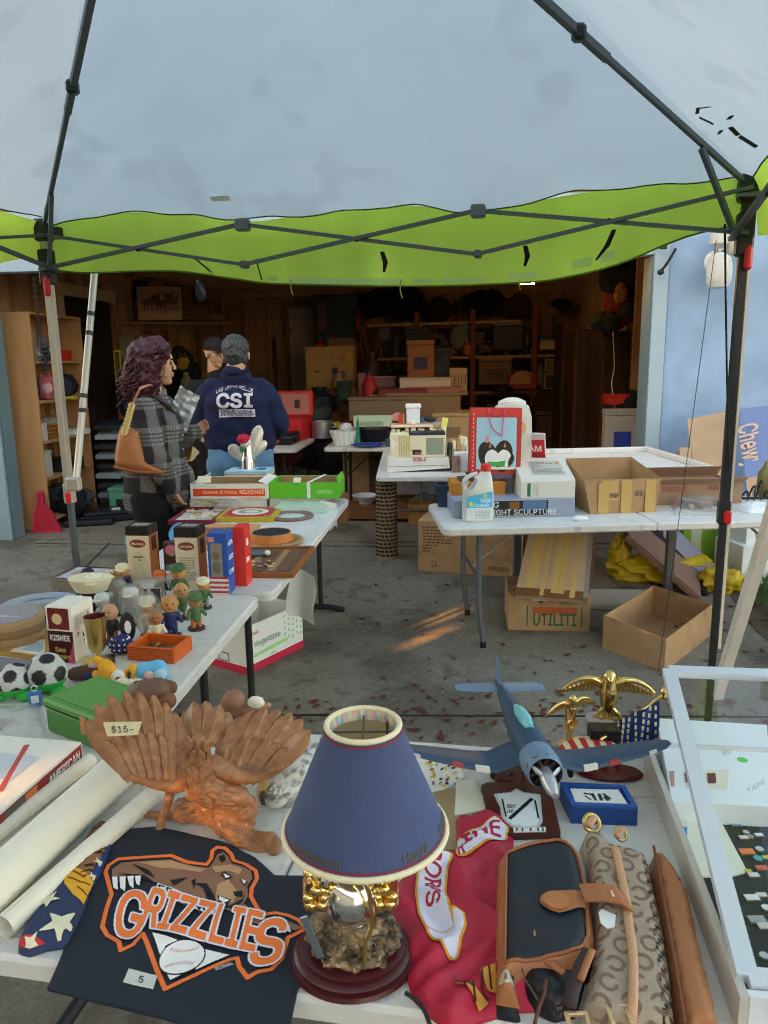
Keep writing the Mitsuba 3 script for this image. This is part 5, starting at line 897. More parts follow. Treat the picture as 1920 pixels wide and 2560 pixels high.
def bobble(label,at,rz,s,head,shirt,cap=None,pants='d8d2c4',bag=False,name='bobblehead'):
 t=thing(name,label,'bobblehead','bobblehead figures',at=at,rz=rz,s=s*.9)
 part(t,'base',cyl(.034,.008,n=24),C('2f2d2c',.4));part(t,'legs',skin([((-.013,0,.008),.009,(-.010,0,.045),.012),((.013,0,.008),.009,(.010,0,.045),.012)],.006,3),C(pants,.6),True)
 part(t,'body',skin([((0,0,.045),.019,(0,0,.078),.022),((-.022,0,.08),.009,(-.034,-.010,.05),.007),((.022,0,.08),.009,(.036,-.012,.058),.007)],.006,3),C(shirt,.5),True)
 hdk=part(t,'head',cc(blob(.029,(0,0,.119),(1,.95,1.12),3),blob(.006,(0,-.029,.117)),blob(.007,(.029,0,.119),(.5,1,1.2)),blob(.007,(-.029,0,.119),(.5,1,1.2))),C(head,.5),True);part(hdk,'eyes',cc(blob(.003,(-.010,-.0265,.126)),blob(.003,(.010,-.0265,.126))),C('1d1815',.3),True,kind='stuff');part(hdk,'mouth',bx(.011,.002,.002,(0,-.0275,.106),b=.0008),C('7a2a26',.5))
 if cap:part(hdk,'cap',cc(mv(lathe([(.031,0),(.030,.012),(.021,.024),(0,.028)],28),(0,0,.128)),mv(cyl(.022,.004,n=24),(0,-.026,.129),rx=8)),C(cap,.6),50)
 if bag:b_=blob(.058,(0,0,.085),(.85,.8,1.45),3,.12,4,5);part(t,'clear_bag',b_,'clear_plastic',True)
 return t
for lab,px,rz,s,hd,sh_c,cp,pc_,bg in(('bobblehead with orange face and dark blue shirt right of the clear bagged ones',(-.743,2.498,.741),20,1.12,'b98450','24285c',None,'24285c',False),('bobblehead in cream shirt with orange face inside a clear bag',(-.822,2.509,.741),10,1.05,'c98746','c9bfa0','cfc8b0','bdb294',True),('bobblehead with black and orange body left of the black oval mirror',(-.933,2.457,.741),-10,1.0,'b98c72','1b1a1c',None,'8a4a24',False),('bobblehead in dark uniform with white cap behind the gift box',(-1.079,2.707,.741),5,1.25,'cda070','1c1f30','e2ddca','d5d0c8',False),('bobblehead in navy jersey with blond hair in front of the tall box',(-1.065,2.974,.741),5,1.0,'c98f5c','20284e','d9cba4','d9d6d0',False),('bobblehead with grey helmet inside a bag next to the navy jersey one',(-1.008,2.749,.741),0,.95,'b8a890','8d9088','83857c','9b988e',True),('bobblehead in green cap with tan face nearest the bobblehead boxes',(-.822,2.91,.741),10,1.1,'c98a4c','46603c','435f3a','cfc8b4',False),('bobblehead in green shirt with orange face leaning forward',(-.754,2.693,.741),25,1.0,'b98a58','3d5f36',None,'a9a492',False),('bobblehead dressed all in green with white shoes at the front right',(-.675,2.574,.741),30,1.0,'9a7a54','4c6a44','4f6a48','b86a3a',False),('bobblehead with pale plastic wrap and silver body in the middle',(-.921,2.635,.741),0,1.0,'b4aa9c','9da0a2','d6d3cc','b8b4ac',True)):
 bobble(lab,L(px),rz,s,hd,sh_c,cp,pc_,bg)
for lab,px,rz,s,hd,sh_c,cp,pc_,bg in(('bobblehead in white jersey with dark cap standing in front of the glass topped box',(-1.189,2.928,.741),0,.95,'b98a62','d2d0cc','1f2238','cfccc6',False),('bobblehead in tan shirt with grey hair behind the black oval mirror',(-.92,2.687,.741),15,.95,'c59468','9a7c58','77736c','6b5a48',False),('bobblehead in black jacket wearing an orange cap near the clear pack',(-.895,2.914,.741),-5,.9,'bd8a5e','1c1c20','c8642a','35322e',False),('bobblehead with silver helmet and white trousers left of the oval mirror',(-1.012,2.597,.741),-20,.95,'a9a49c','8b8f94','c2c4c6','d8d6d2',False),('bobblehead in cream uniform with brown face right behind the coin tray',(-.77,2.424,.741),15,.9,'9a6a44','d2c8aa',None,'cfc4a4',False),('bobblehead in green jacket with pale cap left of the flag box',(-.699,2.805,.741),10,.9,'c08a56','41633a','d6cfb6','8a8a78',False)):
 bobble(lab,L(px),rz,s,hd,sh_c,cp,pc_,bg)
for lab,px,rz,w,d,h,c,e in(('small white card box with an orange edge between the bobbleheads',(-1.083,2.823,.741),-20,.07,.03,.06,'d8d2c6','c8682c'),('tiny dark red jewellery box beside the gold figure',(-1.117,3.133,.741),10,.05,.05,.035,'5a1420','b08a4a'),('white folded leaflet lying before the black oval mirror',(-.985,2.638,.741),35,.10,.06,.006,'dcdcd8','8a94a8'),('black lidded case left of the gift box',(-1.194,2.647,.741),-10,.07,.07,.05,'1d1a1a','6b5a3a'),('small silver wrapped block right of the clear figure pack',(-.92,3.077,.741),5,.05,.04,.07,'b9bcc0','8b8e94')):
 t=thing('trinket_box',lab,'box','small boxes among the bobbleheads',at=L(px),rz=rz);part(t,'box',bx(w,d,h,b=.002),C(c,.45),30);part(t,'band',front(ext(sbox(-w*.3,h*.25,w*.3,h*.6),.001),(0,-d/2-.0006,0)),C(e,.5),False)
t=thing('oval_mirror','small black oval frame with a white centre among the bobbleheads','mirror',at=L((-.882,2.466,.741)),rz=25,rx=-8);part(t,'frame',front(ext(affinity.scale(Point(0,.05).buffer(.05),.5,1),.012),(0,0,0)),C('111114',.35),False);part(t,'centre',front(ext(affinity.scale(Point(0,.05).buffer(.022),.5,1),.002),(0,-.012,0)),C('e8e6e2',.4),False)
t=thing('clear_figure_pack','clear plastic pack with two dark pictures behind the bagged bobbleheads','package',at=L((-.898,2.777,.741)),rz=8);part(t,'pack',bx(.10,.045,.125,(0,.022,0),b=.004),'clear_plastic',30)
for x,c in((-.025,'6b4c4a'),(.022,'3f3f44')):part(t,'picture',front(ext(sbox(-.018,.03,.018,.09),.001),(x,-.001,0)),C(c,.5),False);part(t,'picture_frame',front(ext(sbox(-.021,.027,.021,.093).difference(sbox(-.018,.03,.018,.09)),.001),(x,-.001,0)),C('c9b9bd',.4),False)
t=thing('gold_figure','small gold trophy figure left of the tall player face box','trophy',at=L((-1.102,2.965,.741)));part(t,'base',bx(.035,.035,.02,b=.002),C('2b1a10',.4),30);part(t,'figure',skin([((0,0,.02),.008,(0,0,.06),.011),((0,0,.06),.012,(0,0,.085),.010),((0,0,.10),.010,(0,0,.104),.010),((-.01,0,.08),.005,(-.024,0,.11),.004),((.01,0,.08),.005,(.024,0,.112),.004)],.005,2),GOLD,True)
t=thing('dotted_pouch','navy and white dotted bundle behind the orange tray','pouch',at=L((-.869,2.357,.741)));part(t,'pouch',blob(.036,(0,0,.03),(1.1,.9,.9),3,.2,3),C('252b60',.7),True);part(t,'dots',cc(*[blob(.004,(.037*math.cos(a)*math.cos(b),.032*math.sin(a)*math.cos(b),.03+.031*math.sin(b)),sub=1)for a in np.linspace(0,6.28,14)for b in(-.3,.25,.75)]),C('d9dbe4',.6),True,kind='stuff')
def plush(name,label,at,col,blobs,extra=()):
 t=thing(name,label,'plush toy','plush toys',at=at);part(t,'body',skin([(np.array(p),r,np.array(q),r2)for p,r,q,r2 in blobs],.008,3),C(col,.95),True)
 for nm,c,p,r,s in extra:part(t,nm,blob(r,p,s),C(c,.8),True)
 return t
plush('plush_duck','orange yellow plush with rounded limbs and a white face',L((-.817,2.106,.741)),'e0a030',[((0,0,.025),.024,(-.01,0,.055),.024),((-.03,0,.02),.013,(-.045,.01,.03),.013),((-.02,.01,.065),.012,(-.04,.01,.075),.012),((.025,0,.02),.012,(.045,-.01,.018),.012)],(('face','e4dfd6',(.03,-.02,.035),.020,(1,.8,1)),('nose','8a3a3a',(.036,-.036,.036),.006,(1.3,.5,.8))))
plush('plush_chick','small yellow plush behind the white spotted plush',L((-.772,2.139,.741)),'d9a63a',[((0,0,.018),.018,(.01,0,.035),.016)],(('beak','c76a2a',(.004,-.018,.034),.006,(1,1,.7)),))
plush('plush_puppy','white plush puppy with black spots next to the orange plush',L((-.748,2.054,.741)),'d9cfba',[((0,0,.02),.020,(.035,.005,.02),.018),((-.01,-.01,.03),.018,(-.014,-.016,.034),.016)],(('nose','17171a',(-.018,-.034,.034),.006,(1.2,.8,.9)),('spot','2a2726',(.03,-.010,.032),.010,(1,1,.6)),('ear','3a2a24',(.002,.01,.048),.010,(.5,1,1.2))))
plush('plush_blue_bear','light blue plush lying on the table right of the others',L((-.736,2.152,.741)),'6db6e2',[((0,0,.024),.024,(.045,.012,.026),.026),((-.02,.012,.02),.014,(-.03,.02,.02),.012),((.06,.0,.016),.014,(.075,-.02,.012),.010)],(('pink_patch','e0b0ae',(.028,-.026,.02),.016,(1,.7,.8)),('muzzle','a9c6e0',(.06,-.022,.02),.020,(1,.9,.9))))
plush('plush_brown_bear','brown fuzzy plush lying between the green box and the blue plush',L((-.677,1.987,.741)),'6f4e3c',[((-.05,0,.024),.022,(.03,.02,.032),.030),((.03,.02,.032),.026,(.06,.03,.028),.022),((-.055,-.01,.012),.012,(-.075,-.02,.012),.010)],(('red_tag','b5502c',(.02,-.014,.05),.008,(2,.6,.5)),))
plush('plush_dark_bundle','dark brown and blue patterned plush behind the orange plush',L((-.91,2.144,.741)),'5a4238',[((-.03,0,.02),.020,(.03,.01,.026),.024),((.03,.01,.026),.018,(.06,.0,.018),.014)],(('blue_patch','2c3560',(.03,-.018,.02),.018,(1.6,.6,.7)),('pale_patch','b79c98',(.035,.0,.046),.016,(1.3,.8,.5))))
for k,(px,r,l)in enumerate((((-1.063,2.033,.741),.050,'soccer ball plush with green mouth at the far left'),((-.986,2.068,.741),.058,'soccer ball plush with black panels and green feet next to the grey book'))):
 t=thing('plush_ball',l,'plush toy','plush soccer balls',at=L(px));m=trimesh.creation.icosphere(4,r);m.apply_translation((0,0,r));ic=trimesh.creation.icosahedron().vertices;ic/=np.linalg.norm(ic,axis=1,keepdims=True);d=(m.vertices-(0,0,r))/r;cl=(d@mv(trimesh.Trimesh(ic,[[0,1,2]],process=False),rx=20+30*k,ry=15).vertices.T).max(1)>.93;gr_=(d[:,2]<-.25)&(d[:,1]<.1)
 part(t,'ball',m,'vcol',True,color=np.where(gr_[:,None],lin('2f9a3c'),np.where(cl[:,None],lin('17181a'),lin('b9b8ba'))));
 for sx in(-1,1):part(t,'foot',blob(.020,(sx*r*.75,-r*.5,.014),(1.2,1,.7)),C('37a545',.8),True)
t=thing('tiny_blue_box','tiny blue and silver packet in front of the soccer ball plush','packet',at=L((-.98,1.972,.741)),rz=20);part(t,'packet',bx(.035,.012,.045,b=.002),C('3f6fb4',.3),30);part(t,'label',front(ext(sbox(-.010,.012,.010,.034),.001),(0,-.007,0)),C('cfd5de',.3),False);part(t,'ring',mv(trimesh.creation.torus(.008,.0018,16,6),(0,0,.053),rx=90),SILVER,True)
#second table
t=thing('wooden_tray','brown framed wooden tray overhanging the table edge with small metal bits','tray');q=Polygon([(-.72,3.69),(-.35,3.69),(-.40,3.19),(-.74,3.23)]);part(t,'board',ext(q.buffer(-.004),.010,(0,0,TZ+.002)),C('6d4c34',.5),False);part(t,'frame',ext(q.difference(q.buffer(-.016)),.022,(0,0,TZ)),C('8e5126',.45),False)
for k in range(4):part(t,'slat',ext(line2([(-.62+.055*k+.03,3.64),(-.64+.055*k+.02,3.26)],.03).intersection(q.buffer(-.02)),.004,(0,0,TZ+.012)),C(['8a6a48','5c4230','94754e','6b4e38'][k],.5),False)
t=thing('slate_oval','dark grey slate oval dish lying on the wooden tray','dish',at=(-.63,3.55,TZ+.016));part(t,'dish',lathe([(0,0),(.07,0),(.085,.012),(.08,.014),(.065,.006),(0,.006)],40,1,.55),C('56636b',.35),40);part(t,'white_knob',blob(.014,(.07,-.03,.016)),C('e0dcd2',.4),50)
for k in range(12):x,y=-.66+.03*(k%6)+rng.normal(0,.008),3.33+.05*(k//6)+rng.normal(0,.02);solo('metal_trinket',bx(rng.uniform(.01,.03),rng.uniform(.008,.016),.008,(x,y,TZ+.018),rz=rng.uniform(0,180),b=.002),[SILVER,BRASS,C('c9b892',.4)][k%3],'small metal trinket lying on the brown wooden tray','trinket','trinkets on the wooden tray')
t=thing('straw_hat','round straw hat with an orange band and dark inside on the left table','hat',at=(-.59,3.86,TZ),rz=0);part(t,'brim',lathe([(0,.003),(.10,.004),(.165,.010),(.168,.014),(.10,.010),(0,.008)],64),'straw',40)
for k in range(6):part(t,'weave_ring',mv(trimesh.creation.torus(.105+.011*k,.0042,64,6),(0,0,.010+.0008*k)),'straw',True)
part(t,'crown',lathe([(.108,.010),(.102,.055)],56),bsdf('hat_band','c9793c',.6),40);part(t,'crown_rim',mv(trimesh.creation.torus(.102,.003,56,8),(0,0,.056)),'straw',True);part(t,'inside',lathe([(.100,.056),(.085,.050),(0,.047)],56),C('1b1a20',.6),40)
for k in range(26):a=-2.0+.085*k;part(t,'band_stud',bx(.006,.003,.009,(.132*math.cos(a),.132*math.sin(a),.012),rz=math.degrees(a)+90),C('5a3a20',.6),False)if k%2 else None
t=thing('round_mirror','round brown framed mirror plate behind the straw hat','mirror',at=(-.56,4.50,TZ));part(t,'frame',lathe([(.085,.0),(.128,0),(.135,.008),(.128,.018),(.09,.014),(.085,.006)],56),C('7a625a',.5),40);part(t,'glass',cyl(.088,.006,n=48),C('b9c6c4',.15),40)
t=thing('yellow_cigar_box','shallow yellow box with a red lid and white oval design','box',at=(-.815,4.54,TZ),rz=-3);part(t,'box',bx(.345,.34,.028,b=.002),C('b29a2c',.5),30);part(t,'red_lid',bx(.285,.28,.002,(0,0,.028)),C('b0303f',.5),False);part(t,'oval',ext(affinity.scale(Point(0,0).buffer(.11),1,.9),.001,(0,0,.0302)),C('d8d6c2',.5),False);part(t,'oval_picture',ext(affinity.scale(Point(0,0).buffer(.075).difference(Point(.01,0).buffer(.045)),1,.8),.001,(0,0,.0313)),C('7f9088',.5),False);part(t,'corner_mark',cc(*[bx(.05,.004,.001,(x,y,.0301),rz=45*(1 if x*y>0 else-1))for x in(-.12,.12)for y in(-.12,.12)]),C('c9b64a',.5),False,kind='stuff')
t=thing('jewellery_tray','shallow dark red tray of tangled jewellery and silverware','tray',at=(-1.12,4.52,TZ),rz=-3);open_box(t,.26,.40,.03,C('6f1730',.4),.010,C('c9c2b0',.7))
for k in range(34):a=rng.uniform(-.10,.10);b=rng.uniform(-.17,.17);part(t,'chain',mv(trimesh.creation.torus(rng.uniform(.012,.03),.0028,14,5),(a,b,.010+rng.uniform(0,.012)),rx=rng.uniform(-20,20),ry=rng.uniform(-20,20)),[SILVER,BRASS,C('c9c0a4',.4),C('d8d6d0',.3)][k%4],True)
jb,_=puff([(-1.06,4.60),(-.92,4.58),(-.88,4.70),(-.93,4.80),(-1.05,4.78)],.05,.012,.05,TZ+.02,.02,26,4);solo('bagged_jewellery',jb,'clear_plastic','clear crumpled bag of beads next to the yellow box','plastic bag',smooth=True)
for k in range(16):x,y=rng.uniform(-1.18,-.95),rng.uniform(4.70,4.83);solo('silver_spoon',cc(bx(.11,.006,.003,(x,y,TZ+.034+.002*k),rz=rng.uniform(-30,60)),blob(.011,(x+.05,y+.01,TZ+.037+.002*k),(1.4,1,.3),1)),C('cfc9a8',.25,.7),'spoon in the heap of old silverware in front of the white carton','spoon','heap of silverware')
tp_,_=puff([(-1.09,3.72),(-.74,3.70),(-.71,4.30),(-1.02,4.33)],.008,.03,.02,TZ,.003,6,2);t=thing('printed_place_mat','tan paper mat with reddish print behind the bobblehead boxes','paper');part(t,'sheet',tp_,C('b98a58',.8),40);part(t,'print',mv(scribble(1,.26,.4,10,9),(-.89,4.0,TZ+.012)),C('9a5a44',.8),False,kind='stuff')
q_=[(-1.31,4.84),(-.75,4.80),(-.73,5.12),(-1.29,5.16)]
for nm,lab,at,w,d in(('flat_carton','flat pale carton under the white and orange box',(-1.0,4.99,TZ),.5,.32),('flat_carton','flat pale carton under the green open box',(-.56,4.97,TZ),.34,.30)):solo(nm,bx(w,d,.058,b=.002),C('cfccc4',.7),lab,'box',M=M4(at,rz=-4))
t=thing('milk_carton_tray','white open carton with an orange band of lettering along its front','box',at=(-.985,4.98,TZ+.0585),rz=-4);open_box(t,.51,.32,.10,C('dcd8cf',.7),.005,'cardboard',(('l',-60,.05),('r',-75,.06)))
part(t,'orange_band',front(ext(sbox(-.235,.020,.235,.068),.001),(0,-.161,0)),C('d8491f',.5),False);part(t,'lettering',front(text('Summer & Vanilla',.022,w=.22),(-.06,-.1622,.046)),C('e8b49a',.5),False);part(t,'lettering',front(text('MILKSHAKE',.028,w=.16),(.15,-.1622,.048)),C('efc2ae',.5),False);part(t,'lettering',front(text('collection',.014,bold=False,w=.12),(.15,-.1612,.012)),C('d8694a',.5),False);part(t,'inner_lining',bx(.495,.004,.09,(0,.152,.006)),'cardboard',False)
t=thing('green_open_box','bright green open carton with white tape across it at the table end','box',at=(-.50,4.955,TZ+.0585),rz=-4);open_box(t,.45,.31,.105,C('5fb52a',.45),.005,'cardboard',(('r',-25,.03),));part(t,'inner_lining',bx(.43,.004,.095,(0,.147,.006)),'cardboard',False)
part(t,'tape',cc(bx(.022,.002,.10,(.03,-.1565,.004)),hull([(.02,-.157,.105),(.042,-.157,.105),(.085,.156,.107),(.105,.156,.107),(.02,-.157,.107),(.042,-.157,.107),(.085,.156,.109),(.105,.156,.109)])),C('dfe2dc',.5),False,kind='stuff');part(t,'lettering',front(text('comfort',.026,w=.10),(.13,-.1562,.045)),C('b9e08f',.5),False)
for lab,at,rz,w,d,c in(('cream paper tag sticking up in the white and orange carton',(-1.17,4.90,TZ+.155),8,.085,.05,'e4e0c4'),('small cream tag hanging at the middle of the green carton',(-.56,4.83,TZ+.155),-12,.05,.04,'e0dec8')):t=thing('paper_tag',lab,'tag',at=at,rz=rz,rx=-35);part(t,'tag',mv(bx(w,.002,d)),C(c,.7),False)
t=thing('magazine_stack','stack of pale blue and white magazines behind the white carton','magazines',at=(-.93,5.27,TZ+.02),rz=-6)
for k in range(5):part(t,'magazine',bx(.30,.22,.018,(rng.normal(0,.004),rng.normal(0,.004),.075+.019*k),rz=rng.normal(0,2)),C(['a8886a','c9b49a','b99a78','cfc4b4','9cc4d2'][k],.6),False)
part(t,'cover_print',cc(bx(.08,.06,.001,(-.05,.02,.1695)),bx(.06,.09,.001,(.08,0,.1695))),C('5a5a6a',.5),False,kind='stuff');part(t,'support',bx(.28,.2,.072),'cardboard',False)
solo('magazine_shelf',bx(.5,.3,.02,b=.003),'table_plastic','white shelf end under the magazines','shelf',M=M4((-.93,5.27,TZ)))
cp_,_=puff([(-.70,4.62),(-.36,4.60),(-.34,4.78),(-.68,4.80)],.05,.014,.05,TZ,.008,18,3);solo('green_blister_pack',cp_,bsdf('green_clear',(.42,.55,.45),.2),'pale green clear plastic packaging in front of the green carton','package',smooth=True)
ds=sheet(lambda u,v:(-.40+.10*u,4.72+.02*v,.80-.17*v+.02*np.sin(u*9)*v-.02*u),10,10,.002);solo('plastic_flap',ds,C('d9dbd6',.4),'pale plastic flap hanging off the table end under the green carton','plastic sheet',smooth=True)
t=thing('silver_fairy','silver winged figure holding a red rose behind the white carton','figurine',at=(-.95,5.3,.87));part(t,'body',skin([((0,0,0),.055,(0,0,.12),.045),((0,0,.12),.04,(0,0,.22),.03),((0,0,.235),.028,(0,0,.25),.028)],.012,3),SILVER,True)
for sg,h in((-1,.22),(1,.36)):part(t,'wing',feather((sg*.02,0,.12),(sg*(.13 if sg<0 else .09),0,h),.09,.02),C('c9c5bb',.3,.4),35)
part(t,'wing_tip',feather((.05,0,.15),(.13,0,.25),.06,.02),C('cfc9bd',.3,.4),35);part(t,'rose',blob(.042,(-.02,-.03,.27),(1,1,.8),3,.35,5),C('c01838',.5),50);part(t,'rose_base',blob(.035,(-.01,-.02,.235),(1,1,.8)),C('d8c8c0',.4),50);part(t,'leaf',blob(.02,(-.03,-.03,.20),(1,.5,1.2)),C('3a7a4a',.5),50);part(t,'orb',blob(.024,(-.06,-.03,-.0),(1,1,1)),C('dfe2ea',.15),True)
solo('figure_stand',bx(.26,.2,.3,b=.004),'cardboard','brown carton holding up the silver fairy','box',M=M4((lambda q:(q[0],q[1]+.02,q[2]-.30))((-.95,5.3,.87))))
#under the left tables
t=thing('printed_carton','open white carton with red base and green leaf print under the left table','box',at=(-.765,4.16,0),rz=56.5);open_box(t,.48,.34,.27,C('dfe0dc',.6),.005,'cardboard')
part(t,'red_band',cc(bx(.482,.001,.045,(0,-.1706,0)),bx(.001,.342,.045,(-.2406,0,0))),C('c02a45',.5),False);part(t,'green_band',front(ext(union_all([line2([(-.18,.09),(.10,.10)],.022),line2([(-.05,.06),(.0,.06)],.012)]),.001),(0,-.171,0)),C('a4d38c',.5),False,kind='stuff');part(t,'lettering',front(text('Vegetable',.035,bold=False,w=.22),(-.07,-.1715,.155)),C('6b7a70',.5),False);part(t,'lettering',front(text('fresh',.02,w=.06),(-.17,-.1715,.22)),C('d0808c',.5),False)
part(t,'leaf_print',front(ext(union_all([affinity.rotate(affinity.scale(Point(.08+.035*i,.10+.035*j+.012*(i%2)).buffer(.013),1,.45),50*(i+j))for i in range(5)for j in range(5)]),.001),(0,-.171,0)),C('9fc79a',.5),False,kind='stuff');part(t,'barcode',mv(ext(sbox(-.04,.05,.04,.10).difference(sbox(-.035,.055,.035,.095)),.001),(-.2412,0,0),rz=-90,rx=90),C('4a4f52',.5),False)
solo('white_plastic_sheet',sheet(lambda u,v:(-.46+.13*u+.01*np.sin(v*6),3.42+.03*np.sin(u*4),.73-.24*v-.04*u),12,12,.002),C('cfd2d0',.4),'white plastic sheet hanging from the table edge below the wooden tray','plastic sheet',smooth=True)
#right-hand table
t=thing('detergent_jug','white translucent detergent jug with a red cap and sky blue label','jug',at=(.545,4.33,TZ),rz=4)
def jr(z,w,d,x=0,n=28,e=3.2):a=np.linspace(0,2*np.pi,n,endpoint=False);c,s=np.cos(a),np.sin(a);r=(np.abs(c)**e+np.abs(s)**e)**(-1/e);return np.stack([x+r*c*w,r*s*d,z+0*c],1)
jug=loft([jr(*q)for q in((0,.082,.05),(.006,.088,.055),(.02,.090,.057),(.16,.090,.057),(.20,.086,.055),(.235,.070,.046,.012),(.262,.048,.036,.030),(.28,.030,.028,.042),(.292,.025,.025,.045))])
J=m3.Manifold(m3.Mesh(np.array(jug.vertices,np.float32),np.ascontiguousarray(jug.faces[:,::-1]if jug.volume<0 else jug.faces,dtype=np.uint32)))
hole=m3.Manifold.hull_points(np.vstack([np.array(p)+SPH*.019 for p in((-.052,-.2,.205),(-.030,-.2,.238),(-.052,.2,.205),(-.030,.2,.238))]));J=(J-hole).to_mesh()
JM=bsdf('jug_white',(.62,.62,.60),.3);part(t,'bottle',trimesh.Trimesh(J.vert_properties[:,:3],J.tri_verts,process=False),JM,35);part(t,'handle',tube(curve([(-.075,0,.19),(-.082,0,.225),(-.05,0,.262),(-.005,0,.275)]),.013,10),JM,True)
part(t,'cap',lathe([(0,.29),(.030,.29),(.030,.325),(.024,.332),(0,.332)],28).apply_translation((.045,0,0)),C('d0352c',.4),40)
LB=lambda z0,z1,dx=.076,d=0:grid(lambda u,v:(-dx+2*dx*u,-.0585-d+.004*(2*u-1)**2,z0+(z1-z0)*v+(.03*u*(v>.99)if z1>.13 else 0)),10,4)
part(t,'label',LB(.085,.15),C('4fb4e0',.4),True);part(t,'label_lower',LB(.014,.085),C('d4dbe0',.4),True);part(t,'label_patch',cc(front(ext(Point(0,0).buffer(.012),.001),(-.05,-.0595,.11)),front(ext(Point(0,0).buffer(.010),.001),(.03,-.0595,.155))),C('d6d24a',.4),False,kind='stuff');part(t,'lettering',front(text('FREE',.022,w=.06),(.035,-.0595,.128)),C('e3f2fa',.4),False);part(t,'lettering',front(text('& CLEAR',.016,w=.11),(.0,-.0595,.10)),C('e3f2fa',.4),False)
part(t,'small_print',front(scribble(1,.09,.05,6,3),(.02,-.0588,.045)),C('9fb0bc',.5),False,kind='stuff')
t=thing('light_sculpture_box','long dark and grey blue box lettered LIGHT SCULPTURE under the white box','box',at=(.77,4.395,TZ),rz=1.5);part(t,'box',bx(.72,.34,.105,(0,.17,0),b=.002),C('8d98ab',.5),30)
part(t,'black_print',front(ext(sbox(-.30,.012,.20,.10),.001),(0,-.0004,0)),C('101316',.4),False);part(t,'picture',front(ext(sbox(.05,.045,.19,.098),.001),(0,-.0009,0)),C('4b6c95',.4),False);part(t,'picture',front(ext(sbox(-.03,.05,.03,.095),.001),(0,-.0009,0)),C('7a4a22',.4),False);part(t,'lettering',front(text('LIGHT SCULPTURE',.032,bold=False,w=.40),(.05,-.0012,.032)),C('dfe3e6',.4),False);part(t,'lettering',front(text('NG',.034,bold=False),(-.125,-.0012,.078)),C('dfe3e6',.4),False)
t=thing('white_foam_box','large white box with a dark green strip standing on the light sculpture box','box',at=(.975,4.43,TZ+.1065),rz=1);part(t,'box',hull([(x,y,z)for x in(-.16,.16)for y,z in((0,0),(.30,0),(.30,.20),(.02,.115),(0,.10))]),C('cfcdc4',.6),30);part(t,'green_strip',cc(hull([(x,y-.001,z)for x in(-.125,-.105)for y,z in((0,.012),(.003,.012),(.003,.09),(0,.09))])),C('1d6a4a',.5),False)
sl=math.degrees(math.atan2(.085,.28));part(t,'top_panel',mv(bx(.20,.20,.001),(.02,.16,.1585),rx=sl),C('b9b8b0',.5),False);part(t,'top_print',mv(scribble(1,.18,.17,9,5),(.02,.16,.160),rx=sl),C('7a7c74',.5),False,kind='stuff');part(t,'gold_mark',mv(bx(.02,.025,.001),(.10,.22,.1785),rx=sl),C('c98a3a',.5),False);part(t,'edge_lines',cc(*[front(ext(sbox(x,.012,x+.002,.09),.001),(0,-.0004,0))for x in(-.085,-.07,-.062)]),C('9a9a94',.5),False,kind='stuff')
t=thing('ochre_carton','small ochre yellow carton behind the detergent jug','box',at=(.58,4.55,TZ+.0),rz=2);part(t,'box',bx(.33,.20,.185,(0,.12,0),b=.002),C('b8792c',.6),30);part(t,'dark_top',bx(.26,.15,.014,(.02,.12,.185)),C('4b4030',.6),False)
t=thing('purple_book','purple and green box lying on the ochre carton below the penguin bag','box',at=(.66,4.60,TZ+.1995),rz=-3);part(t,'box',bx(.26,.14,.028,(0,.07,0),b=.002),C('6b5570',.5),30);part(t,'stripe',front(ext(sbox(-.12,.006,.02,.02),.001),(0,-.0004,0)),C('4f5a30',.5),False)
t=thing('penguin_gift_bag','red edged pale blue gift bag printed with two penguins and a pink ribbon','gift bag',at=(.685,4.60,TZ+.2285),rz=2,ry=1)
part(t,'bag',hull([(x,y,z)for x in(-.155,.155)for y,z in((0,0),(.11,0),(.085,.40),(.02,.40))]),C('a8312c',.5),30)
tb_=lambda m,d:mv(mv(m,rx=90-2.86),(0,-.0006-d,0))
part(t,'blue_panel',tb_(ext(sbox(-.120,.03,.125,.345),.0006),0),C('9cc3d6',.5),False);part(t,'red_band',tb_(ext(union_all([sbox(-.155,.35,.155,.398),sbox(-.154,.0,-.125,.398)]),.0008),0),C('c6332e',.5),False)
part(t,'stitch_marks',tb_(ext(union_all([line2([(-.14,.02+.026*k),(-.138,.032+.026*k)],.004)for k in range(14)]),.0008),.001),C('e3d6d0',.5),False,kind='stuff')
for px,s in((-.045,1.25),(.045,1.32)):
 part(t,'penguin_body',tb_(ext(affinity.rotate(affinity.scale(Point(px,.11).buffer(.062),.95,1.2*s),18 if px<0 else-6),.0008),.0006),C('18171a',.5),False);part(t,'penguin_belly',tb_(ext(affinity.scale(Point(px+(.022 if px<0 else .006),.095).buffer(.046),.95,1.2),.0008),.0014),C('dfe0de',.5),False);part(t,'penguin_beak',tb_(ext([(px,.165),(px+.010,.195),(px+.018,.165)],.0008),.002),C('c8803a',.5),False)
part(t,'green_scarf',tb_(ext([(-.055,.04),(.0,.05),(.055,.045),(.06,.085),(.0,.075),(-.05,.08)],.0008),.0024),C('3a9a4a',.5),False);part(t,'penguin_wing',tb_(ext(affinity.rotate(affinity.scale(Point(.095,.085).buffer(.03),.5,1.2),-20),.0008),.0028),C('1c1a1c',.5),False);part(t,'pale_base',tb_(ext(sbox(-.10,.03,.12,.045),.0008),.003),C('d8d6c4',.5),False);part(t,'fish_print',tb_(ext(union_all([affinity.scale(Point(-.055,.21).buffer(.012),1,1.5),sbox(-.062,.225,-.04,.238)]),.0008),.0012),C('d08a94',.5),False)
for sx in(-1,1):part(t,'ribbon',tube(curve([(sx*.05,.015,.395),(sx*.035,-.005,.30),(.03,-.014,.235)]),.0035,6),C('d0486a',.5))
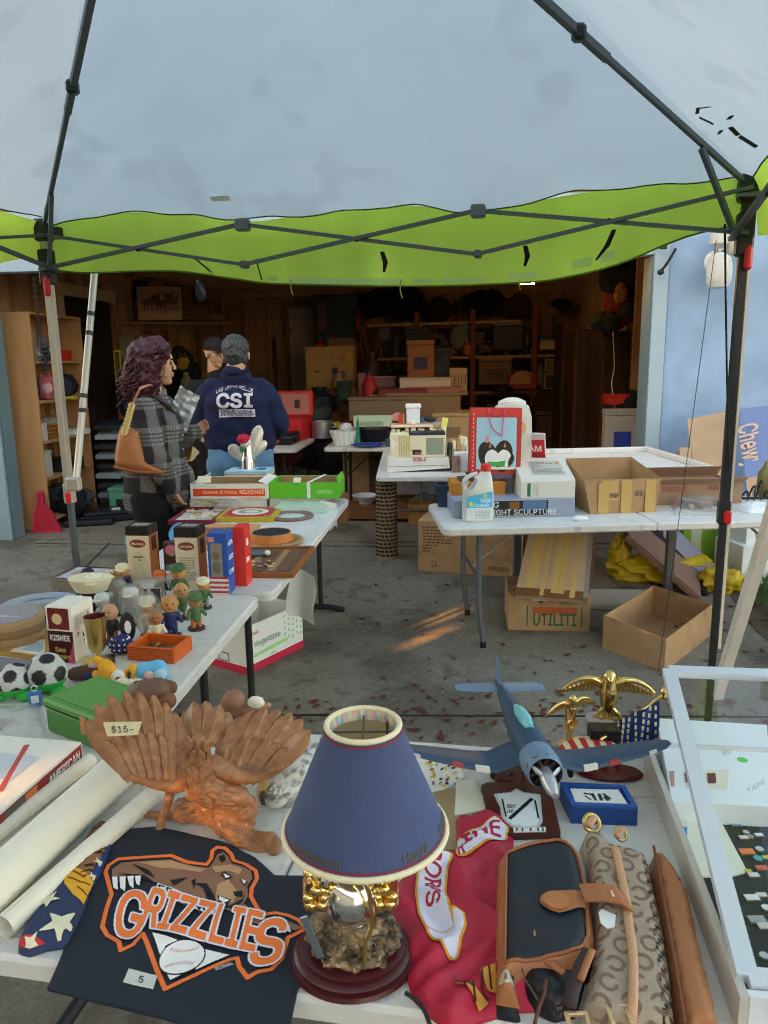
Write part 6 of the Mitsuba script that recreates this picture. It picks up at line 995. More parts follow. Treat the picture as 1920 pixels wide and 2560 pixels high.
part(t,'handle',tube(curve([(-.05,.02,.40),(-.02,.0,.36),(.03,-.004,.37),(.06,.02,.40)]),.003,6),C('c44a5a',.5));part(t,'side_gusset',hull([(.1555,y,z)for y,z in((.004,.0),(.106,0),(.083,.395),(.022,.395))]+[(.157,y,z)for y,z in((.01,.0),(.10,0))]),C('d8404a',.5),False)
t=thing('plastic_canister','white rounded plastic jug standing behind the penguin bag','jug',at=(.81,4.78,TZ+.0));part(t,'body',lathe([(0,0),(.12,0),(.13,.02),(.13,.42),(.125,.56),(.105,.63),(.05,.665),(0,.67)],36,1,.7),C('b9b7ae',.35),40);part(t,'window',mv(ext(affinity.scale(Point(0,0).buffer(.03),1,1.3),.004),(.045,-.085,.50),rx=90),C('cfa878',.4),False);part(t,'lid',lathe([(.09,.63),(.085,.66),(.04,.68),(0,.685)],30,1,.7),C('d2d1c8',.4),40)
t=thing('red_magazine','red and white magazine leaning between the gift bag and the white box','magazine',at=(.99,4.83,TZ+.18),rz=-25,rx=20);part(t,'magazine',bx(.13,.02,.30,b=.002),C('c8bfc0',.5),30);part(t,'red_cover',bx(.12,.001,.12,(0,-.0106,.14)),C('c0303e',.4),False);part(t,'white_mark',front(text('AM',.04),(0,-.012,.20)),C('e6dcd8',.5),False)
solo('magazine_prop',bx(.30,.15,.18,b=.003),'cardboard','brown carton hidden behind the white box holding the red magazine','box',M=M4((1.0,4.83,TZ)))
t=thing('dark_blue_bucket','dark blue plastic pot at the left back of the right table','pot',at=(.40,4.78,TZ));part(t,'pot',lathe([(0,0),(.055,0),(.075,.13),(.08,.135),(.08,.145),(.07,.145),(.052,.01),(0,.01)],32),C('243a52',.4),40);part(t,'rim',mv(trimesh.creation.torus(.078,.004,32,8),(0,0,.143)),C('2c4560',.4),True)
def tape(par,m):part(par,'tape',m,C('b9995e',.25),False)
t=thing('taped_brown_box','open brown cardboard box with pale tape strips beside the white box','box',at=(1.43,4.50,TZ),rz=3);w,d,h=.43,.40,.20
for nm,q in(('front_panel',[(-.195,-.03,0),(.215,.0,0),(.232,-.012,.205),(-.235,-.012,.205)]),('back_panel',[(-.215,.36,0),(.215,.36,0),(.19,.37,.285),(-.235,.37,.285)]),('left_panel',[(-.195,-.03,0),(-.215,.36,0),(-.235,.37,.285),(-.235,-.012,.205)]),('right_panel',[(.215,.0,0),(.215,.36,0),(.19,.37,.285),(.232,-.012,.205)]),('base',[(-.195,-.03,.002),(.215,0,.002),(.215,.36,.002),(-.215,.36,.002)])):
 q=np.array(q,float);c=q.mean(0);n=np.cross(q[1]-q[0],q[2]-q[0]);n/=np.linalg.norm(n);part(t,nm,hull(np.vstack([q,q+n*.004])),'cardboard',False)
ft=lambda x0,x1,z0,z1:hull([(x,-.033+.02*(x+.195)/.41*(1 if False else .8)+.004*(z/.2)-dy,z)for x in(x0,x1)for z in(z0,z1)for dy in(.004,.006)])
for x0,x1,z0,z1 in((-.15,-.085,.0,.19),(-.13,-.03,.08,.20),(-.01,.055,0,.2),(.14,.205,0,.2)):tape(t,ft(x0,x1,z0,z1))
part(t,'blue_print',cc(front(text('SHIP',.026,w=.055),(-.055,-.034,.11)),front(text('26',.03),(.10,-.028,.12))),C('5a4a52',.7),False,kind='stuff');part(t,'flap',hull([(.19,.372,.285),(.232,-.012,.205),(.25,-.012,.195),(.205,.372,.275),(.192,.372,.288),(.234,-.012,.208)]),'cardboard',False)
t=thing('flat_brown_tray','wide shallow brown cardboard tray with faded red lettering on its front','box',at=(1.97,4.88,TZ),rz=3);open_box(t,.58,.34,.13,bsdf('card_grey',(.30,.19,.13),.85),.005,None,(('f',60,.10),('b',-45,.10)));part(t,'red_print',cc(front(text('FRAGILE',.03,w=.16),(-.15,-.1715,.10)),front(text('FOODS',.03,w=.07),(.10,-.1715,.105))),C('8f4a48',.7),False,kind='stuff')
t=thing('bagged_odds','clear plastic bag holding brown odds and ends on the right table','plastic bag');bg_,_=puff([(1.72,4.40),(2.02,4.34),(2.12,4.50),(2.05,4.66),(1.80,4.68)],.075,.02,.07,TZ,.03,14,6);part(t,'bag',bg_,'clear_plastic',True)
for k in range(9):x,y=rng.uniform(1.82,2.02),rng.uniform(4.46,4.62);part(t,'piece',bx(rng.uniform(.03,.08),rng.uniform(.02,.05),.03,(x,y,TZ+.004+.010*(k%3)),rz=rng.uniform(0,180),b=.006),C(['8a6642','5d4630','3c3c44','b08a5c','9a3a3a'][k%5],.6),30)
cw_,_=puff([(2.16,4.40),(2.34,4.36),(2.38,4.55),(2.24,4.62),(2.15,4.52)],.045,.014,.05,TZ,.03,20,3);solo('white_wrapping',cw_,C('dfe4e8',.5),'crumpled white plastic wrap right of the bagged odds','plastic wrap',smooth=True)
q=np.array((.882,4.424,.742));solo('crumpled_tissue',blob(.035,(q[0]+.25,4.28,TZ+.012),(1.3,.7,.45),3,.3,4),C('e4e9ee',.6),'small crumpled white tissue at the front edge below the white box','tissue',smooth=True)
t=thing('dark_wire_rack','dark wire holder at the far right of the right table','rack',at=(2.35,4.86,TZ))
for k in range(7):part(t,'wire',tube(curve([(-.14+.045*k,-.05,.0),(-.12+.045*k,0,.05+.035*(k%3)),(-.15+.05*k,.05,.0)]),.006,6),C('26282b',.5))
part(t,'base_bar',bx(.36,.02,.012,(0,0,0)),C('26282b',.5),False)
t=thing('brass_jar','brass lidded jar cut by the right edge of the picture','jar',at=(2.56,4.95,TZ));part(t,'body',lathe([(0,0),(.07,0),(.085,.06),(.08,.16),(.05,.20),(0,.20)],28),C('7d7448',.5,.3),40);part(t,'lid',lathe([(.052,.20),(.045,.23),(.012,.25),(0,.265)],28),C('8f8a5a',.4,.5),40)
#below and beside the right table
t=thing('long_brown_carton','large brown carton with HERO CUT SAW lettering under the right table','box',at=(.705,5.93,0),rz=-16);part(t,'box',bx(.80,.40,.42,b=.004),'cardboard',30);part(t,'tape',bx(.802,.05,.421,(0,.02,.0005)),C('a98850',.35),False)
part(t,'lettering',front(text('HERO CUT SAW',.05,w=.36),(.14,-.2005,.36)),C('3a2c24',.7),False);part(t,'lettering',front(text('FRAGILE',.035,w=.16),(.24,-.2005,.06)),C('4a382c',.7),False);part(t,'small_print',front(scribble(1,.24,.22,9,2),(-.24,-.2005,.27)),C('6b4c38',.7),False,kind='stuff');part(t,'icon',front(ext(union_all([sbox(-.03,0,-.022,.05),sbox(.0,0,.008,.05),sbox(-.03,0,.03,.006)]),.0008),(-.26,-.2005,.05)),C('6b4c38',.7),False)
t=thing('green_print_carton','low brown carton with orange and green block lettering under the right table','box',at=(1.03,4.66,0),rz=-6);part(t,'box',bx(.50,.38,.235,b=.003),'cardboard',30);part(t,'orange_band',front(ext(sbox(-.10,.115,.17,.155),.001),(0,-.1904,0)),C('a8542c',.7),False);part(t,'lettering',front(text('UTILITI',.075,w=.26),(.035,-.1908,.075)),C('245a36',.7),False);part(t,'lettering',front(text('EGG TRAYS',.035,w=.17),(.145,-.1908,.195)),C('2e6040',.7),False);part(t,'green_mark',front(ext(union_all([sbox(-.135,.03,-.128,.16),sbox(.195,.03,.202,.16),Polygon([(-.07,.20),(-.03,.20),(-.05,.17)])]),.001),(0,-.1906,0)),C('245a36',.7),False,kind='stuff');part(t,'top_flap',mv(bx(.48,.18,.004),(0,.10,.236)),C('8d6a44',.8),False);part(t,'white_label',bx(.09,.001,.05,(-.06,-.1915,.195),rx=6),C('d5d0c8',.6),False)
t=thing('flattened_cardboard','flattened brown cardboard sheets with pale tape leaning against the right table','cardboard');lq=[np.array(q)for q in((.792,4.44,.228),(1.183,4.36,.215),(1.302,4.72,.543),(.935,4.78,.534))]
def slab4(q,th,off=.0):q=np.array(q);n=np.cross(q[1]-q[0],q[3]-q[0]);n/=np.linalg.norm(n);n=n if n[1]<0 else-n;return hull(np.vstack([q+n*off,q+n*(off+th)]))
part(t,'sheet',slab4(lq,.05),'cardboard_pale',False)
def sub4(q,u0,u1,v0=0,v1=1):q=np.array(q);f=lambda u,v:q[0]*(1-u)*(1-v)+q[1]*u*(1-v)+q[2]*u*v+q[3]*(1-u)*v;return[f(u0,v0),f(u1,v0),f(u1,v1),f(u0,v1)]
for u0,u1,v0 in((.12,.30,.12),(.36,.42,0),(.52,.72,.05),(.80,.88,0)):part(t,'tape_strip',slab4(sub4(lq,u0,u1,v0,1),.0012,.0505),C('c2a468',.35),False)
for u in(.45,.62):part(t,'crease',slab4(sub4(lq,u,u+.006,.0,1),.0014,.0505),C('8b6a3c',.5),False)
part(t,'torn_edge',slab4(sub4(lq,0,1,-.02,.10),.001,.0503),C('6f4a28',.8),False);part(t,'back_sheet',slab4([q+(.05,.06,0)for q in lq],.02),C('8d8a86',.7),False)
solo('sheet_prop',slab4([np.array((.933,4.62,.167)),np.array((1.285,4.6,.155)),np.array((1.435,5,.447)),np.array((1.041,5,.467))],.03),C('6b5240',.8),'darker cardboard sheet standing behind the flattened cardboard','cardboard',smooth=False)
t=thing('open_brown_box','empty open brown cardboard box on the driveway at the right','box');A3=[np.array(q)for q in((1.262,4.18,0),(1.493,3.825,0),(1.961,4.344,0),(1.73,4.70,0))];hh=np.array([.20,.185,.20,.215])
for i,nm in enumerate(('left_panel','front_panel','right_panel','back_panel')):
 j=(i+1)%4;q=np.array([A3[i],A3[j],A3[j]+(0,0,hh[j]),A3[i]+(0,0,hh[i])]);n=np.cross(q[1]-q[0],(0,0,1.));n/=np.linalg.norm(n);part(t,nm,hull(np.vstack([q,q-n*.006])),'cardboard',False)
part(t,'base',hull([q+(0,0,z)for q in A3 for z in(.002,.006)]),'cardboard',False)
t=thing('yellow_bag','bright yellow plastic bag slumped under the leaning picture boards','bag');yb=cc(blob(.40,(2.12,5.56,.08),(.95,.50,.28),4,.40,2.2,5),blob(.15,(2.42,5.26,.06),(1.1,.8,.7),3,.5,3,8),blob(.12,(1.80,5.62,.14),(.7,.8,1.5),3,.5,3,9));yb.vertices+=(meshkit.fbm(yb.vertices*30,3,5)[:,None]-.5)*.035;yb.vertices[:,2]=np.maximum(yb.vertices[:,2],.003);part(t,'bag',yb,bsdf('yellow_plastic',(.55,.38,.012),.5),60)
for k,(lab,p0,p1,c,th)in enumerate((('pale brown edged board leaning lowest in the yellow bag',(1.81,5.5,.335),(2.19,5.06,-.01),'8a6a5c',.05),('dark framed board leaning second in the yellow bag',(1.92,5.56,.319),(2.262,5.12,-.007),'17161c',.045),('black brown board leaning third in the yellow bag',(2.008,5.62,.303),(2.308,5.18,-.016),'3b2a26',.04),('pale lilac board leaning topmost in the yellow bag',(2.13,5.66,.292),(2.361,5.2,.001),'9a93a6',.04))):
 p0,p1=np.array(p0),np.array(p1);q=[p0,p1,p1+(.10,.30,.10),p0+(.10,.30,.10)];t=thing('leaning_board',lab,'picture board','boards in the yellow bag');part(t,'board',slab4(q,th*.5),C(c,.5),False);part(t,'edge',tube([p0,p1],th*.5,4),C(c,.6),False)
t=thing('green_carton','lime green carton standing behind the leaning boards','box',at=(2.52,5.95,0),rz=-4);part(t,'box',bx(.30,.26,.60,b=.003),C('86b03a',.5),30);part(t,'white_band',bx(.08,.001,.60,(-.05,-.1306,0)),C('cfd8b8',.5),False)
for i,(lab,px,w,c,h)in enumerate((('upright brown plank left of the lime green carton',2.30,.05,'8a6a58',.62),('upright brown plank right of the lime green carton',2.71,.06,'7a523e',.66),('grey beige board with blue smudges near the right canopy leg',2.86,.24,'8c8474',.68))):t=thing('plank',lab,'board','boards behind the right table',at=(px,5.86 if i<2 else 5.5,0),rx=-3);part(t,'board',bx(w,.03,h,b=.003),C(c,.75),30);(part(t,'blue_smudge',cc(front(ext(affinity.scale(Point(.03,.12).buffer(.035),1,.8),.001),(0,-.0155,0)),front(ext(affinity.scale(Point(-.04,.17).buffer(.02),.7,1.6),.001),(0,-.0155,0))),C('3f6f80',.7),False,kind='stuff')if i==2 else None)
t=thing('dark_plank_stack','dark crate seen far under the right table','crate',at=(1.35,6.0,0));part(t,'box',bx(.5,.3,.3,b=.004),C('4a3d38',.8),30);part(t,'white_panel',bx(.12,.001,.18,(.0,-.151,.05)),C('a9a9a6',.6),False);part(t,'slat',bx(.03,.02,.3,(.09,-.16,0)),C('121214',.6),False)
solo('concrete_slab',mv(bx(.62,.34,.045,b=.008),(1.62,5.0,.0),rz=-6),C('a8a59c',.85),'pale concrete slab lying on the ground behind the open brown box','slab')
for i,(lab,at,w,h)in enumerate((('white foam box with black lettering right of the canopy leg',(2.83,5.55,0),.52,.30),('white foam lid resting on the lettered white box',(2.86,5.60,.301),.50,.20))):
 t=thing('white_shipping_box',lab,'box','white boxes by the garden',at=at,rz=10);part(t,'box',bx(w,.34,h,b=.004),C('dde3e4',.6),30)
 if i:part(t,'lettering',cc(front(text('WAREHOUSE',.04,bold=False,w=.24),(-.06,-.1706,.06)),front(text('DIRECT',.03,bold=False,w=.18),(-.08,-.1706,.13))),C('33363a',.6),False,kind='stuff')
 else:part(t,'print',front(ext(sbox(-.14,.08,-.10,.22).difference(sbox(-.135,.085,-.105,.215)),.001),(0,-.1704,0)),C('9aa3aa',.6),False)
for i,(lab,q,m)in enumerate((('tall plain brown cardboard panel leaning on the blue wall',[(2.618,6.22,.544),(2.876,6.22,.523),(2.811,6.22,1.21),(2.482,6.22,1.15)],'cardboard_pale'),('narrow brown cardboard panel leaning left of the tall panel',[(2.411,6.15,.66),(2.533,6.15,.658),(2.498,6.15,.928),(2.408,6.15,.923)],'cardboard_pale'),('dark brown panel edge leaning leftmost behind the brown tray',[(2.381,6.18,.639),(2.427,6.18,.638),(2.42,6.18,.903),(2.393,6.18,.871)],'cardboard'))):
 q=np.array(q);q[:2,2]=.0 if False else q[:2,2];q2=np.array([[q[0][0],q[0][1]-.25,.004],[q[1][0],q[1][1]-.25,.004],q[2],q[3]]);t=thing('cardboard_panel',lab,'cardboard','cardboard leaning on the wall');part(t,'sheet',slab4(q2,.012),m,False)
t=thing('blue_cardboard_panel','blue printed cardboard panel with peach script turned on its side','cardboard');q=np.array([(2.938,6.15,.602),(3.386,6.15,.661),(3.33,6.15,1.265),(2.865,6.15,1.233)]);part(t,'panel',slab4([(q[0][0],q[0][1]-.2,.3),(q[1][0],q[1][1]-.2,.3),q[2],q[3]],.012),C('6d84bb',.6),False);part(t,'brown_edge',slab4(sub4([(q[0][0],q[0][1]-.2,.3),(q[1][0],q[1][1]-.2,.3),q[2],q[3]],0,1,.62*0,.42),.001,.0125),C('b89a86',.7),False)
wt=text('Chewy',.15,bold=True);u_=np.array((2.984,6.05,.781));v_=np.array((2.902,6.05,1.119));xd=(u_-v_)/np.linalg.norm(u_-v_);wt.vertices[:,0]*=np.linalg.norm(u_-v_)/np.ptp(wt.vertices[:,0]);yd=np.array([1.,0,0]);yd-=xd*(xd@yd);yd/=np.linalg.norm(yd);zd=np.cross(xd,yd);wt.vertices=(u_+v_)/2+wt.vertices[:,:1]*xd+(wt.vertices[:,1:2])*yd+wt.vertices[:,2:]*zd
wt.vertices[:,1]-=.0;part(t,'lettering',wt,C('d9b8a6',.6),False)
#on the blue wall
t=thing('wall_lantern','white wall light fixture with two lamp heads under the eave','wall light',at=(2.754,6.42,2.383));part(t,'base',lathe([(0,0),(.10,0),(.10,.03),(.08,.045),(0,.045)],28).apply_transform(M4((0,.08,.02),rx=90)),C('e2e4e2',.4),40)
part(t,'lamp_head',lathe([(.03,.10),(.085,.06),(.10,-.02),(.095,-.12),(.07,-.17),(0,-.18)],28).apply_transform(M4((-.03,-.06,-.02))),C('c9ccc8',.45),40);part(t,'lamp_head',lathe([(.03,.10),(.08,.05),(.085,-.03),(.05,-.10),(0,-.10)],28).apply_transform(M4((.09,-.03,.16),ry=-25)),C('c2c6c2',.45),40);part(t,'lamp_head',lathe([(.03,.10),(.07,.05),(.075,-.05),(0,-.10)],28).apply_transform(M4((-.03,-.03,.20))),C('c2c6c2',.45),40);part(t,'arm',tube([(0,.04,.0),(-.03,-.04,.10),(.06,-.02,.16)],.014,8),C('c9cbc8',.4))
t=thing('black_hook','small black bracket hook fixed near the garage corner','hook',at=(2.354,6.5,2.414));part(t,'arm',tube(curve([(-.05,.03,-.08),(0,-.02,.0),(.06,0,.10)]),.012,6),BLACK);part(t,'claw',blob(.03,(-.05,0,-.08),(1,.6,.8),1),BLACK,False);part(t,'plate',bx(.06,.02,.05,(-.04,.0,.10),b=.004),BLACK,30)
t=thing('hand_truck','black and red handle edge at the right border by the grass','hand truck',at=(2.053,3.804,0));part(t,'rail',tube(curve([(0,0,0),(0,0,.36),(.05,.02,.42),(.2,.05,.42)]),.02,10),BLACK);part(t,'red_panel',bx(.16,.02,.3,(.12,.02,.02),b=.005),C('c23a22',.4),30)
#middle table with books
def book(label,at,w,d,h,c,rz=0,lean=0,group='books on the middle table',title=None):
 t=thing('book',label,'book',group,at=at,rz=rz,ry=lean);part(t,'cover',bx(w,d,h,b=min(.002,w*.2)),C(c,.6),30);part(t,'pages',bx(w*.78,d*.02,h*.96,(0,-d/2-d*.004,h*.02)),C('d8d2bc',.8),False)if title is None else part(t,'spine_title',bx(w*.35,.001,h*.4,(0,-d/2-.0005,h*.35)),C(title,.6),False);return t
MB=6.12
t=thing('white_letter_box','long white box with slanted front at the edge of the middle table','box',at=(.29,MB+.28,TZ),rz=-2);part(t,'box',hull([(-.25,-.14,0),(.27,-.14,.03),(-.25,.16,0),(.27,.16,0),(-.25,-.13,.12),(.26,-.13,.115),(-.25,.16,.12),(.27,.16,.12)]),C('dcdad2',.5),30);part(t,'grey_line',bx(.5,.001,.004,(.0,-.141,.05),ry=-1),C('8f8a80',.6),False);part(t,'pink_label',front(text('BIBLE',.03,w=.11),(.02,-.142,.108)),C('c65a60',.5),False)  # the box front carries a thin grey line
cl=['cfc6a8','e0d9bf','d8cfae','c9bc94','e2dcc8','d3c9aa','b9ab84','dfd6ba','cbbf9c','e4dfce','d5cbb0','c3b690','ded5bd']
for k in range(13):book('cream paperback standing in the back row on the middle table',(.10+.036*k,MB+.50+.004*(k%3),TZ+.002),.030,.15,.335-.012*(k%3)+.006*(k%2),cl[k],0,rng.normal(0,1.0),'cream paperbacks in the back row','6b5f4a')
t=thing('cream_book_set','cream ribbed book box with navy top edge and grey cover picture','box',at=(.29,MB+.27,TZ+.121),rz=-1);part(t,'box',bx(.46,.20,.19,b=.003),C('d9cfae',.6),30);part(t,'navy_edge',bx(.30,.201,.022,(.08,-.001,.182)),C('232c3a',.5),False)
for k in range(7):part(t,'rib',bx(.006,.004,.175,(-.15+.014*k,-.101,.008)),C('b9a860',.6),False)
part(t,'grey_picture',front(ext(sbox(.07,.02,.215,.16),.001),(0,-.1004,0)),C('8b8f80',.5),False);part(t,'dark_panel',front(ext(sbox(-.045,.02,.03,.062),.001),(0,-.1004,0)),C('2b2b2e',.5),False);part(t,'red_tick',cc(*[front(ext(sbox(-.02+.018*k,.02,-.012+.018*k,.045),.001),(0,-.1014,0))for k in range(3)]),C('c86a60',.5),False,kind='stuff');part(t,'white_corner',front(ext([(-.22,.04),(-.17,.12),(-.22,.16)],.001),(0,-.1004,0)),C('e4e0d8',.5),False)
for k,(c,h,l)in enumerate((('2c2a2c',.20,'thin black book standing at the right of the cream book set'),('d8cfb4',.22,'cream hardback standing second from the cream book set'),('b58a4c',.21,'ochre hardback standing third from the cream book set'),('d2c6a4',.25,'tall cream hardback standing fourth from the cream book set'),('e0dbc8',.24,'off-white hardback standing at the right end of the row'))):book(l,(.555+.034*k,MB+.30+.02*k,TZ),.028,.16,h+.02,c,0,3,'hardbacks at the right end of the middle table','7a6a50')
t=thing('white_notepad_stack','pale lilac white block standing at the right end of the books','notepads',at=(.66,MB+.16,TZ));part(t,'block',bx(.14,.10,.16,b=.003),C('cfd0d8',.6),30);part(t,'curl',mv(sheet(lambda u,v:(.16*u,.10*v,.05*u*u),8,3,.003),(.08,-.05,.0)),C('d6dae0',.5),True)
t=thing('brown_leaf_card','brown and purple card leaning at the right foot of the cream book set','card',at=(.60,MB+.08,TZ),rx=-10);part(t,'card',bx(.07,.006,.14,b=.001),C('8a6a5a',.6),30);part(t,'patch',bx(.03,.001,.05,(.02,-.0036,.06)),C('7a4a68',.6),False)
t=thing('peach_book','flat peach and brown book lying across the top of the cream paperbacks','book',at=(.25,MB+.50,TZ+.345),rz=2);part(t,'cover',bx(.37,.17,.03,b=.003),C('b98a6c',.6),30);part(t,'pages',bx(.36,.001,.02,(0,-.0856,.005)),C('d8cdb8',.8),False)
t=thing('white_card_printer','white upright paper holder standing on the peach book','holder',at=(.265,MB+.48,TZ+.3755));part(t,'body',bx(.115,.08,.13,b=.006),C('d5d9dd',.5),30);part(t,'top',bx(.135,.09,.04,(0,0,.13),b=.008),C('dfe2e4',.5),30);part(t,'strip',bx(.04,.002,.10,(0,-.045,-.06)),C('e4e4e0',.5),False)
t=thing('red_booklet','small red booklet standing left of the white paper holder','booklet',at=(.16,MB+.49,TZ+.3755));part(t,'cover',bx(.045,.02,.085,b=.002),C('b0452c',.5),30);part(t,'edge',bx(.004,.021,.085,(.024,0,0)),C('d8c8b0',.6),False)
t=thing('pink_paper_fan','small pink tissue bundle behind the red booklet','tissue',at=(.13,MB+.62,TZ+.34));part(t,'tissue',blob(.05,(0,0,.06),(1,.8,1.2),3,.4,4,2),C('c98a80',.7),50);part(t,'dark_pot',lathe([(0,0),(.045,0),(.05,.05),(0,.05)],20),C('2a2220',.5),40)
t=thing('glass_dish_set','pile of pale glass and dark dishes right of the white paper holder','dishes',at=(.42,MB+.55,TZ+.34));part(t,'dish',lathe([(0,0),(.07,0),(.10,.04),(.095,.042),(.065,.006),(0,.006)],32),C('b9b7b2',.2),40);part(t,'bowl',lathe([(.03,.04),(.07,.075),(.066,.078),(.0,.05)],28),C('3f4a48',.3),40);part(t,'yellow_card',bx(.05,.01,.10,(.11,-.03,-.02),ry=10),C('cfcf6a',.5),False);part(t,'blue_card',bx(.03,.01,.09,(-.07,-.05,0),ry=-5),C('3d5a78',.5),False)
#inside the garage
def at_(px,z=TZ):return(px[0],px[1],z)
t=thing('white_basket','white wicker basket on the table just inside the garage','basket',at=(-.42,8.30,TZ));part(t,'basket',lathe([(0,.005),(.10,.005),(.155,.16),(.16,.165),(.15,.165),(.095,.015),(0,.015)],32,1,.75),C('d9d9d6',.6),40)
for k in range(6):part(t,'weave',mv(lathe([(.108+.009*k,.025+.024*k),(.113+.009*k,.032+.024*k),(.110+.009*k,.038+.024*k)],32,1,.75)),C('e6e6e3',.6),40)
for k in range(16):a=k*.3927;part(t,'stake',tube([(.104*math.cos(a),.078*math.sin(a),.01),(.16*math.cos(a),.12*math.sin(a),.165)],.005,5),C('cfcfcc',.6))
part(t,'cloth',blob(.07,(.02,.02,.19),(1,.8,.8),3,.4,5,3),C('d2d6d8',.8),50)
t=thing('black_tub','black plastic tub on the table inside the garage','tub',at=(-.10,8.42,TZ+.03));part(t,'tub',lathe([(0,0),(.16,0),(.20,.14),(.205,.145),(.19,.145),(.15,.01),(0,.01)],32,1,.7),C('141418',.4),40);part(t,'rim',mv(trimesh.creation.torus(.20,.008,40,8),(0,0,.144),s=(1,.7,1)),C('1c1c20',.4),True)
t=thing('blue_platter','cobalt blue platter in front of the black tub','platter',at=(-.16,8.12,TZ));part(t,'platter',lathe([(0,.004),(.12,.004),(.19,.03),(.186,.035),(.115,.012),(0,.012)],40,1,.6),C('2340a0',.3),40);part(t,'foot',lathe([(.08,0),(.09,0),(.085,.005)],24,1,.6),C('1c3488',.3),40)
t=thing('teal_umbrella','furled teal green umbrella standing by the white basket','umbrella',at=(-.27,8.25,TZ));part(t,'canopy',lathe([(0,.0),(.03,.02),(.025,.12),(.012,.27),(0,.29)],14),C('1f7a68',.5),40);part(t,'tip',tube([(0,0,.28),(0,0,.31)],.004,6),STEEL)
t=thing('mint_sign','pale mint green card propped behind the black tub','card',at=(-.10,8.64,TZ),rx=-8);part(t,'card',bx(.46,.02,.30,b=.002),C('b7cdb4',.6),30);part(t,'mark',front(ext(sbox(-.16,.18,.10,.23),.001),(0,-.0105,0)),C('8fa58a',.6),False)
for i,(x,c,l)in enumerate(((.12,'c9c3b4','pale mug nearest the blue platter on the inner table'),(.17,'b08a50','tan mug second from the blue platter'),(.235,'a9c9b8','mint cup leaning beside the mugs'),(.055,'3a5a50','dark green cup beside the blue platter'))):t=thing('mug',l,'mug','mugs on the inner table',at=(x,8.12+.03*(i%2),TZ));part(t,'body',lathe([(0,0),(.026,0),(.030,.08),(.027,.08),(.022,.008),(0,.008)],20),C(c,.4),40);part(t,'handle',mv(trimesh.creation.torus(.018,.005,16,6),(.036,0,.042),rx=90),C(c,.4),True)
t=thing('maroon_vase','maroon fan shaped vase behind the white basket','vase',at=(-.32,8.9,TZ-.0));part(t,'vase',lathe([(0,0),(.04,0),(.05,.06),(.13,.22),(.125,.222),(.04,.07),(0,.06)],28,1,.6),C('5a2a30',.4),40);part(t,'foot',lathe([(0,0),(.05,0),(.05,.012),(0,.012)],20),C('3f1a20',.4),40)
solo('vase_stand',bx(.3,.3,TZ,b=.005),'cardboard','brown carton standing behind the inner table under the maroon vase','box',M=M4((-.32,8.9,.013)))
t=thing('red_case_open','open red plastic case with upright lid on the table behind the man','case',at=(-1.20,9.1,TZ),rz=-12);part(t,'base',bx(.62,.42,.26,b=.012),C('c8262a',.35),30);part(t,'lid',bx(.40,.10,.30,(.13,.17,.262),rz=4,rx=-6,b=.014),C('cf3b3a',.35),30);part(t,'lid_lining',bx(.34,.003,.24,(.13,.112,.29),rx=-6,rz=4),C('b5706a',.4),False);part(t,'lid_edge',bx(.03,.11,.30,(-.07,.165,.262),b=.006,rx=-6,rz=4),C('e0403c',.35),30);part(t,'latch',bx(.06,.012,.10,(.16,.105,.36),b=.004,rx=-6),C('2a2424',.4),30)
t=thing('black_suitcase','black suitcase with orange round badge below the red case','suitcase',at=(-1.26,8.62,TZ),rz=-10);part(t,'case',bx(.56,.36,.13,b=.02),C('18191c',.4),30);part(t,'badge',mv(lathe([(0,0),(.06,0),(.06,.012),(0,.012)],24),(.09,-.18,.07),rx=90),C('c8451e',.4),40);part(t,'seam',bx(.565,.365,.008,(0,0,.085)),C('55585a',.4),False);part(t,'handle',tube(curve([(-.1,-.18,.06),(-.09,-.23,.06),(0,-.23,.06),(.01,-.18,.06)]),.012,8),BLACK)
t=thing('steel_pot','grey steel stock pot right of the red case','pot',at=(-.73,9.15,TZ));part(t,'pot',lathe([(0,0),(.12,0),(.125,.01),(.125,.20),(.13,.205),(.115,.205),(.11,.015),(0,.015)],36),bsdf('brushed_steel',(.42,.43,.46),.35,metallic=.8),40);part(t,'handle',mv(trimesh.creation.torus(.03,.006,16,6),(.13,0,.15),rx=90),SILVER,True)
t=thing('yellow_tin','yellow tin standing beside the steel pot','tin',at=(-.56,9.35,TZ));part(t,'tin',cyl(.045,.16,n=24),C('c9b23a',.4),40);part(t,'lid',cyl(.047,.015,(0,0,.16),24),C('a8922c',.4),40)
t=thing('white_doll','cream ceramic ornament behind the man at the left of the red case','ornament',at=(-1.55,9.5,TZ));part(t,'body',blob(.10,(0,0,.10),(1.2,.8,1),3,.2,3),C('c9c0b0',.5),True);part(t,'flowers',cc(*[blob(.03,(rng.uniform(-.1,.1),-.05+rng.uniform(-.03,.03),.14+rng.uniform(0,.08)),sub=1)for _ in range(9)]),C('b98a80',.6),50,kind='stuff')
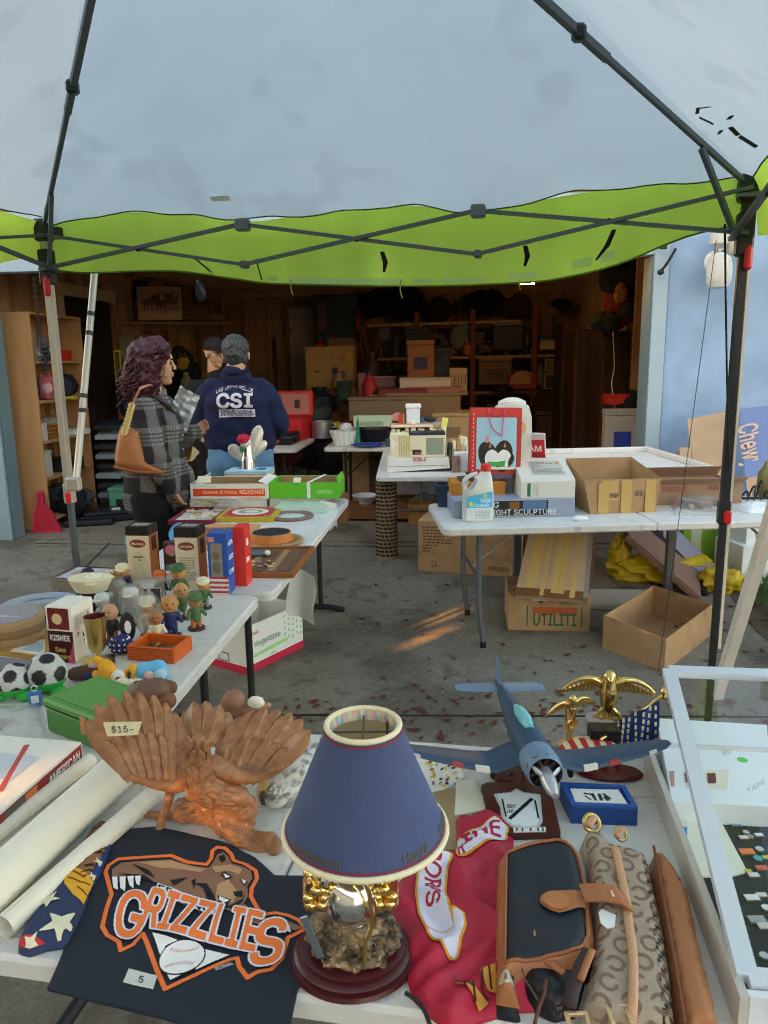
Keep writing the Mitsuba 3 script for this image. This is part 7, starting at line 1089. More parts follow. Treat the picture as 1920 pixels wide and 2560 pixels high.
def item(name,label,cat,px,w,h,c,kind='box',d=None,extra=None,group=None,rough=.55,rz=0):
 """a thing seen deep in the garage; px is its foot"""
 d=d or w*.7;t=thing(name,label,cat,group,at=px,rz=rz+GR)
 if kind=='box':
  part(t,'body',bx(w,d,h,b=min(w,h)*.04),C(c,rough),30)
  part(t,'lid',bx(w*1.02,d*1.02,h*.12,(0,0,h),b=.003),C(c,rough*.8),30)
 elif kind=='frame':part(t,'panel',bx(w*.9,.012,h*.9,(0,0,h*.05)),C(extra or '3a3a3a',.5),False);part(t,'frame',front(ext(sbox(-w/2,0,w/2,h).difference(sbox(-w*.44,h*.06,w*.44,h*.94)),.03),(0,.01,0)),C(c,rough),False);return t
 elif kind=='jar':part(t,'body',lathe([(0,0),(w*.42,0),(w*.5,h*.12),(w*.5,h*.62),(w*.25,h*.8),(w*.22,h*.88),(0,h*.88)],22),C(c,rough),40);part(t,'stopper',lathe([(w*.24,h*.88),(w*.24,h),(0,h)],18),C(extra or c,rough),40);return t
 elif kind=='disc':part(t,'plate',mv(lathe([(0,0),(w*.36,0),(w*.5,.02),(w*.48,.03),(w*.34,.012),(0,.012)],32),(0,0,w/2),rx=82),C(c,rough),40);part(t,'centre',mv(cyl(w*.3,.004,n=28),(0,-.016,w/2),rx=82),C(extra or c,.4),40);part(t,'peg',bx(.02,.06,.02,(0,.04,0)),C(c,rough),False);return t
 elif kind=='blob':part(t,'body',blob(w/2,(0,0,h/2),(1,d/w,h/w),3,.35,2.6,len(scene)%97),C(c,.9),50);part(t,'fold',blob(w*.28,(w*.18,-d*.3,h*.45),(1,.6,1.1),2,.3,3,len(scene)%89),C(extra or c,.9),50);return t
 elif kind=='lamp':part(t,'base',lathe([(0,0),(w*.3,0),(w*.3,.02),(w*.08,.04),(w*.16,h*.3),(w*.06,h*.55),(0,h*.55)],24),C(c,rough),40);part(t,'shade',lathe([(w*.5,h*.5),(w*.28,h)],28),C(extra or 'c9b890',.8),40);return t
 elif kind=='basket':part(t,'body',lathe([(0,0),(w*.36,0),(w*.5,h*.6),(w*.46,h*.6),(w*.33,.02),(0,.02)],28,1,.75),C(c,rough),40);part(t,'handle',tube([(w*.46*math.cos(a),0,h*.55+h*.45*math.sin(a))for a in np.linspace(0,math.pi,14)],w*.03,6),C(extra or c,rough));return t
 if extra:part(t,'front_mark',front(ext(sbox(-w*.25,h*.3,w*.25,h*.65),.002),(0,-d/2-.0005,0)),C(extra,.6),False)
 return t
FT=lambda px:(px[0],px[1],TZ)
for a in(('blue_cookie_jar','round dark blue pot right of the open red lid','pot',(-.867,10.6,.953),.42,.34,'1e2436','jar',None,'14161c'),('grey_casserole','dark grey casserole dish below the blue pot','dish',(-.891,10.2,.875),.44,.26,'3c4344','jar',None,'2c3030'),('yellow_can','yellow can at the foot of the pale filing boxes','can',(-.987,11.2,1.088),.13,.22,'b8862c','jar'),('tan_toy_bear','tan stuffed bear sitting among the jars','plush toy',(-.669,10.8,.936),.34,.34,'8a5a2c','blob',None,'6b4420'),('bone_statuette','pale bone coloured statuette in front of the filing boxes','statuette',(-.633,11.3,1.165),.16,.30,'b99a70','jar'),('bone_vase','pale rounded vase right of the bone statuette','vase',(-.552,11.3,1.134),.17,.20,'ae9068','jar'),('green_phone_box','dark green upright box among the jars','box',(-.516,10.6,.992),.20,.34,'24332f','box',None,'35504a'),('amber_bottle','amber bottle right of the dark green upright box','bottle',(-.4,10.6,.99),.15,.36,'8a5424','jar',None,'5a3418'),('tan_canister','tan canister with wooden lid beside the amber bottle','canister',(-.322,10.6,.989),.18,.26,'a47f56','jar',None,'8a6238'),('brown_teapot','brown teapot in front of the tan canister','teapot',(-.445,10.2,.948),.30,.20,'5a3c1e','jar',None,'7a5a30'),('santa_figure','red and white figure with dark blue hat standing on the far table','figurine',(-.166,10.2,.997),.20,.52,'b02a30','jar',None,'1f2a52'),('pink_box','pale pink box behind the red figure','box',(.024,10.9,1.089),.36,.30,'b98a8a','box',None,'a87878'),('pink_tall_box','narrow pink carton left of the red figure','box',(-.241,10.5,1.033),.16,.40,'b08084','box')):item(*a[:8],*([None]if len(a)<9 else[a[8]]),*(a[9:10]))
for k in range(9):item('spice_jar','small jar with a cream lid in the row below the pink box','jar',LP((-.136,10.05,1.085),(.284,10.05,1.079),k/8),.075,.12,['b9a58a','a08058','c7b79c'][k%3],'jar',extra='d8cdb8',group='row of small jars')
for lab,px,w,h,c,e in(('wide grey brown carton below the row of small jars',(.018,10,.851),.86,.30,'8a7662',None),('wide brown carton below the striped wrapping boxes',(.543,10,.896),.95,.30,'93775a',None),('brown carton with dark label standing behind the books',(.802,8.9,.673),.42,.34,'a58a66','7a6248')):item('carton',lab,'box',px,w,h,c,'box',.5,e)
for lab,px,w,c,e in(('red white striped wrapped box on the left brown carton',(.283,10,1.123),.62,'7a3038','c9a0a0'),('red wrapped box on the right brown carton',(.675,10,1.138),.70,'a06a5c','b03a3c'),('orange red box end beside the wrapped boxes',(.838,9.95,1.066),.10,'b8401e',None),('left white carton under the leaning cook book',(.445,10.1,1.251),.40,'c9b9b4',None),('right white carton beside the left white carton',(.729,10.1,1.247),.36,'c4b8ae',None)):item('wrapped_box',lab,'box',px,w,.14 if 'carton' not in lab else .15,c,'box',.4,e)
item('cook_book','orange cook book with dark picture standing on the white carton','book',(.514,10.2,1.382),.36,.46,'8a5428','box',.06,'3a2f4a');item('dark_album','black album leaning right of the orange cook book','album',(.789,10.4,1.345),.26,.40,'15181a','box',.06,'20302c')
for k in range(5):book('cream spined book in the pale rack on the back shelf',LP((.935,10.4,1.21),(1.125,10.4,1.207),k/4),.045,.16,.32,'b8a27a',GR,0,'books in the pale rack','6b5638')
item('book_rack_base','pale wooden base of the book rack on the back shelf','rack',(1.023,10.35,1.173),.26,.05,'a8875a','box',.22)
t=thing('filing_box','tall tan cardboard box left of the stickered one','box','tan boxes below the dark picture',at=(-.923,11.6,.55),rz=GR);part(t,'box',bx(.38,.36,1.30,b=.006),C('a98455',.7),30);part(t,'label',front(ext(sbox(-.06,.92,.02,.96),.001),(0,-.181,0)),C('7a5a34',.6),False);part(t,'flap',bx(.37,.18,.006,(0,-.08,1.302),rx=8),C('a07c4e',.7),False)
t=thing('filing_box','tall tan cardboard box covered with yellow and purple stickers','box','tan boxes below the dark picture',at=(-.587,11.6,.545),rz=GR);part(t,'box',bx(.37,.36,1.32,b=.006),C('a67f50',.7),30);part(t,'lid',bx(.39,.38,.10,(0,0,1.322),b=.005),C('6b4a2c',.7),30)
for x,z,w,h,c in((-.09,.95,.09,.11,'3f2f5e'),(.03,.90,.09,.10,'6d6a5a'),(.12,1.17,.10,.12,'b58a2a'),(.03,1.12,.10,.10,'a06a3c'),(.10,.75,.12,.03,'6b4c30'),(-.02,.64,.14,.10,'b0862c')):part(t,'sticker',front(ext(sbox(x-w/2,z-h/2,x+w/2,z+h/2),.001),(0,-.1805,0)),C(c,.6),False)
for px,l in(((-.911,11.5,1.845),'small red lantern left on the tan boxes'),((-.756,11.5,1.877),'small red lantern right on the tan boxes')):t=thing('red_lantern',l,'lantern','red lanterns',at=(px[0],px[1],px[2]-.06));part(t,'glass',lathe([(0,0),(.04,0),(.055,.06),(.03,.12),(0,.12)],16),C('c8141a',.2),40);part(t,'frame',tube([(0,0,.11),(.01,0,.2)],.006,6),C('b01818',.3));part(t,'stand',bx(.11,.11,.06,(0,0,-.06),b=.004),C('1c0e0c',.6),30)
item('dark_painting','large dark framed night picture on the back wall','picture',(-.721,12.55,1.919),.74,.76,'14110f','frame',None,'1b2528');item('red_dusk_picture','narrow picture with a red dusk glow left of the dark painting','picture',(-.932,12.5,2.065),.16,.52,'1a0f0d','frame',None,'5a2a22')
for k in range(9):a,b=LP((-.306,12,1.618),(-.076,12,1.645),k/8),LP((-.359,12.3,2.448),(-.304,12.3,2.081),(k*5%9)/8);solo('wooden_stake',tube([a,b],.018,6),C(['5a3a2a','6b4632','4a2e22'][k%3],.7),'slim brown wooden stake leaning in the bundle right of the dark painting','stake','bundle of stakes')
solo('floor_broom',cc(tube([(-1.627,11.8,1.996),(-1.572,11.4,1.027)],.03,8),),C('241812',.7),'dark pole leaning against the white back door','pole')
solo('red_ribbon',blob(.06,(-.361,12.2,2.212),(.6,.5,2.0),2,.4,3),C('8a1c1c',.6),'dark red ribbon hanging beside the painting','ribbon',smooth=50)
sh1=thing('back_shelving','long wooden shelving unit with four posts along the back wall','shelving')
yb_=12.1
for px in(1046,1182,1336,1425):pass
for a,b in(((.569,12,1.605),(.549,12,2.298)),((1.393,11.7,.567),(1.372,11.7,2.299)),((2.295,11.5,.602),(2.264,11.5,2.332)),((2.706,11.4,.665),(2.674,11.4,2.008))):a=np.array(a);b=np.array(b);part(sh1,'post',bx(.075,.05,b[2]+.05,(b[0],b[1],.012)),C('6b2f14',.7),False)
for px0,px1,z in(((-.404,12.2,1.674),(2.761,11.6,1.692),0),((.283,12.2,1.115),(2.778,11.6,1.177),0),((.277,12.2,.569),(2.795,11.6,.677),0),((-.207,12.3,2.19),(2.097,11.8,2.206),0)):
 a,b=np.array(px0),np.array(px1);part(sh1,'shelf',hull([p+(0,dy,dz)for p in(a,b)for dy in(-.12,.32)for dz in(-.04,0)]),'stud_wood',False)
for a in(('leather_album','black leaning folder on the upper back shelf','folder',(.501,12,1.679),.28,.42,'16161a','box',.08),('teal_binder','dark teal binder right of the black folder','binder',(.631,12,1.683),.16,.40,'1a2a2c','box',.08),('rust_basket','low rust brown basket on the upper back shelf','basket',(.886,12,1.673),.44,.30,'3f2414','basket'),('orange_gourd','small orange gourd beside the round tray','gourd',(1.069,11.9,1.701),.12,.12,'8a4a1c','blob'),('round_tray','round grey metal tray standing on the upper back shelf','tray',(1.253,11.9,1.746),.42,.42,'4a4844','disc'),('orange_jug','small orange jug in front of the round tray','jug',(1.293,11.7,1.703),.14,.20,'a04c24','jar'),('wood_bowl','wide wooden bowl right of the orange jug','bowl',(1.59,11.8,1.74),.34,.16,'5a3a1e','basket'),('black_screen','small black television on the upper back shelf','television',(1.912,11.8,1.759),.46,.36,'0e0e10','box',.3),('brown_violin_case','narrow brown oval case standing by the post','case',(2.197,11.7,1.802),.16,.30,'2a1812','jar'),('cream_radio','cream and black radio on the right end of the upper shelf','radio',(2.48,11.5,1.76),.28,.12,'a08258','box',.2),('black_radio_lid','black box stacked on the cream radio','box',(2.477,11.5,1.87),.28,.08,'141414','box',.2),('wicker_cube','woven brown cube basket on the middle back shelf','basket',(1.724,11.8,1.246),.50,.36,'6b4626','box',.3,'53341a'),('arched_bread_box','cream bread box with a red base on the middle back shelf','bread box',(2.107,11.6,1.187),.42,.20,'8d1c20','box',.3),('dark_mixer','black kitchen mixer left of the woven cube','mixer',(1.485,11.8,1.189),.26,.28,'121214','blob'),('black_skillet','black pan in front of the woven cube','pan',(1.811,11.6,1.156),.40,.10,'101012','jar'),('grey_tins','stack of grey tins at the right of the bread box','tins',(2.363,11.5,1.246),.16,.30,'55483a','jar'),('clock_plaque','pale square clock on the right shelf','clock',(2.539,11.5,1.362),.22,.26,'a8895a','frame',None,'6b4a24'),('wire_stand','pale wire framed box under the square clock','rack',(2.552,11.4,1.188),.30,.22,'8a7650','frame',None,'2a1c10'),('sack_lump','brown sack slumped on the low right shelf','sack',(2.437,11.5,.721),.40,.46,'3a2616','blob',None,'5a3c22'),('low_carton','plain brown carton on the floor at the right of the shelving','box',(2.533,11.2,.33),.60,.50,'4a2e18','box',.4),('floor_bin','dark bin under the back shelving behind the gift bag','bin',(1.853,11.4,.377),.60,.55,'1c1512','box',.4),('fan_case','black rounded case behind the jar row','case',(.231,11.2,1.214),.36,.34,'101012','jar'),('amber_lamp','amber glass lamp in front of the black rounded case','lamp',(.282,10.9,1.209),.24,.22,'8a5020','lamp',None,'9a6028'),('grey_doll','pale grey doll standing dimly behind the small jars','doll',(-.14,11.6,1.263),.18,.50,'4a3c34','jar')):
 item(*a[:8],*(a[8:10]if len(a)>8 else()))
q=np.array((2.101,11.58,1.289));solo('bread_box_dome',mv(ext(affinity.scale(Point(0,0).buffer(.2),1,1).intersection(sbox(-1,0,1,1)),.26),(q[0],q[1]+.12,q[2]-.03),rx=90),C('a8793f',.5),'tan domed lid of the red based bread box','lid',smooth=30)
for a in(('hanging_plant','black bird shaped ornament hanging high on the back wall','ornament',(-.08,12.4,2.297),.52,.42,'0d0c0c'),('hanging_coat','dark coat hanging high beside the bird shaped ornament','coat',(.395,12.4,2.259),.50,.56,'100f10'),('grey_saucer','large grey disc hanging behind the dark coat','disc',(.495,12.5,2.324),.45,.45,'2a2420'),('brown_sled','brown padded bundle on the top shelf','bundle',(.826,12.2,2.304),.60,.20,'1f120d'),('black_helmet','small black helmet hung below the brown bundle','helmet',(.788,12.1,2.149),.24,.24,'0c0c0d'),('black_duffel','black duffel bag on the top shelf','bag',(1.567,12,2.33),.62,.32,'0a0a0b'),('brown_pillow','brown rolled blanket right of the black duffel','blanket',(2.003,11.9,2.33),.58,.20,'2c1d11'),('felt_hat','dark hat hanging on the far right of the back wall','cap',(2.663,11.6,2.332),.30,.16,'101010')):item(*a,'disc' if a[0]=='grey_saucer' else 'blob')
for i,(lab,x0,x1,yb2,ytop,dd)in enumerate((('tall dark wooden cupboard farthest left in the right corner',1408,1452,1125,832,10.4),('tall dark wooden door panel in the middle of the right corner',1440,1512,1125,826,9.6),('tall dark wooden cabinet nearest the garage opening',1508,1575,1125,830,8.9))):
 a=np.array((2.429,10.4,1.969))if i==0 else np.array((2.399,9.6,1.973))if i==1 else np.array((2.536,8.9,1.929));b=np.array((2.664,10.4,1.965))if i==0 else np.array((2.754,9.6,1.968))if i==1 else np.array((2.843,8.9,1.925));w=b[0]-a[0]
 t=thing('dark_cupboard',lab,'cupboard','dark cupboards',at=((a[0]+b[0])/2,a[1]+.25,.013));part(t,'carcass',bx(w,.5,a[2],b=.006),'dark_wood',30);part(t,'door',bx(w*.9,.02,a[2]*.93,(0,-.261,a[2]*.03),b=.003),'dark_wood',30);part(t,'side_strip',bx(.03,.02,a[2]*.8,(-w*.48,-.262,.05)),C('5a3014',.6),False)
item('autumn_scarecrow','orange and green scarecrow doll sitting on the tall cabinet','doll',(2.704,8.9,1.963),.34,.46,'64200f','blob',.2,'2c3814');item('black_feather_hat','black feathered hat on the scarecrow doll','hat',(2.755,8.9,2.323),.60,.40,'0b0b0c','blob',.3);item('straw_hair','orange straw bundle below the black hat','straw bundle',(2.653,8.7,2.224),.14,.22,'8a5a20','blob');item('green_stocking','dark green stocking lying beside the scarecrow doll','stocking',(2.507,8.8,1.949),.34,.20,'2a3018','blob');item('red_bin_lid','bright red plastic lid low in the right corner','lid',(2.558,8.2,1.155),.34,.09,'b8281c','box',.3);item('black_bag','black bag heaped under the red lid','bag',(2.648,8.1,.927),.30,.36,'0c0c0e','blob');item('blue_label_bag','pale grey vacuum cleaner with a blue label by the garage corner','vacuum cleaner',(2.412,7.7,.619),.34,.46,'9a958a','box',.2,'2c3a9a')
t=thing('dangling_rope','pale cord dangling in the right corner of the garage','cord');part(t,'cord',tube(curve([(2.531,8.5,1.917),(2.53,8.4,1.575),(2.48,8.3,1.343),(2.489,8.2,1.156),(2.46,8.1,.951),(2.424,8,.706)]),.006,6),C('b9b09a',.6));part(t,'loop',tube(curve([(2.479,8.18,1.157),(2.506,8.18,1.029),(2.469,8.12,.885)]),.016,6,flat=.3),C('cfc7b0',.5))
t=thing('hanging_lamp','small lit amber lamp hanging under the canopy edge','lamp',at=(1.598,8.6,2.477));part(t,'cap',lathe([(0,.09),(.05,.085),(.055,.06)],20),C('3a2c1c',.5),40);part(t,'cord',tube([(0,0,.09),(0,0,.62)],.004,6),C('2a2018',.6))
for k in range(4):gk=part(t,'glass',cyl(.022,.10,(-.054+.036*k,0,-.04),12),C('e8b050',.3));scene[gk]['emitter']={'type':'area','radiance':{'type':'rgb','value':[4.0,2.1,.5]}}
t=thing('hanging_feather','dark glittery ornament hanging by a thread at the left of the opening','ornament',at=(-1.71,7.4,2.328));part(t,'thread',tube([(0,0,.05),(-.01,0,.26)],.003,5),C('55524c',.6));part(t,'feather',feather((0,0,.08),(.03,0,-.10),.10,.03),C('1f2436',.4),35);part(t,'bead',blob(.02,(.0,0,.07)),C('8a93a8',.3),True)
bk2=thing('bookcase','tall open pine bookcase just inside the left garage wall','bookcase',at=(-3.78,7.55,.0125),rz=-3);H_=2.13;D_=.40;W_=1.12
part(bk2,'side',bx(D_,.02,H_,(D_/2,.01,0)),'pine',False);part(bk2,'side',bx(D_,.02,H_,(D_/2,W_-.01,0)),'pine',False);part(bk2,'back',bx(.01,W_-.04,H_,(.005,W_/2,0)),'pine',False);part(bk2,'top',bx(D_,W_,.02,(D_/2,W_/2,H_)),'pine',False)
SZ=[.08,.50,.87,1.27,1.66]
for z in SZ:part(bk2,'shelf',bx(D_-.012,W_-.042,.022,(D_/2+.004,W_/2,z)),'pine',False)
def BS(y,z,x=.22):c,s=math.cos(math.radians(-3)),math.sin(math.radians(-3));return(-3.78+x*c-y*s,7.55+x*s+y*c,.0125+z+.0225)
for a in(('white_iron','white and black iron on the top bookcase shelf','iron',BS(.42,1.66,.3),.22,.14,'d5d2cc','blob',None,'26262a'),('red_cup','red plastic tub at the far end of the top bookcase shelf','tub',BS(.82,1.66,.3),.16,.10,'c02a24','box'),('grey_carton','grey beige carton at the near end of the top bookcase shelf','box',BS(.16,1.66,.24),.18,.30,'8d8472','box'),('blue_shoe','dark blue sneaker at the near end of the second bookcase shelf','shoe',BS(.18,1.27,.26),.16,.26,'28344e','blob',None,'cfd3da'),('pink_cloth','pink striped cloth on the second bookcase shelf','cloth',BS(.38,1.27,.3),.20,.26,'b85a68','blob',None,'d8b0b4'),('black_toy','spiky black toy at the far end of the second bookcase shelf','toy',BS(.74,1.27,.3),.34,.26,'17181f','blob',None,'2c2c38'),('yellow_strip','yellow and white paper strip on the second bookcase shelf edge','paper',BS(.62,1.27,.35),.30,.02,'c8c83c','box',.06),('white_pack','white paper bundle at the near end below the wicker basket','paper',BS(.14,.87,.3),.14,.16,'cfcabc','box'),('white_tray','white foam tray at the far end of the basket shelf','tray',BS(.86,.87,.34),.26,.05,'dfe0e0','box',.2),('white_stack','stack of white trays on the fourth bookcase shelf','trays',BS(.16,.50,.28),.18,.24,'c5c2b8','box'),('black_trays','black and grey trays on the far half of the fourth bookcase shelf','trays',BS(.62,.50,.28),.34,.12,'26272b','box',.3),('grey_bag','dark grey laptop bag heaped on the bottom bookcase shelf','bag',BS(.48,.08,.36),.60,.30,'3a3c42','blob',.36,'1a1a1e')):
 item(*a[:8],*(a[8:10]if len(a)>8 else()))
t=thing('wicker_basket','honey coloured wicker basket with a tall handle on the middle bookcase shelf','basket',at=BS(.48,.87,.24),rz=85);part(t,'body',lathe([(0,.005),(.11,.005),(.155,.15),(.16,.155),(.15,.155),(.10,.02),(0,.02)],32,1.15,.8),C('8a5a22',.6),40)
for k in range(7):part(t,'weave',mv(trimesh.creation.torus(.118+.0065*k,.008,36,6),(0,0,.02+.021*k),s=(1.15,.8,1)),C(['b07c34','8a5420'][k%2],.6),True)
part(t,'handle',tube([(.17*math.cos(a),0,.14+.22*math.sin(a))for a in np.linspace(0,math.pi,20)],.013,6,flat=.5),C('b98a4a',.5),True);part(t,'contents',blob(.11,(0,0,.15),(1.2,.8,.5),3,.5,4,2),C('a89f92',.8),50)
t=thing('black_suitcase','black laptop case lying on the floor beside the bookcase','case',at=(-3.0,8.05,.0125),rz=20);part(t,'case',bx(.55,.40,.07,b=.02),C('18181b',.5),30);part(t,'flap',bx(.50,.36,.03,(.02,.02,.07),b=.012),C('26272b',.45),30);part(t,'white_tag',bx(.09,.04,.02,(.10,-.04,.101),b=.004),C('d8dae0',.4),30)
solo('second_laptop_case',bx(.5,.38,.06,b=.02),C('1f2024',.5),'dark case stacked in front of the laptop case by the bookcase','case',M=M4((-3.1,7.85,.0125),rz=12))
t=thing('red_dustpan','red plastic dustpan standing against the bookcase side','dustpan');dq=[(-3.513,7.42,.02),(-3.249,7.42,.016),(-3.318,7.42,.201),(-3.388,7.42,.296),(-3.391,7.42,.417),(-3.431,7.42,.418),(-3.445,7.42,.285),(-3.487,7.42,.192)];sp_d=[(x,z)for x,_,z in dq];zb=min(z for _,z in sp_d);part(t,'pan',mv(ext(Polygon([(x,z-zb+.02)for x,z in sp_d]),.03),(0,7.45,.0),rx=90),C('b8243c',.45),False);part(t,'lip',mv(ext(Polygon([(x,z-zb+.02)for x,z in sp_d]).buffer(.0).exterior.buffer(.008),.05),(0,7.46,.0),rx=90),C('c4304a',.45),False)
item('stacked_shoes','stack of grey shoe trays between bookcase and side door','trays',(-3.11,8.7,.101),.26,.06,'3a3d42','box',.3)
for k in range(8):q=LP((-3.114,8.7,.172),(-3.106,8.7,1.006),k/7.5);solo('shoe_tray',bx(.30,.30,.05,(q[0],q[1],q[2]),b=.006,rz=rng.normal(0,6),rx=8),C(['8a929a','33363c','a0a6ac','2a2c32'][k%4],.5),'grey shoe tray in the stack between bookcase and side door','tray','stack of shoe trays')
solo('tray_rack',bx(.03,.34,1.15,((-3.28,8.9,.139)[0]-.14,8.9,.0125)),C('2b2724',.6),'dark upright board behind the stack of shoe trays','board')
item('mint_crate','mint green crate with black print under the shoe trays','crate',(-2.88,8.45,.0125),.34,.26,'5f9a80','box',.3,'1e2422');item('yellow_sign','yellow and black patterned tag hanging on the door casing','tag',(-3.032,8.9,1.449),.07,.36,'b8a01a','frame',None,'4a4410');item('blue_jacket','dark blue cloth hanging beside the side door','jacket',(-3.24,9.6,1.009),.14,.50,'1c2240','blob');item('pink_towel','dark pink cloth hanging beside the blue cloth','cloth',(-3.24,9.8,1.198),.10,.34,'7a3444','blob')
ps=thing('corner_shelf','long wooden shelf high in the back left corner','shelf');a,b=np.array((-3.376,10.4,2.195)),np.array((-2.371,12.6,2.272));part(ps,'plank',hull([p+o+(0,0,dz)for p in(a,b)for o in(np.array([0,0,0]),np.array([-.3,.05,0]))for dz in(-.03,0)]),'stud_wood',False)
for p in((-3.23,10.8,1.914),(-3.12,11.2,1.919)):part(ps,'post',bx(.11,.05,1.9,(p[0],p[1],.2)),C('7a3c18',.7),False)
t=thing('horse_picture','large bright picture of brown horses on the corner shelf','picture',at=(-3.026,10.75,2.232),rz=12,rx=-4);part(t,'board',bx(.58,.02,.44,b=.003),C('c09868',.5),30);part(t,'sky_print',front(ext(sbox(-.28,.12,.28,.43),.001),(0,-.0105,0)),C('a87a52',.5),False)
for k,(x,z,s)in enumerate(((-.15,.24,1.0),(.02,.22,1.1),(.17,.25,1.0),(-.05,.30,.8),(.12,.32,.8))):part(t,'horse_print',front(ext(union_all([affinity.scale(Point(x,z).buffer(.065*s),1.2,.7),line2([(x+.05*s,z+.02),(x+.09*s,z+.075*s)],.035*s),line2([(x-.045*s,z-.03),(x-.055*s,z-.13*s)],.016),line2([(x-.01*s,z-.03),(x+.0*s,z-.13*s)],.014),line2([(x+.04*s,z-.03),(x+.05*s,z-.13*s)],.016)]),.001),(0,-.0115-.0006*k,0)),C(['6b2a24','5a2420','7a3a2a','4a2422','63302a'][k],.5),False)
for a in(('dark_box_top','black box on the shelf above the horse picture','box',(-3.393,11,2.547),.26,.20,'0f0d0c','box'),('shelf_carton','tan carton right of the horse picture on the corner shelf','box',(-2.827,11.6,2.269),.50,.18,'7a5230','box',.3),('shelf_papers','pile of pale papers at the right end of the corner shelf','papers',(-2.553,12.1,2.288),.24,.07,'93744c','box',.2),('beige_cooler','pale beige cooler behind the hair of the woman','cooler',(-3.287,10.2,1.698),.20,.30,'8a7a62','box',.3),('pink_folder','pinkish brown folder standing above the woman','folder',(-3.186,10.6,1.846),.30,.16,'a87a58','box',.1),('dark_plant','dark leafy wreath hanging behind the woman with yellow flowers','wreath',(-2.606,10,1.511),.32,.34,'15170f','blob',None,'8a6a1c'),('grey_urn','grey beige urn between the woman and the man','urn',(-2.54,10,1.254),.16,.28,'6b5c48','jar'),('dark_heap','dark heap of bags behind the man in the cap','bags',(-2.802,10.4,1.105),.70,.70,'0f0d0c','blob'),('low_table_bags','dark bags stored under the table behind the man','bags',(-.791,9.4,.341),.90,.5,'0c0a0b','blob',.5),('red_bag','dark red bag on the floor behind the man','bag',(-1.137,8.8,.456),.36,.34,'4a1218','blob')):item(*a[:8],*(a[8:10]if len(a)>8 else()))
t=thing('stone_pattern_roll','upright roll of brown stone patterned paper under the middle table','roll',at=(.02,6.30,.0));part(t,'roll',lathe([(0,0),(.09,0),(.085,.70),(0,.70)],28),C('8a745a',.8),40);part(t,'pattern',cc(*[bx(.03,.004,.018,(.0915*math.cos(a)*(1-.05*z),.0915*math.sin(a)*(1-.05*z),z),rz=math.degrees(a)+90)for z in np.linspace(.03,.66,20)for a in np.linspace(-3,0,8)+z*7%.3]),C('2f261a',.8),False,kind='stuff')
for i,(lab,px,r)in enumerate((('white enamel bowl on the floor box under the inner table',(-.189,7.9,.184),.15),('white bowl second from the left under the inner table',(-.02,8.2,.147),.12),('white basin far under the middle table',(.228,8.4,.174),.15))):t=thing('floor_bowl',lab,'bowl','white bowls on the floor',at=px);part(t,'bowl',lathe([(0,0),(r*.5,0),(r*.95,r*.45),(r,r*.5),(r*.93,r*.5),(r*.46,.01),(0,.01)],32),C('c3cad0',.35),40);part(t,'foot',lathe([(r*.4,-.012),(r*.5,-.012),(r*.48,.004)],24),C('b3bac0',.35),40)
for a in(('floor_carton','brown carton under the white enamel bowl','box',(-.15,7.9,.032),.50,.12,'6b4628'),('floor_carton','brown carton right of the stone patterned roll','box',(.23,7.8,.047),.50,.20,'73502e'),('floor_carton','tall brown carton below the green open box','box',(-.421,5.9,.405),.26,.20,'7a5434'),('crate_of_glass','clear plastic crate of glassware under the middle table','crate',(.328,7.6,.336),.50,.26,'77727a'),('floor_carton','tan carton leaning under the right table at its left end','box',(.413,6.4,.283),.40,.16,'94683a'),('grey_hose','grey rubber tube coil under the middle table','hose',(.376,7,.212),.22,.22,'4a525a')):item(*a,'box' if 'hose' not in a[0]else 'blob')
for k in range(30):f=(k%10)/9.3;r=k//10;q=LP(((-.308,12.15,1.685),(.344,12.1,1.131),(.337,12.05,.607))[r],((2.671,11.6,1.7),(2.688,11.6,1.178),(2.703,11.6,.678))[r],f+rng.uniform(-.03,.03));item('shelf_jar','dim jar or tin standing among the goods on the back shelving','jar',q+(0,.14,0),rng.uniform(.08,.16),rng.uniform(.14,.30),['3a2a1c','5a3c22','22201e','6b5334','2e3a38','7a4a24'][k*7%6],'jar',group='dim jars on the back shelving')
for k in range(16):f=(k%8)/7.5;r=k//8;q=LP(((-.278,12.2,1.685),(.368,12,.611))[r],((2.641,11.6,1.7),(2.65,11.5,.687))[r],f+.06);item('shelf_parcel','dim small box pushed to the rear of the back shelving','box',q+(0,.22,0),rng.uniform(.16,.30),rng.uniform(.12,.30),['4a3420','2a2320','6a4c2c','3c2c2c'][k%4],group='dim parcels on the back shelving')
for k,(px,c,l)in enumerate((((-.3,12.5,2.521),'3a2a1e','garden rake'),((.042,12.4,1.955),'2b211a','long handled shovel'),((.99,12.3,1.939),'30241c','wooden mallet'),((2.077,12,1.916),'241c18','hand saw'),((2.616,11.8,2.022),'2a2019','paint roller'))):t=thing('wall_tool',f'dark {l} hanging on the back wall studs','tool','tools hanging on the back wall',at=px);part(t,'handle',tube([(0,0,0),(.02,0,-.5)],.014,6),C(c,.7));part(t,'tool_head',[bx(.30,.03,.05,(0,0,0)),bx(.18,.03,.24,(0,0,-.02),b=.01),bx(.16,.08,.09,(0,0,0),b=.01),bx(.10,.01,.34,(.04,0,-.1),ry=20),cyl(.04,.24,(0,0,0),10)][k],C('35302c',.5),30)
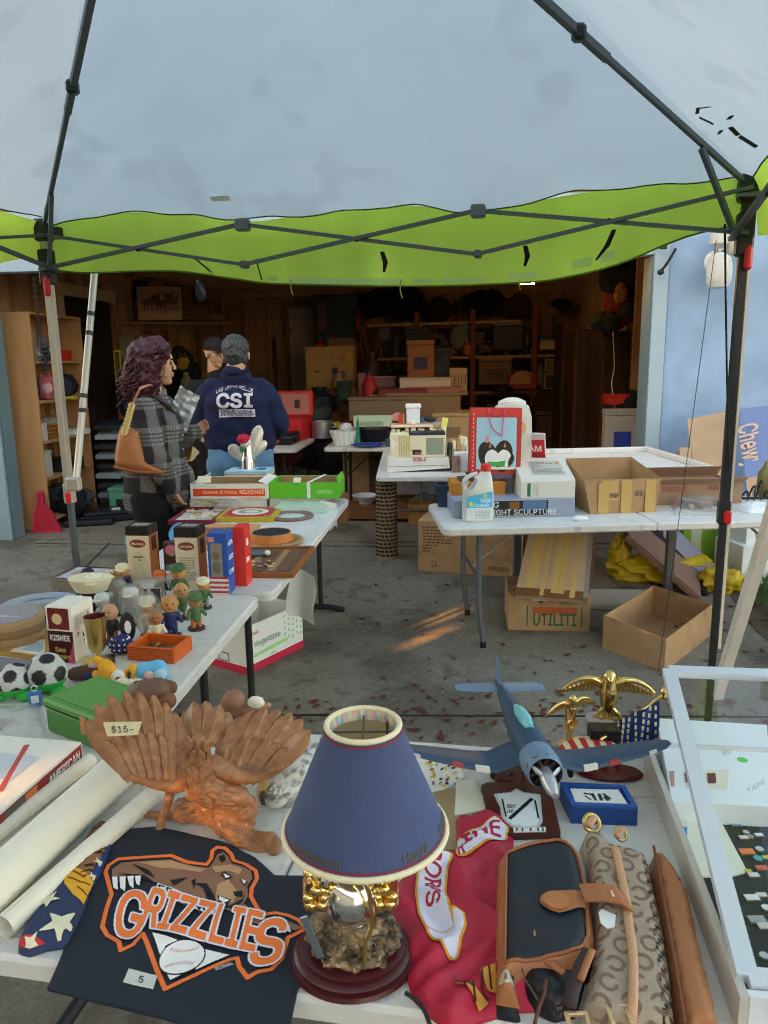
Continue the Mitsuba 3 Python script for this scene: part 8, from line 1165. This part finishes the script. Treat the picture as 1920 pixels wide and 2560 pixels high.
#people
def hand_bones(w,d,n,sgn,s=1.0,curl=.5):
 """palm and five bent fingers from wrist w along d, palm facing n; sgn: which side the thumb is on"""
 w,d,n=(np.asarray(a,float)for a in(w,d,n));d/=np.linalg.norm(d);n-=d*(n@d);n/=np.linalg.norm(n);sd=np.cross(d,n)*sgn;B=[];k=[w+d*.085*s+sd*(.030-.020*i)*s for i in range(4)]
 for i in range(4):B.append((w+sd*(.014-.009*i)*s,.015*s,k[i],.0115*s))
 for i,L in enumerate((.070,.080,.074,.058)):
  p=k[i];dr_=d.copy()
  for j,f in enumerate((.42,.33,.25)):
   a=curl*(.5+.35*j);dr_=dr_*math.cos(a)+n*math.sin(a);dr_/=np.linalg.norm(dr_);q=p+dr_*L*f*s;B.append((p,(.0095-.001*j)*s,q,(.0085-.001*j)*s));p=q
 a=w+d*.028*s+sd*.026*s;b=a+(d*.7+sd*.6+n*.25)*.042*s;B+=[(w+d*.01*s,.015*s,a,.013*s),(a,.012*s,b,.0105*s),(b,.010*s,b+(d*.9+n*.3)*.030*s,.008*s)];return B
def head_mesh(c,yaw,s=1.0):
 """skull, brow, nose, lips, chin and ears facing +x before the turn by yaw"""
 B=[((-.022,0,.035),.088,(.010,0,.030),.080),((.020,0,-.03),.062,(.030,0,-.075),.044),((.055,0,-.098),.022,(.040,0,-.09),.03),((.070,-.028,.028),.018,(.070,.028,.028),.018),((.084,0,.012),.009,(.099,0,-.020),.010),((.095,-.008,-.025),.007,(.095,.008,-.025),.007),((.081,-.014,-.054),.009,(.081,.014,-.054),.009),((.078,-.012,-.066),.009,(.078,.012,-.066),.009),((.05,-.045,-.015),.026,(.045,-.035,-.06),.022),((.05,.045,-.015),.026,(.045,.035,-.06),.022),((-.035,0,-.05),.05,(-.04,0,-.15),.055)]
 for g in(-1,1):B.append(((-.012,g*.083,.012),.012,(-.016,g*.086,-.022),.009))
 return mv(skin(B,.010,6),c,rz=yaw,s=s)
 #the woman
wo=thing('person','woman with curly dark red hair and grey plaid shirt holding a plastic wrapped package','person')
def planar(m,per):v=np.asarray(m.vertices);return np.c_[(v[:,0]+v[:,1]*.9)/per,v[:,2]/per]
hc_=np.array([-1.386,4.80,1.655])
wh=part(wo,'head',head_mesh(hc_,8),'skin',True)
for g in(-1,1):part(wh,'eye',mv(blob(.011,(.080,g*.030,.010),(.6,1.2,.7)),hc_,rz=8),C('241612',.2),True);part(wh,'eyebrow',mv(tube([(.088,g*.012,.034),(.084,g*.045,.032)],.005,6),hc_,rz=8),C('2a1210',.7),True)
part(wh,'lips',mv(cc(blob(.009,(.0885,0,-.054),(.5,1.6,.45)),blob(.009,(.086,0,-.064),(.5,1.5,.5))),hc_,rz=8),C('9a5548',.5),True,kind='stuff')
hb=[((-.01,0,.075),.098,(-.07,0,.05),.112),((-.07,0,.05),.112,(-.12,0,-.05),.10),((-.12,0,-.05),.10,(-.165,0,-.15),.070),((-.05,-.06,.02),.075,(-.06,-.085,-.10),.062),((-.05,.06,.02),.075,(-.06,.085,-.10),.062),((-.06,-.085,-.10),.06,(-.10,-.075,-.18),.045),((.02,-.045,.085),.055,(.05,-.06,.05),.032),((.02,.045,.085),.055,(.05,.06,.05),.032),((.0,0,.10),.07,(.055,.0,.085),.036)]
hm=mv(skin(hb,.016,3),hc_,rz=8);nn=hm.vertex_normals;hm.vertices=hm.vertices+nn*((meshkit.fbm(hm.vertices*24,3,4)-.5)*.06)[:,None];part(wo,'hair',hm,'red_hair',True)
cu=[]
for i in range(170):
 k=rng.integers(len(hm.vertices));p=np.array(hm.vertices[k]);n=nn[k]
 if p[0]>hc_[0]+.035 and p[2]<hc_[2]+.05:continue
 a=rng.uniform(0,6.28);t=np.linspace(0,1,9)[:,None];dn=np.array([-.3,0,-1.0]);L=rng.uniform(.05,.10);sd_=np.cross(dn,n);cu.append(tube(p+n*.006+dn*L*t+sd_*.014*np.sin(t*9+a)+n*.010*np.cos(t*9+a),rng.uniform(.0035,.0065),5))
part(wo,'hair_curls',cc(*cu),'red_hair',True,kind='stuff')
tor=skin([((-1.51,4.83,.86),.155,(-1.50,4.82,1.20),.165),((-1.50,4.82,1.20),.165,(-1.46,4.82,1.38),.115),((-1.45,4.64,1.385),.085,(-1.44,5.0,1.385),.085),((-1.40,4.82,1.26),.135,(-1.41,4.84,.95),.145),((-1.36,4.90,.95),.12,(-1.345,4.93,.80),.10),((-1.42,4.82,1.42),.085,(-1.42,4.82,1.46),.072),((-1.45,4.64,1.38),.088,(-1.385,4.575,1.12),.077),((-1.385,4.575,1.12),.077,(-1.335,4.72,.90),.060),((-1.44,4.99,1.37),.085,(-1.34,5.04,1.16),.072),((-1.34,5.04,1.16),.072,(-1.22,4.97,1.22),.052),((-1.53,4.82,.80),.14,(-1.52,4.83,.90),.15)],.022,5)
tor.vertices+=(meshkit.fbm(tor.vertices*11,3,2)[:,None]-.5)*.045*tor.vertex_normals
part(wo,'plaid_shirt',tor,'plaid_flannel',True,uv=planar(tor,.215))
part(wo,'collar',tube(curve([(-1.50,4.80,1.475),(-1.44,4.735,1.475),(-1.36,4.75,1.435),(-1.31,4.80,1.36)]),[.028]*20+[.022,.018,.014,.010],8,flat=.5),C('4a4546',.9),True)
for k in range(5):part(wo,'button',blob(.008,(-1.262-.008*k,4.79+.012*k,1.22-.09*k),(1,1,1),1),C('8d8a8c',.3),True)
part(wo,'right_hand',skin(hand_bones((-1.335,4.745,.875),(.18,.55,-.80),(.5,.5,.55),-1,.98,.35),.006,3),'skin',True);part(wo,'left_hand',skin(hand_bones((-1.235,4.97,1.235),(.9,-.15,.35),(0,-1,.2),1,.85,.6),.006,3),'skin',True)
pants=skin([((-1.50,4.78,.82),.125,(-1.47,4.76,.46),.085),((-1.47,4.76,.46),.085,(-1.48,4.76,.08),.055),((-1.47,4.92,.82),.125,(-1.44,4.93,.46),.085),((-1.44,4.93,.46),.085,(-1.45,4.93,.08),.055)],.025,4);part(wo,'trousers',pants,C('0d0d10',.9),True)
for y in(4.76,4.93):part(wo,'shoe',skin([((-1.48,y,.045),.043,(-1.34,y,.032),.032)],.012,3),C('19191c',.5),True)
wb_=thing('shoulder_bag','tan brown leather shoulder bag with gold chain strap hanging at the side of the woman','handbag');bp3=[(-1.573,4.5,1.293),(-1.499,4.5,1.288),(-1.439,4.5,1.282),(-1.435,4.5,1.201),(-1.398,4.5,1.11),(-1.329,4.5,1.024),(-1.34,4.5,1.007),(-1.484,4.5,1.02),(-1.614,4.5,1.056),(-1.622,4.5,1.095),(-1.606,4.5,1.186)]
bm3,bz3=puff([(x,z)for x,_,z in bp3],.085,.012,.07,0,.006,9,2);bm3.vertices=np.c_[bm3.vertices[:,0],4.575-bm3.vertices[:,2],bm3.vertices[:,1]];bm3.invert()if bm3.volume<0 else None;part(wb_,'body',bm3,'tan_leather',True)
bs_=[(-1.611,4.49,1.057),(-1.481,4.49,1.023),(-1.33,4.49,1.012)];part(wb_,'base_trim',tube([np.array(p)+(0,.02,.008)for p in bs_],.012,6),bsdf('tan_base',(.24,.075,.024),.45),True)
ch_=[(-1.527,4.5,1.266),(-1.503,4.5,1.346),(-1.471,4.5,1.426)]
for k in range(16):part(wb_,'chain_link',mv(trimesh.creation.torus(.016,.0045,12,6),LP(ch_[0],ch_[2],k/15)+(0,-.004,0),rx=60,rz=20 if k%2 else-20),C('d8c080',.3,.6),True)
st_=[(-1.477,4.52,1.421),(-1.454,4.52,1.468),(-1.424,4.52,1.518)];part(wb_,'strap',tube(curve([st_[0],st_[1],st_[2],np.array(st_[2])+(.02,.14,.02)]),.020,6,flat=.3),C('b5785c',.5),True)
pk_=[(-1.351,4.9,1.399),(-1.269,4.9,1.22),(-1.163,4.9,1.457),(-1.284,4.9,1.524)];pkm=patch3(pk_,14,14,.0);pkm.vertices+=(meshkit.fbm(pkm.vertices*40,3,3)[:,None]-.5)*np.array([.004,.045,.006]);pkt=thing('wrapped_package','silvery plastic wrapped package held up by the woman','package');part(pkt,'wrapping',pkm,bsdf('silver_wrap',(.55,.57,.60),.22,metallic=.35),True);part(pkt,'contents',slab4(sub4([np.array(q)+(0,.03,0)for q in pk_],.06,.94,.06,.94),.016),C('aab2b6',.5),False)
solo('cream_card',slab4([(-1.265,4.94,1.037),(-1.255,4.94,1.03),(-1.198,4.94,1.093),(-1.239,4.94,1.133)],.004),C('cdbb94',.7),'cream card held low in front of the plaid shirt','card',smooth=False)
#the man seen from behind
mn=thing('person','man seen from behind in navy sweatshirt with white lettering and blue jeans','person');MY=5.6;mx=-1.055
hd=mv(head_mesh((0,0,0),90,1.06),(mx,MY+.03,1.712));part(mn,'head',hd,'skin',True)
hh_=mv(skin([((-.028,0,.045),.094,(.022,0,.045),.086),((-.05,0,.01),.075,(-.058,0,-.035),.052),((-.03,-.03,-.02),.058,(-.03,.03,-.02),.058)],.012,4),(mx,MY+.03,1.715),rz=90,s=1.07);hh_.vertices+=(meshkit.fbm(hh_.vertices*60,3,3)[:,None]-.5)*.012*hh_.vertex_normals;part(mn,'hair',hh_,'grey_hair',True)
part(mn,'neck',skin([((mx,MY+.0,1.69),.068,(mx,MY-.01,1.58),.070)],.015,4),'skin',True)
sw=skin([((mx-.13,MY,1.10),.135,(mx+.13,MY,1.10),.135),((mx-.125,MY,1.15),.145,(mx-.10,MY-.01,1.36),.15),((mx+.125,MY,1.15),.145,(mx+.10,MY-.01,1.36),.15),((mx-.10,MY-.01,1.36),.15,(mx+.10,MY-.01,1.36),.15),((mx-.20,MY,1.435),.085,(mx+.20,MY,1.435),.085),((mx-.045,MY-.02,1.555),.066,(mx+.045,MY-.02,1.555),.066),((mx,MY-.02,1.55),.085,(mx,MY-.02,1.575),.082),((mx-.17,MY,1.47),.075,(mx+.17,MY,1.47),.075),((mx,MY+.05,1.20),.19,(mx,MY+.05,1.15),.19),((mx-.21,MY,1.425),.092,(mx-.285,MY+.02,1.24),.085),((mx-.285,MY+.02,1.24),.082,(mx-.20,MY+.26,1.16),.056),((mx+.21,MY,1.415),.092,(mx+.285,MY+.02,1.23),.085),((mx+.285,MY+.02,1.23),.082,(mx+.24,MY+.27,1.12),.056),((mx-.12,MY,1.09),.135,(mx+.12,MY,1.09),.135)],.024,6)
sw.vertices+=(meshkit.fbm(sw.vertices*np.array([9,9,13]),3,6)[:,None]-.5)*.04*sw.vertex_normals
part(mn,'sweatshirt',sw,bsdf('navy_sweat',(.010,.013,.050),.95,sheen=.3),True);part(mn,'waistband',mv(lathe([(.185,0),(.192,.03),(.187,.055)],40,1.32,.80),(mx,MY,1.03)),C('141a3c',.95),True);part(mn,'collar',mv(trimesh.creation.torus(.080,.017,36,8),(mx,MY-.015,1.607),rx=14),C('121736',.95),True)
bkm=sw.vertex_normals[:,1]<-.35;from scipy.interpolate import LinearNDInterpolator
byf=LinearNDInterpolator(np.asarray(sw.vertices)[bkm][:,[0,2]],np.asarray(sw.vertices)[bkm][:,1])
def on_back(n,poly,col,up):
 for g in(getattr(poly,'geoms',[poly])if n=='lettering' and up<.0095 else[poly]):on_back1(n,g,col,up)
def on_back1(n,poly,col,up):
 m=on(poly,lambda x,y:0*x,0,.012);v=np.array(m.vertices);y=byf(v[:,0],v[:,1]);y=np.where(np.isnan(y),np.nanmean(y),y);part(mn,n,trimesh.Trimesh(np.c_[v[:,0],y-up,v[:,1]],m.faces[:,::-1],process=False),C(col,.8),True,kind='stuff' if up>.01 else None)
on_back('lettering',union_all([put_text('CS',[(-1.175,1.346),(-.998,1.346),(-.998,1.448),(-1.175,1.448)],.003),sbox(-.966,1.346,-.938,1.448),sbox(-.984,1.346,-.920,1.366),sbox(-.984,1.428,-.920,1.448)]),'c9c4cc',.009)
on_back('lettering',warp(put_text('LAS VEGAS POLICE',[(-1.185,1.452),(-.920,1.452),(-.920,1.480),(-1.185,1.480)]),lambda a:np.c_[a[:,0],a[:,1]+.030*(1-((a[:,0]+1.052)/.135)**2)-.008],.01),'c9c4cc',.009)
on_back('print_panel',sbox(-1.165,1.280,-.908,1.335),'c4bfca',.008);on_back('lettering',put_text('CRIME SCENE',[(-1.150,1.311),(-.925,1.311),(-.925,1.330),(-1.150,1.330)]),'2a2f58',.0125);on_back('lettering',put_text('INVESTIGATION',[(-1.155,1.289),(-.918,1.289),(-.918,1.310),(-1.155,1.310)]),'2a2f58',.0125)
je=skin([((mx-.10,MY,1.0),.145,(mx+.10,MY,1.0),.145),((mx-.10,MY-.03,.92),.15,(mx-.11,MY,.48),.10),((mx-.11,MY,.48),.10,(mx-.12,MY,.07),.075),((mx+.10,MY-.03,.92),.15,(mx+.11,MY,.48),.10),((mx+.11,MY,.48),.10,(mx+.12,MY,.07),.075)],.028,4);je.vertices+=(meshkit.fbm(je.vertices*14,3,1)[:,None]-.5)*.02*je.vertex_normals;part(mn,'jeans',je,'denim',True)
for g in(-1,1):part(mn,'shoe',skin([((mx+g*.12,MY-.02,.05),.05,(mx+g*.13,MY+.15,.04),.042)],.014,3),C('1c1c20',.6),True);part(mn,'hand',skin(hand_bones((mx+g*(.20 if g<0 else .24),MY+.28,1.155 if g<0 else 1.115),(.1*-g,1,-.1),(0,0,-1),g,1.05,.5),.007,3),'skin',True)
for g in(-1,1):q=np.array([(mx+g*.13+a*.055,je.vertices[:,1].min()-.0,.93+b)for a,b in((-1,-.07),(0,-.095),(1,-.07),(1,.05),(-1,.05))])
#the man in the cap, in the dim garage
m3_=thing('person','man in dark cap and dark clothes standing in the dim garage beyond the others','person');c3=np.array([-1.545,7.2,1.735])
m3h=part(m3_,'head',head_mesh(c3,-40),'skin',True);part(m3h,'cap',cc(mv(lathe([(.098,0),(.102,.04),(.085,.09),(.04,.118),(0,.124)],32,1.08,.95),c3+(-.0,0,.035),rz=-40),mv(ext(affinity.scale(Point(.115,0).buffer(.095),1.0,.95),.008),c3+(.0,0,.042),rz=-40,ry=8)),C('101013',.8),50)
for g in(-1,1):part(m3h,'eye',mv(blob(.011,(.080,g*.030,.010),(.6,1.2,.7)),c3,rz=-40),C('1a100c',.2),True)
jk=skin([((-1.60,7.25,.95),.17,(-1.58,7.25,1.35),.16),((-1.76,7.22,1.42),.085,(-1.40,7.28,1.42),.085),((-1.57,7.23,1.45),.09,(-1.56,7.22,1.54),.068),((-1.77,7.22,1.40),.085,(-1.80,7.15,1.14),.07),((-1.80,7.15,1.14),.07,(-1.66,6.98,1.02),.05),((-1.39,7.28,1.40),.085,(-1.34,7.22,1.14),.07),((-1.34,7.22,1.14),.07,(-1.44,7.0,1.02),.05)],.028,5);part(m3_,'jacket',jk,C('15171a',.9),True)
part(m3_,'trousers',skin([((-1.68,7.25,.92),.13,(-1.69,7.25,.07),.07),((-1.50,7.25,.92),.13,(-1.49,7.25,.07),.07)],.03,4),C('131316',.9),True)
for x,sg in((-1.655,1),(-1.445,-1)):part(m3_,'hand',skin(hand_bones((x,6.97,1.01),(.25*sg,-1,-.1),(0,0,-1),sg,.95,.5),.007,3),'skin',True)
part(m3_,'strap',tube(curve([(-1.62,7.10,1.50),(-1.55,7.06,1.40),(-1.47,7.08,1.25)]),.006,6),C('8a7a4a',.4),True)
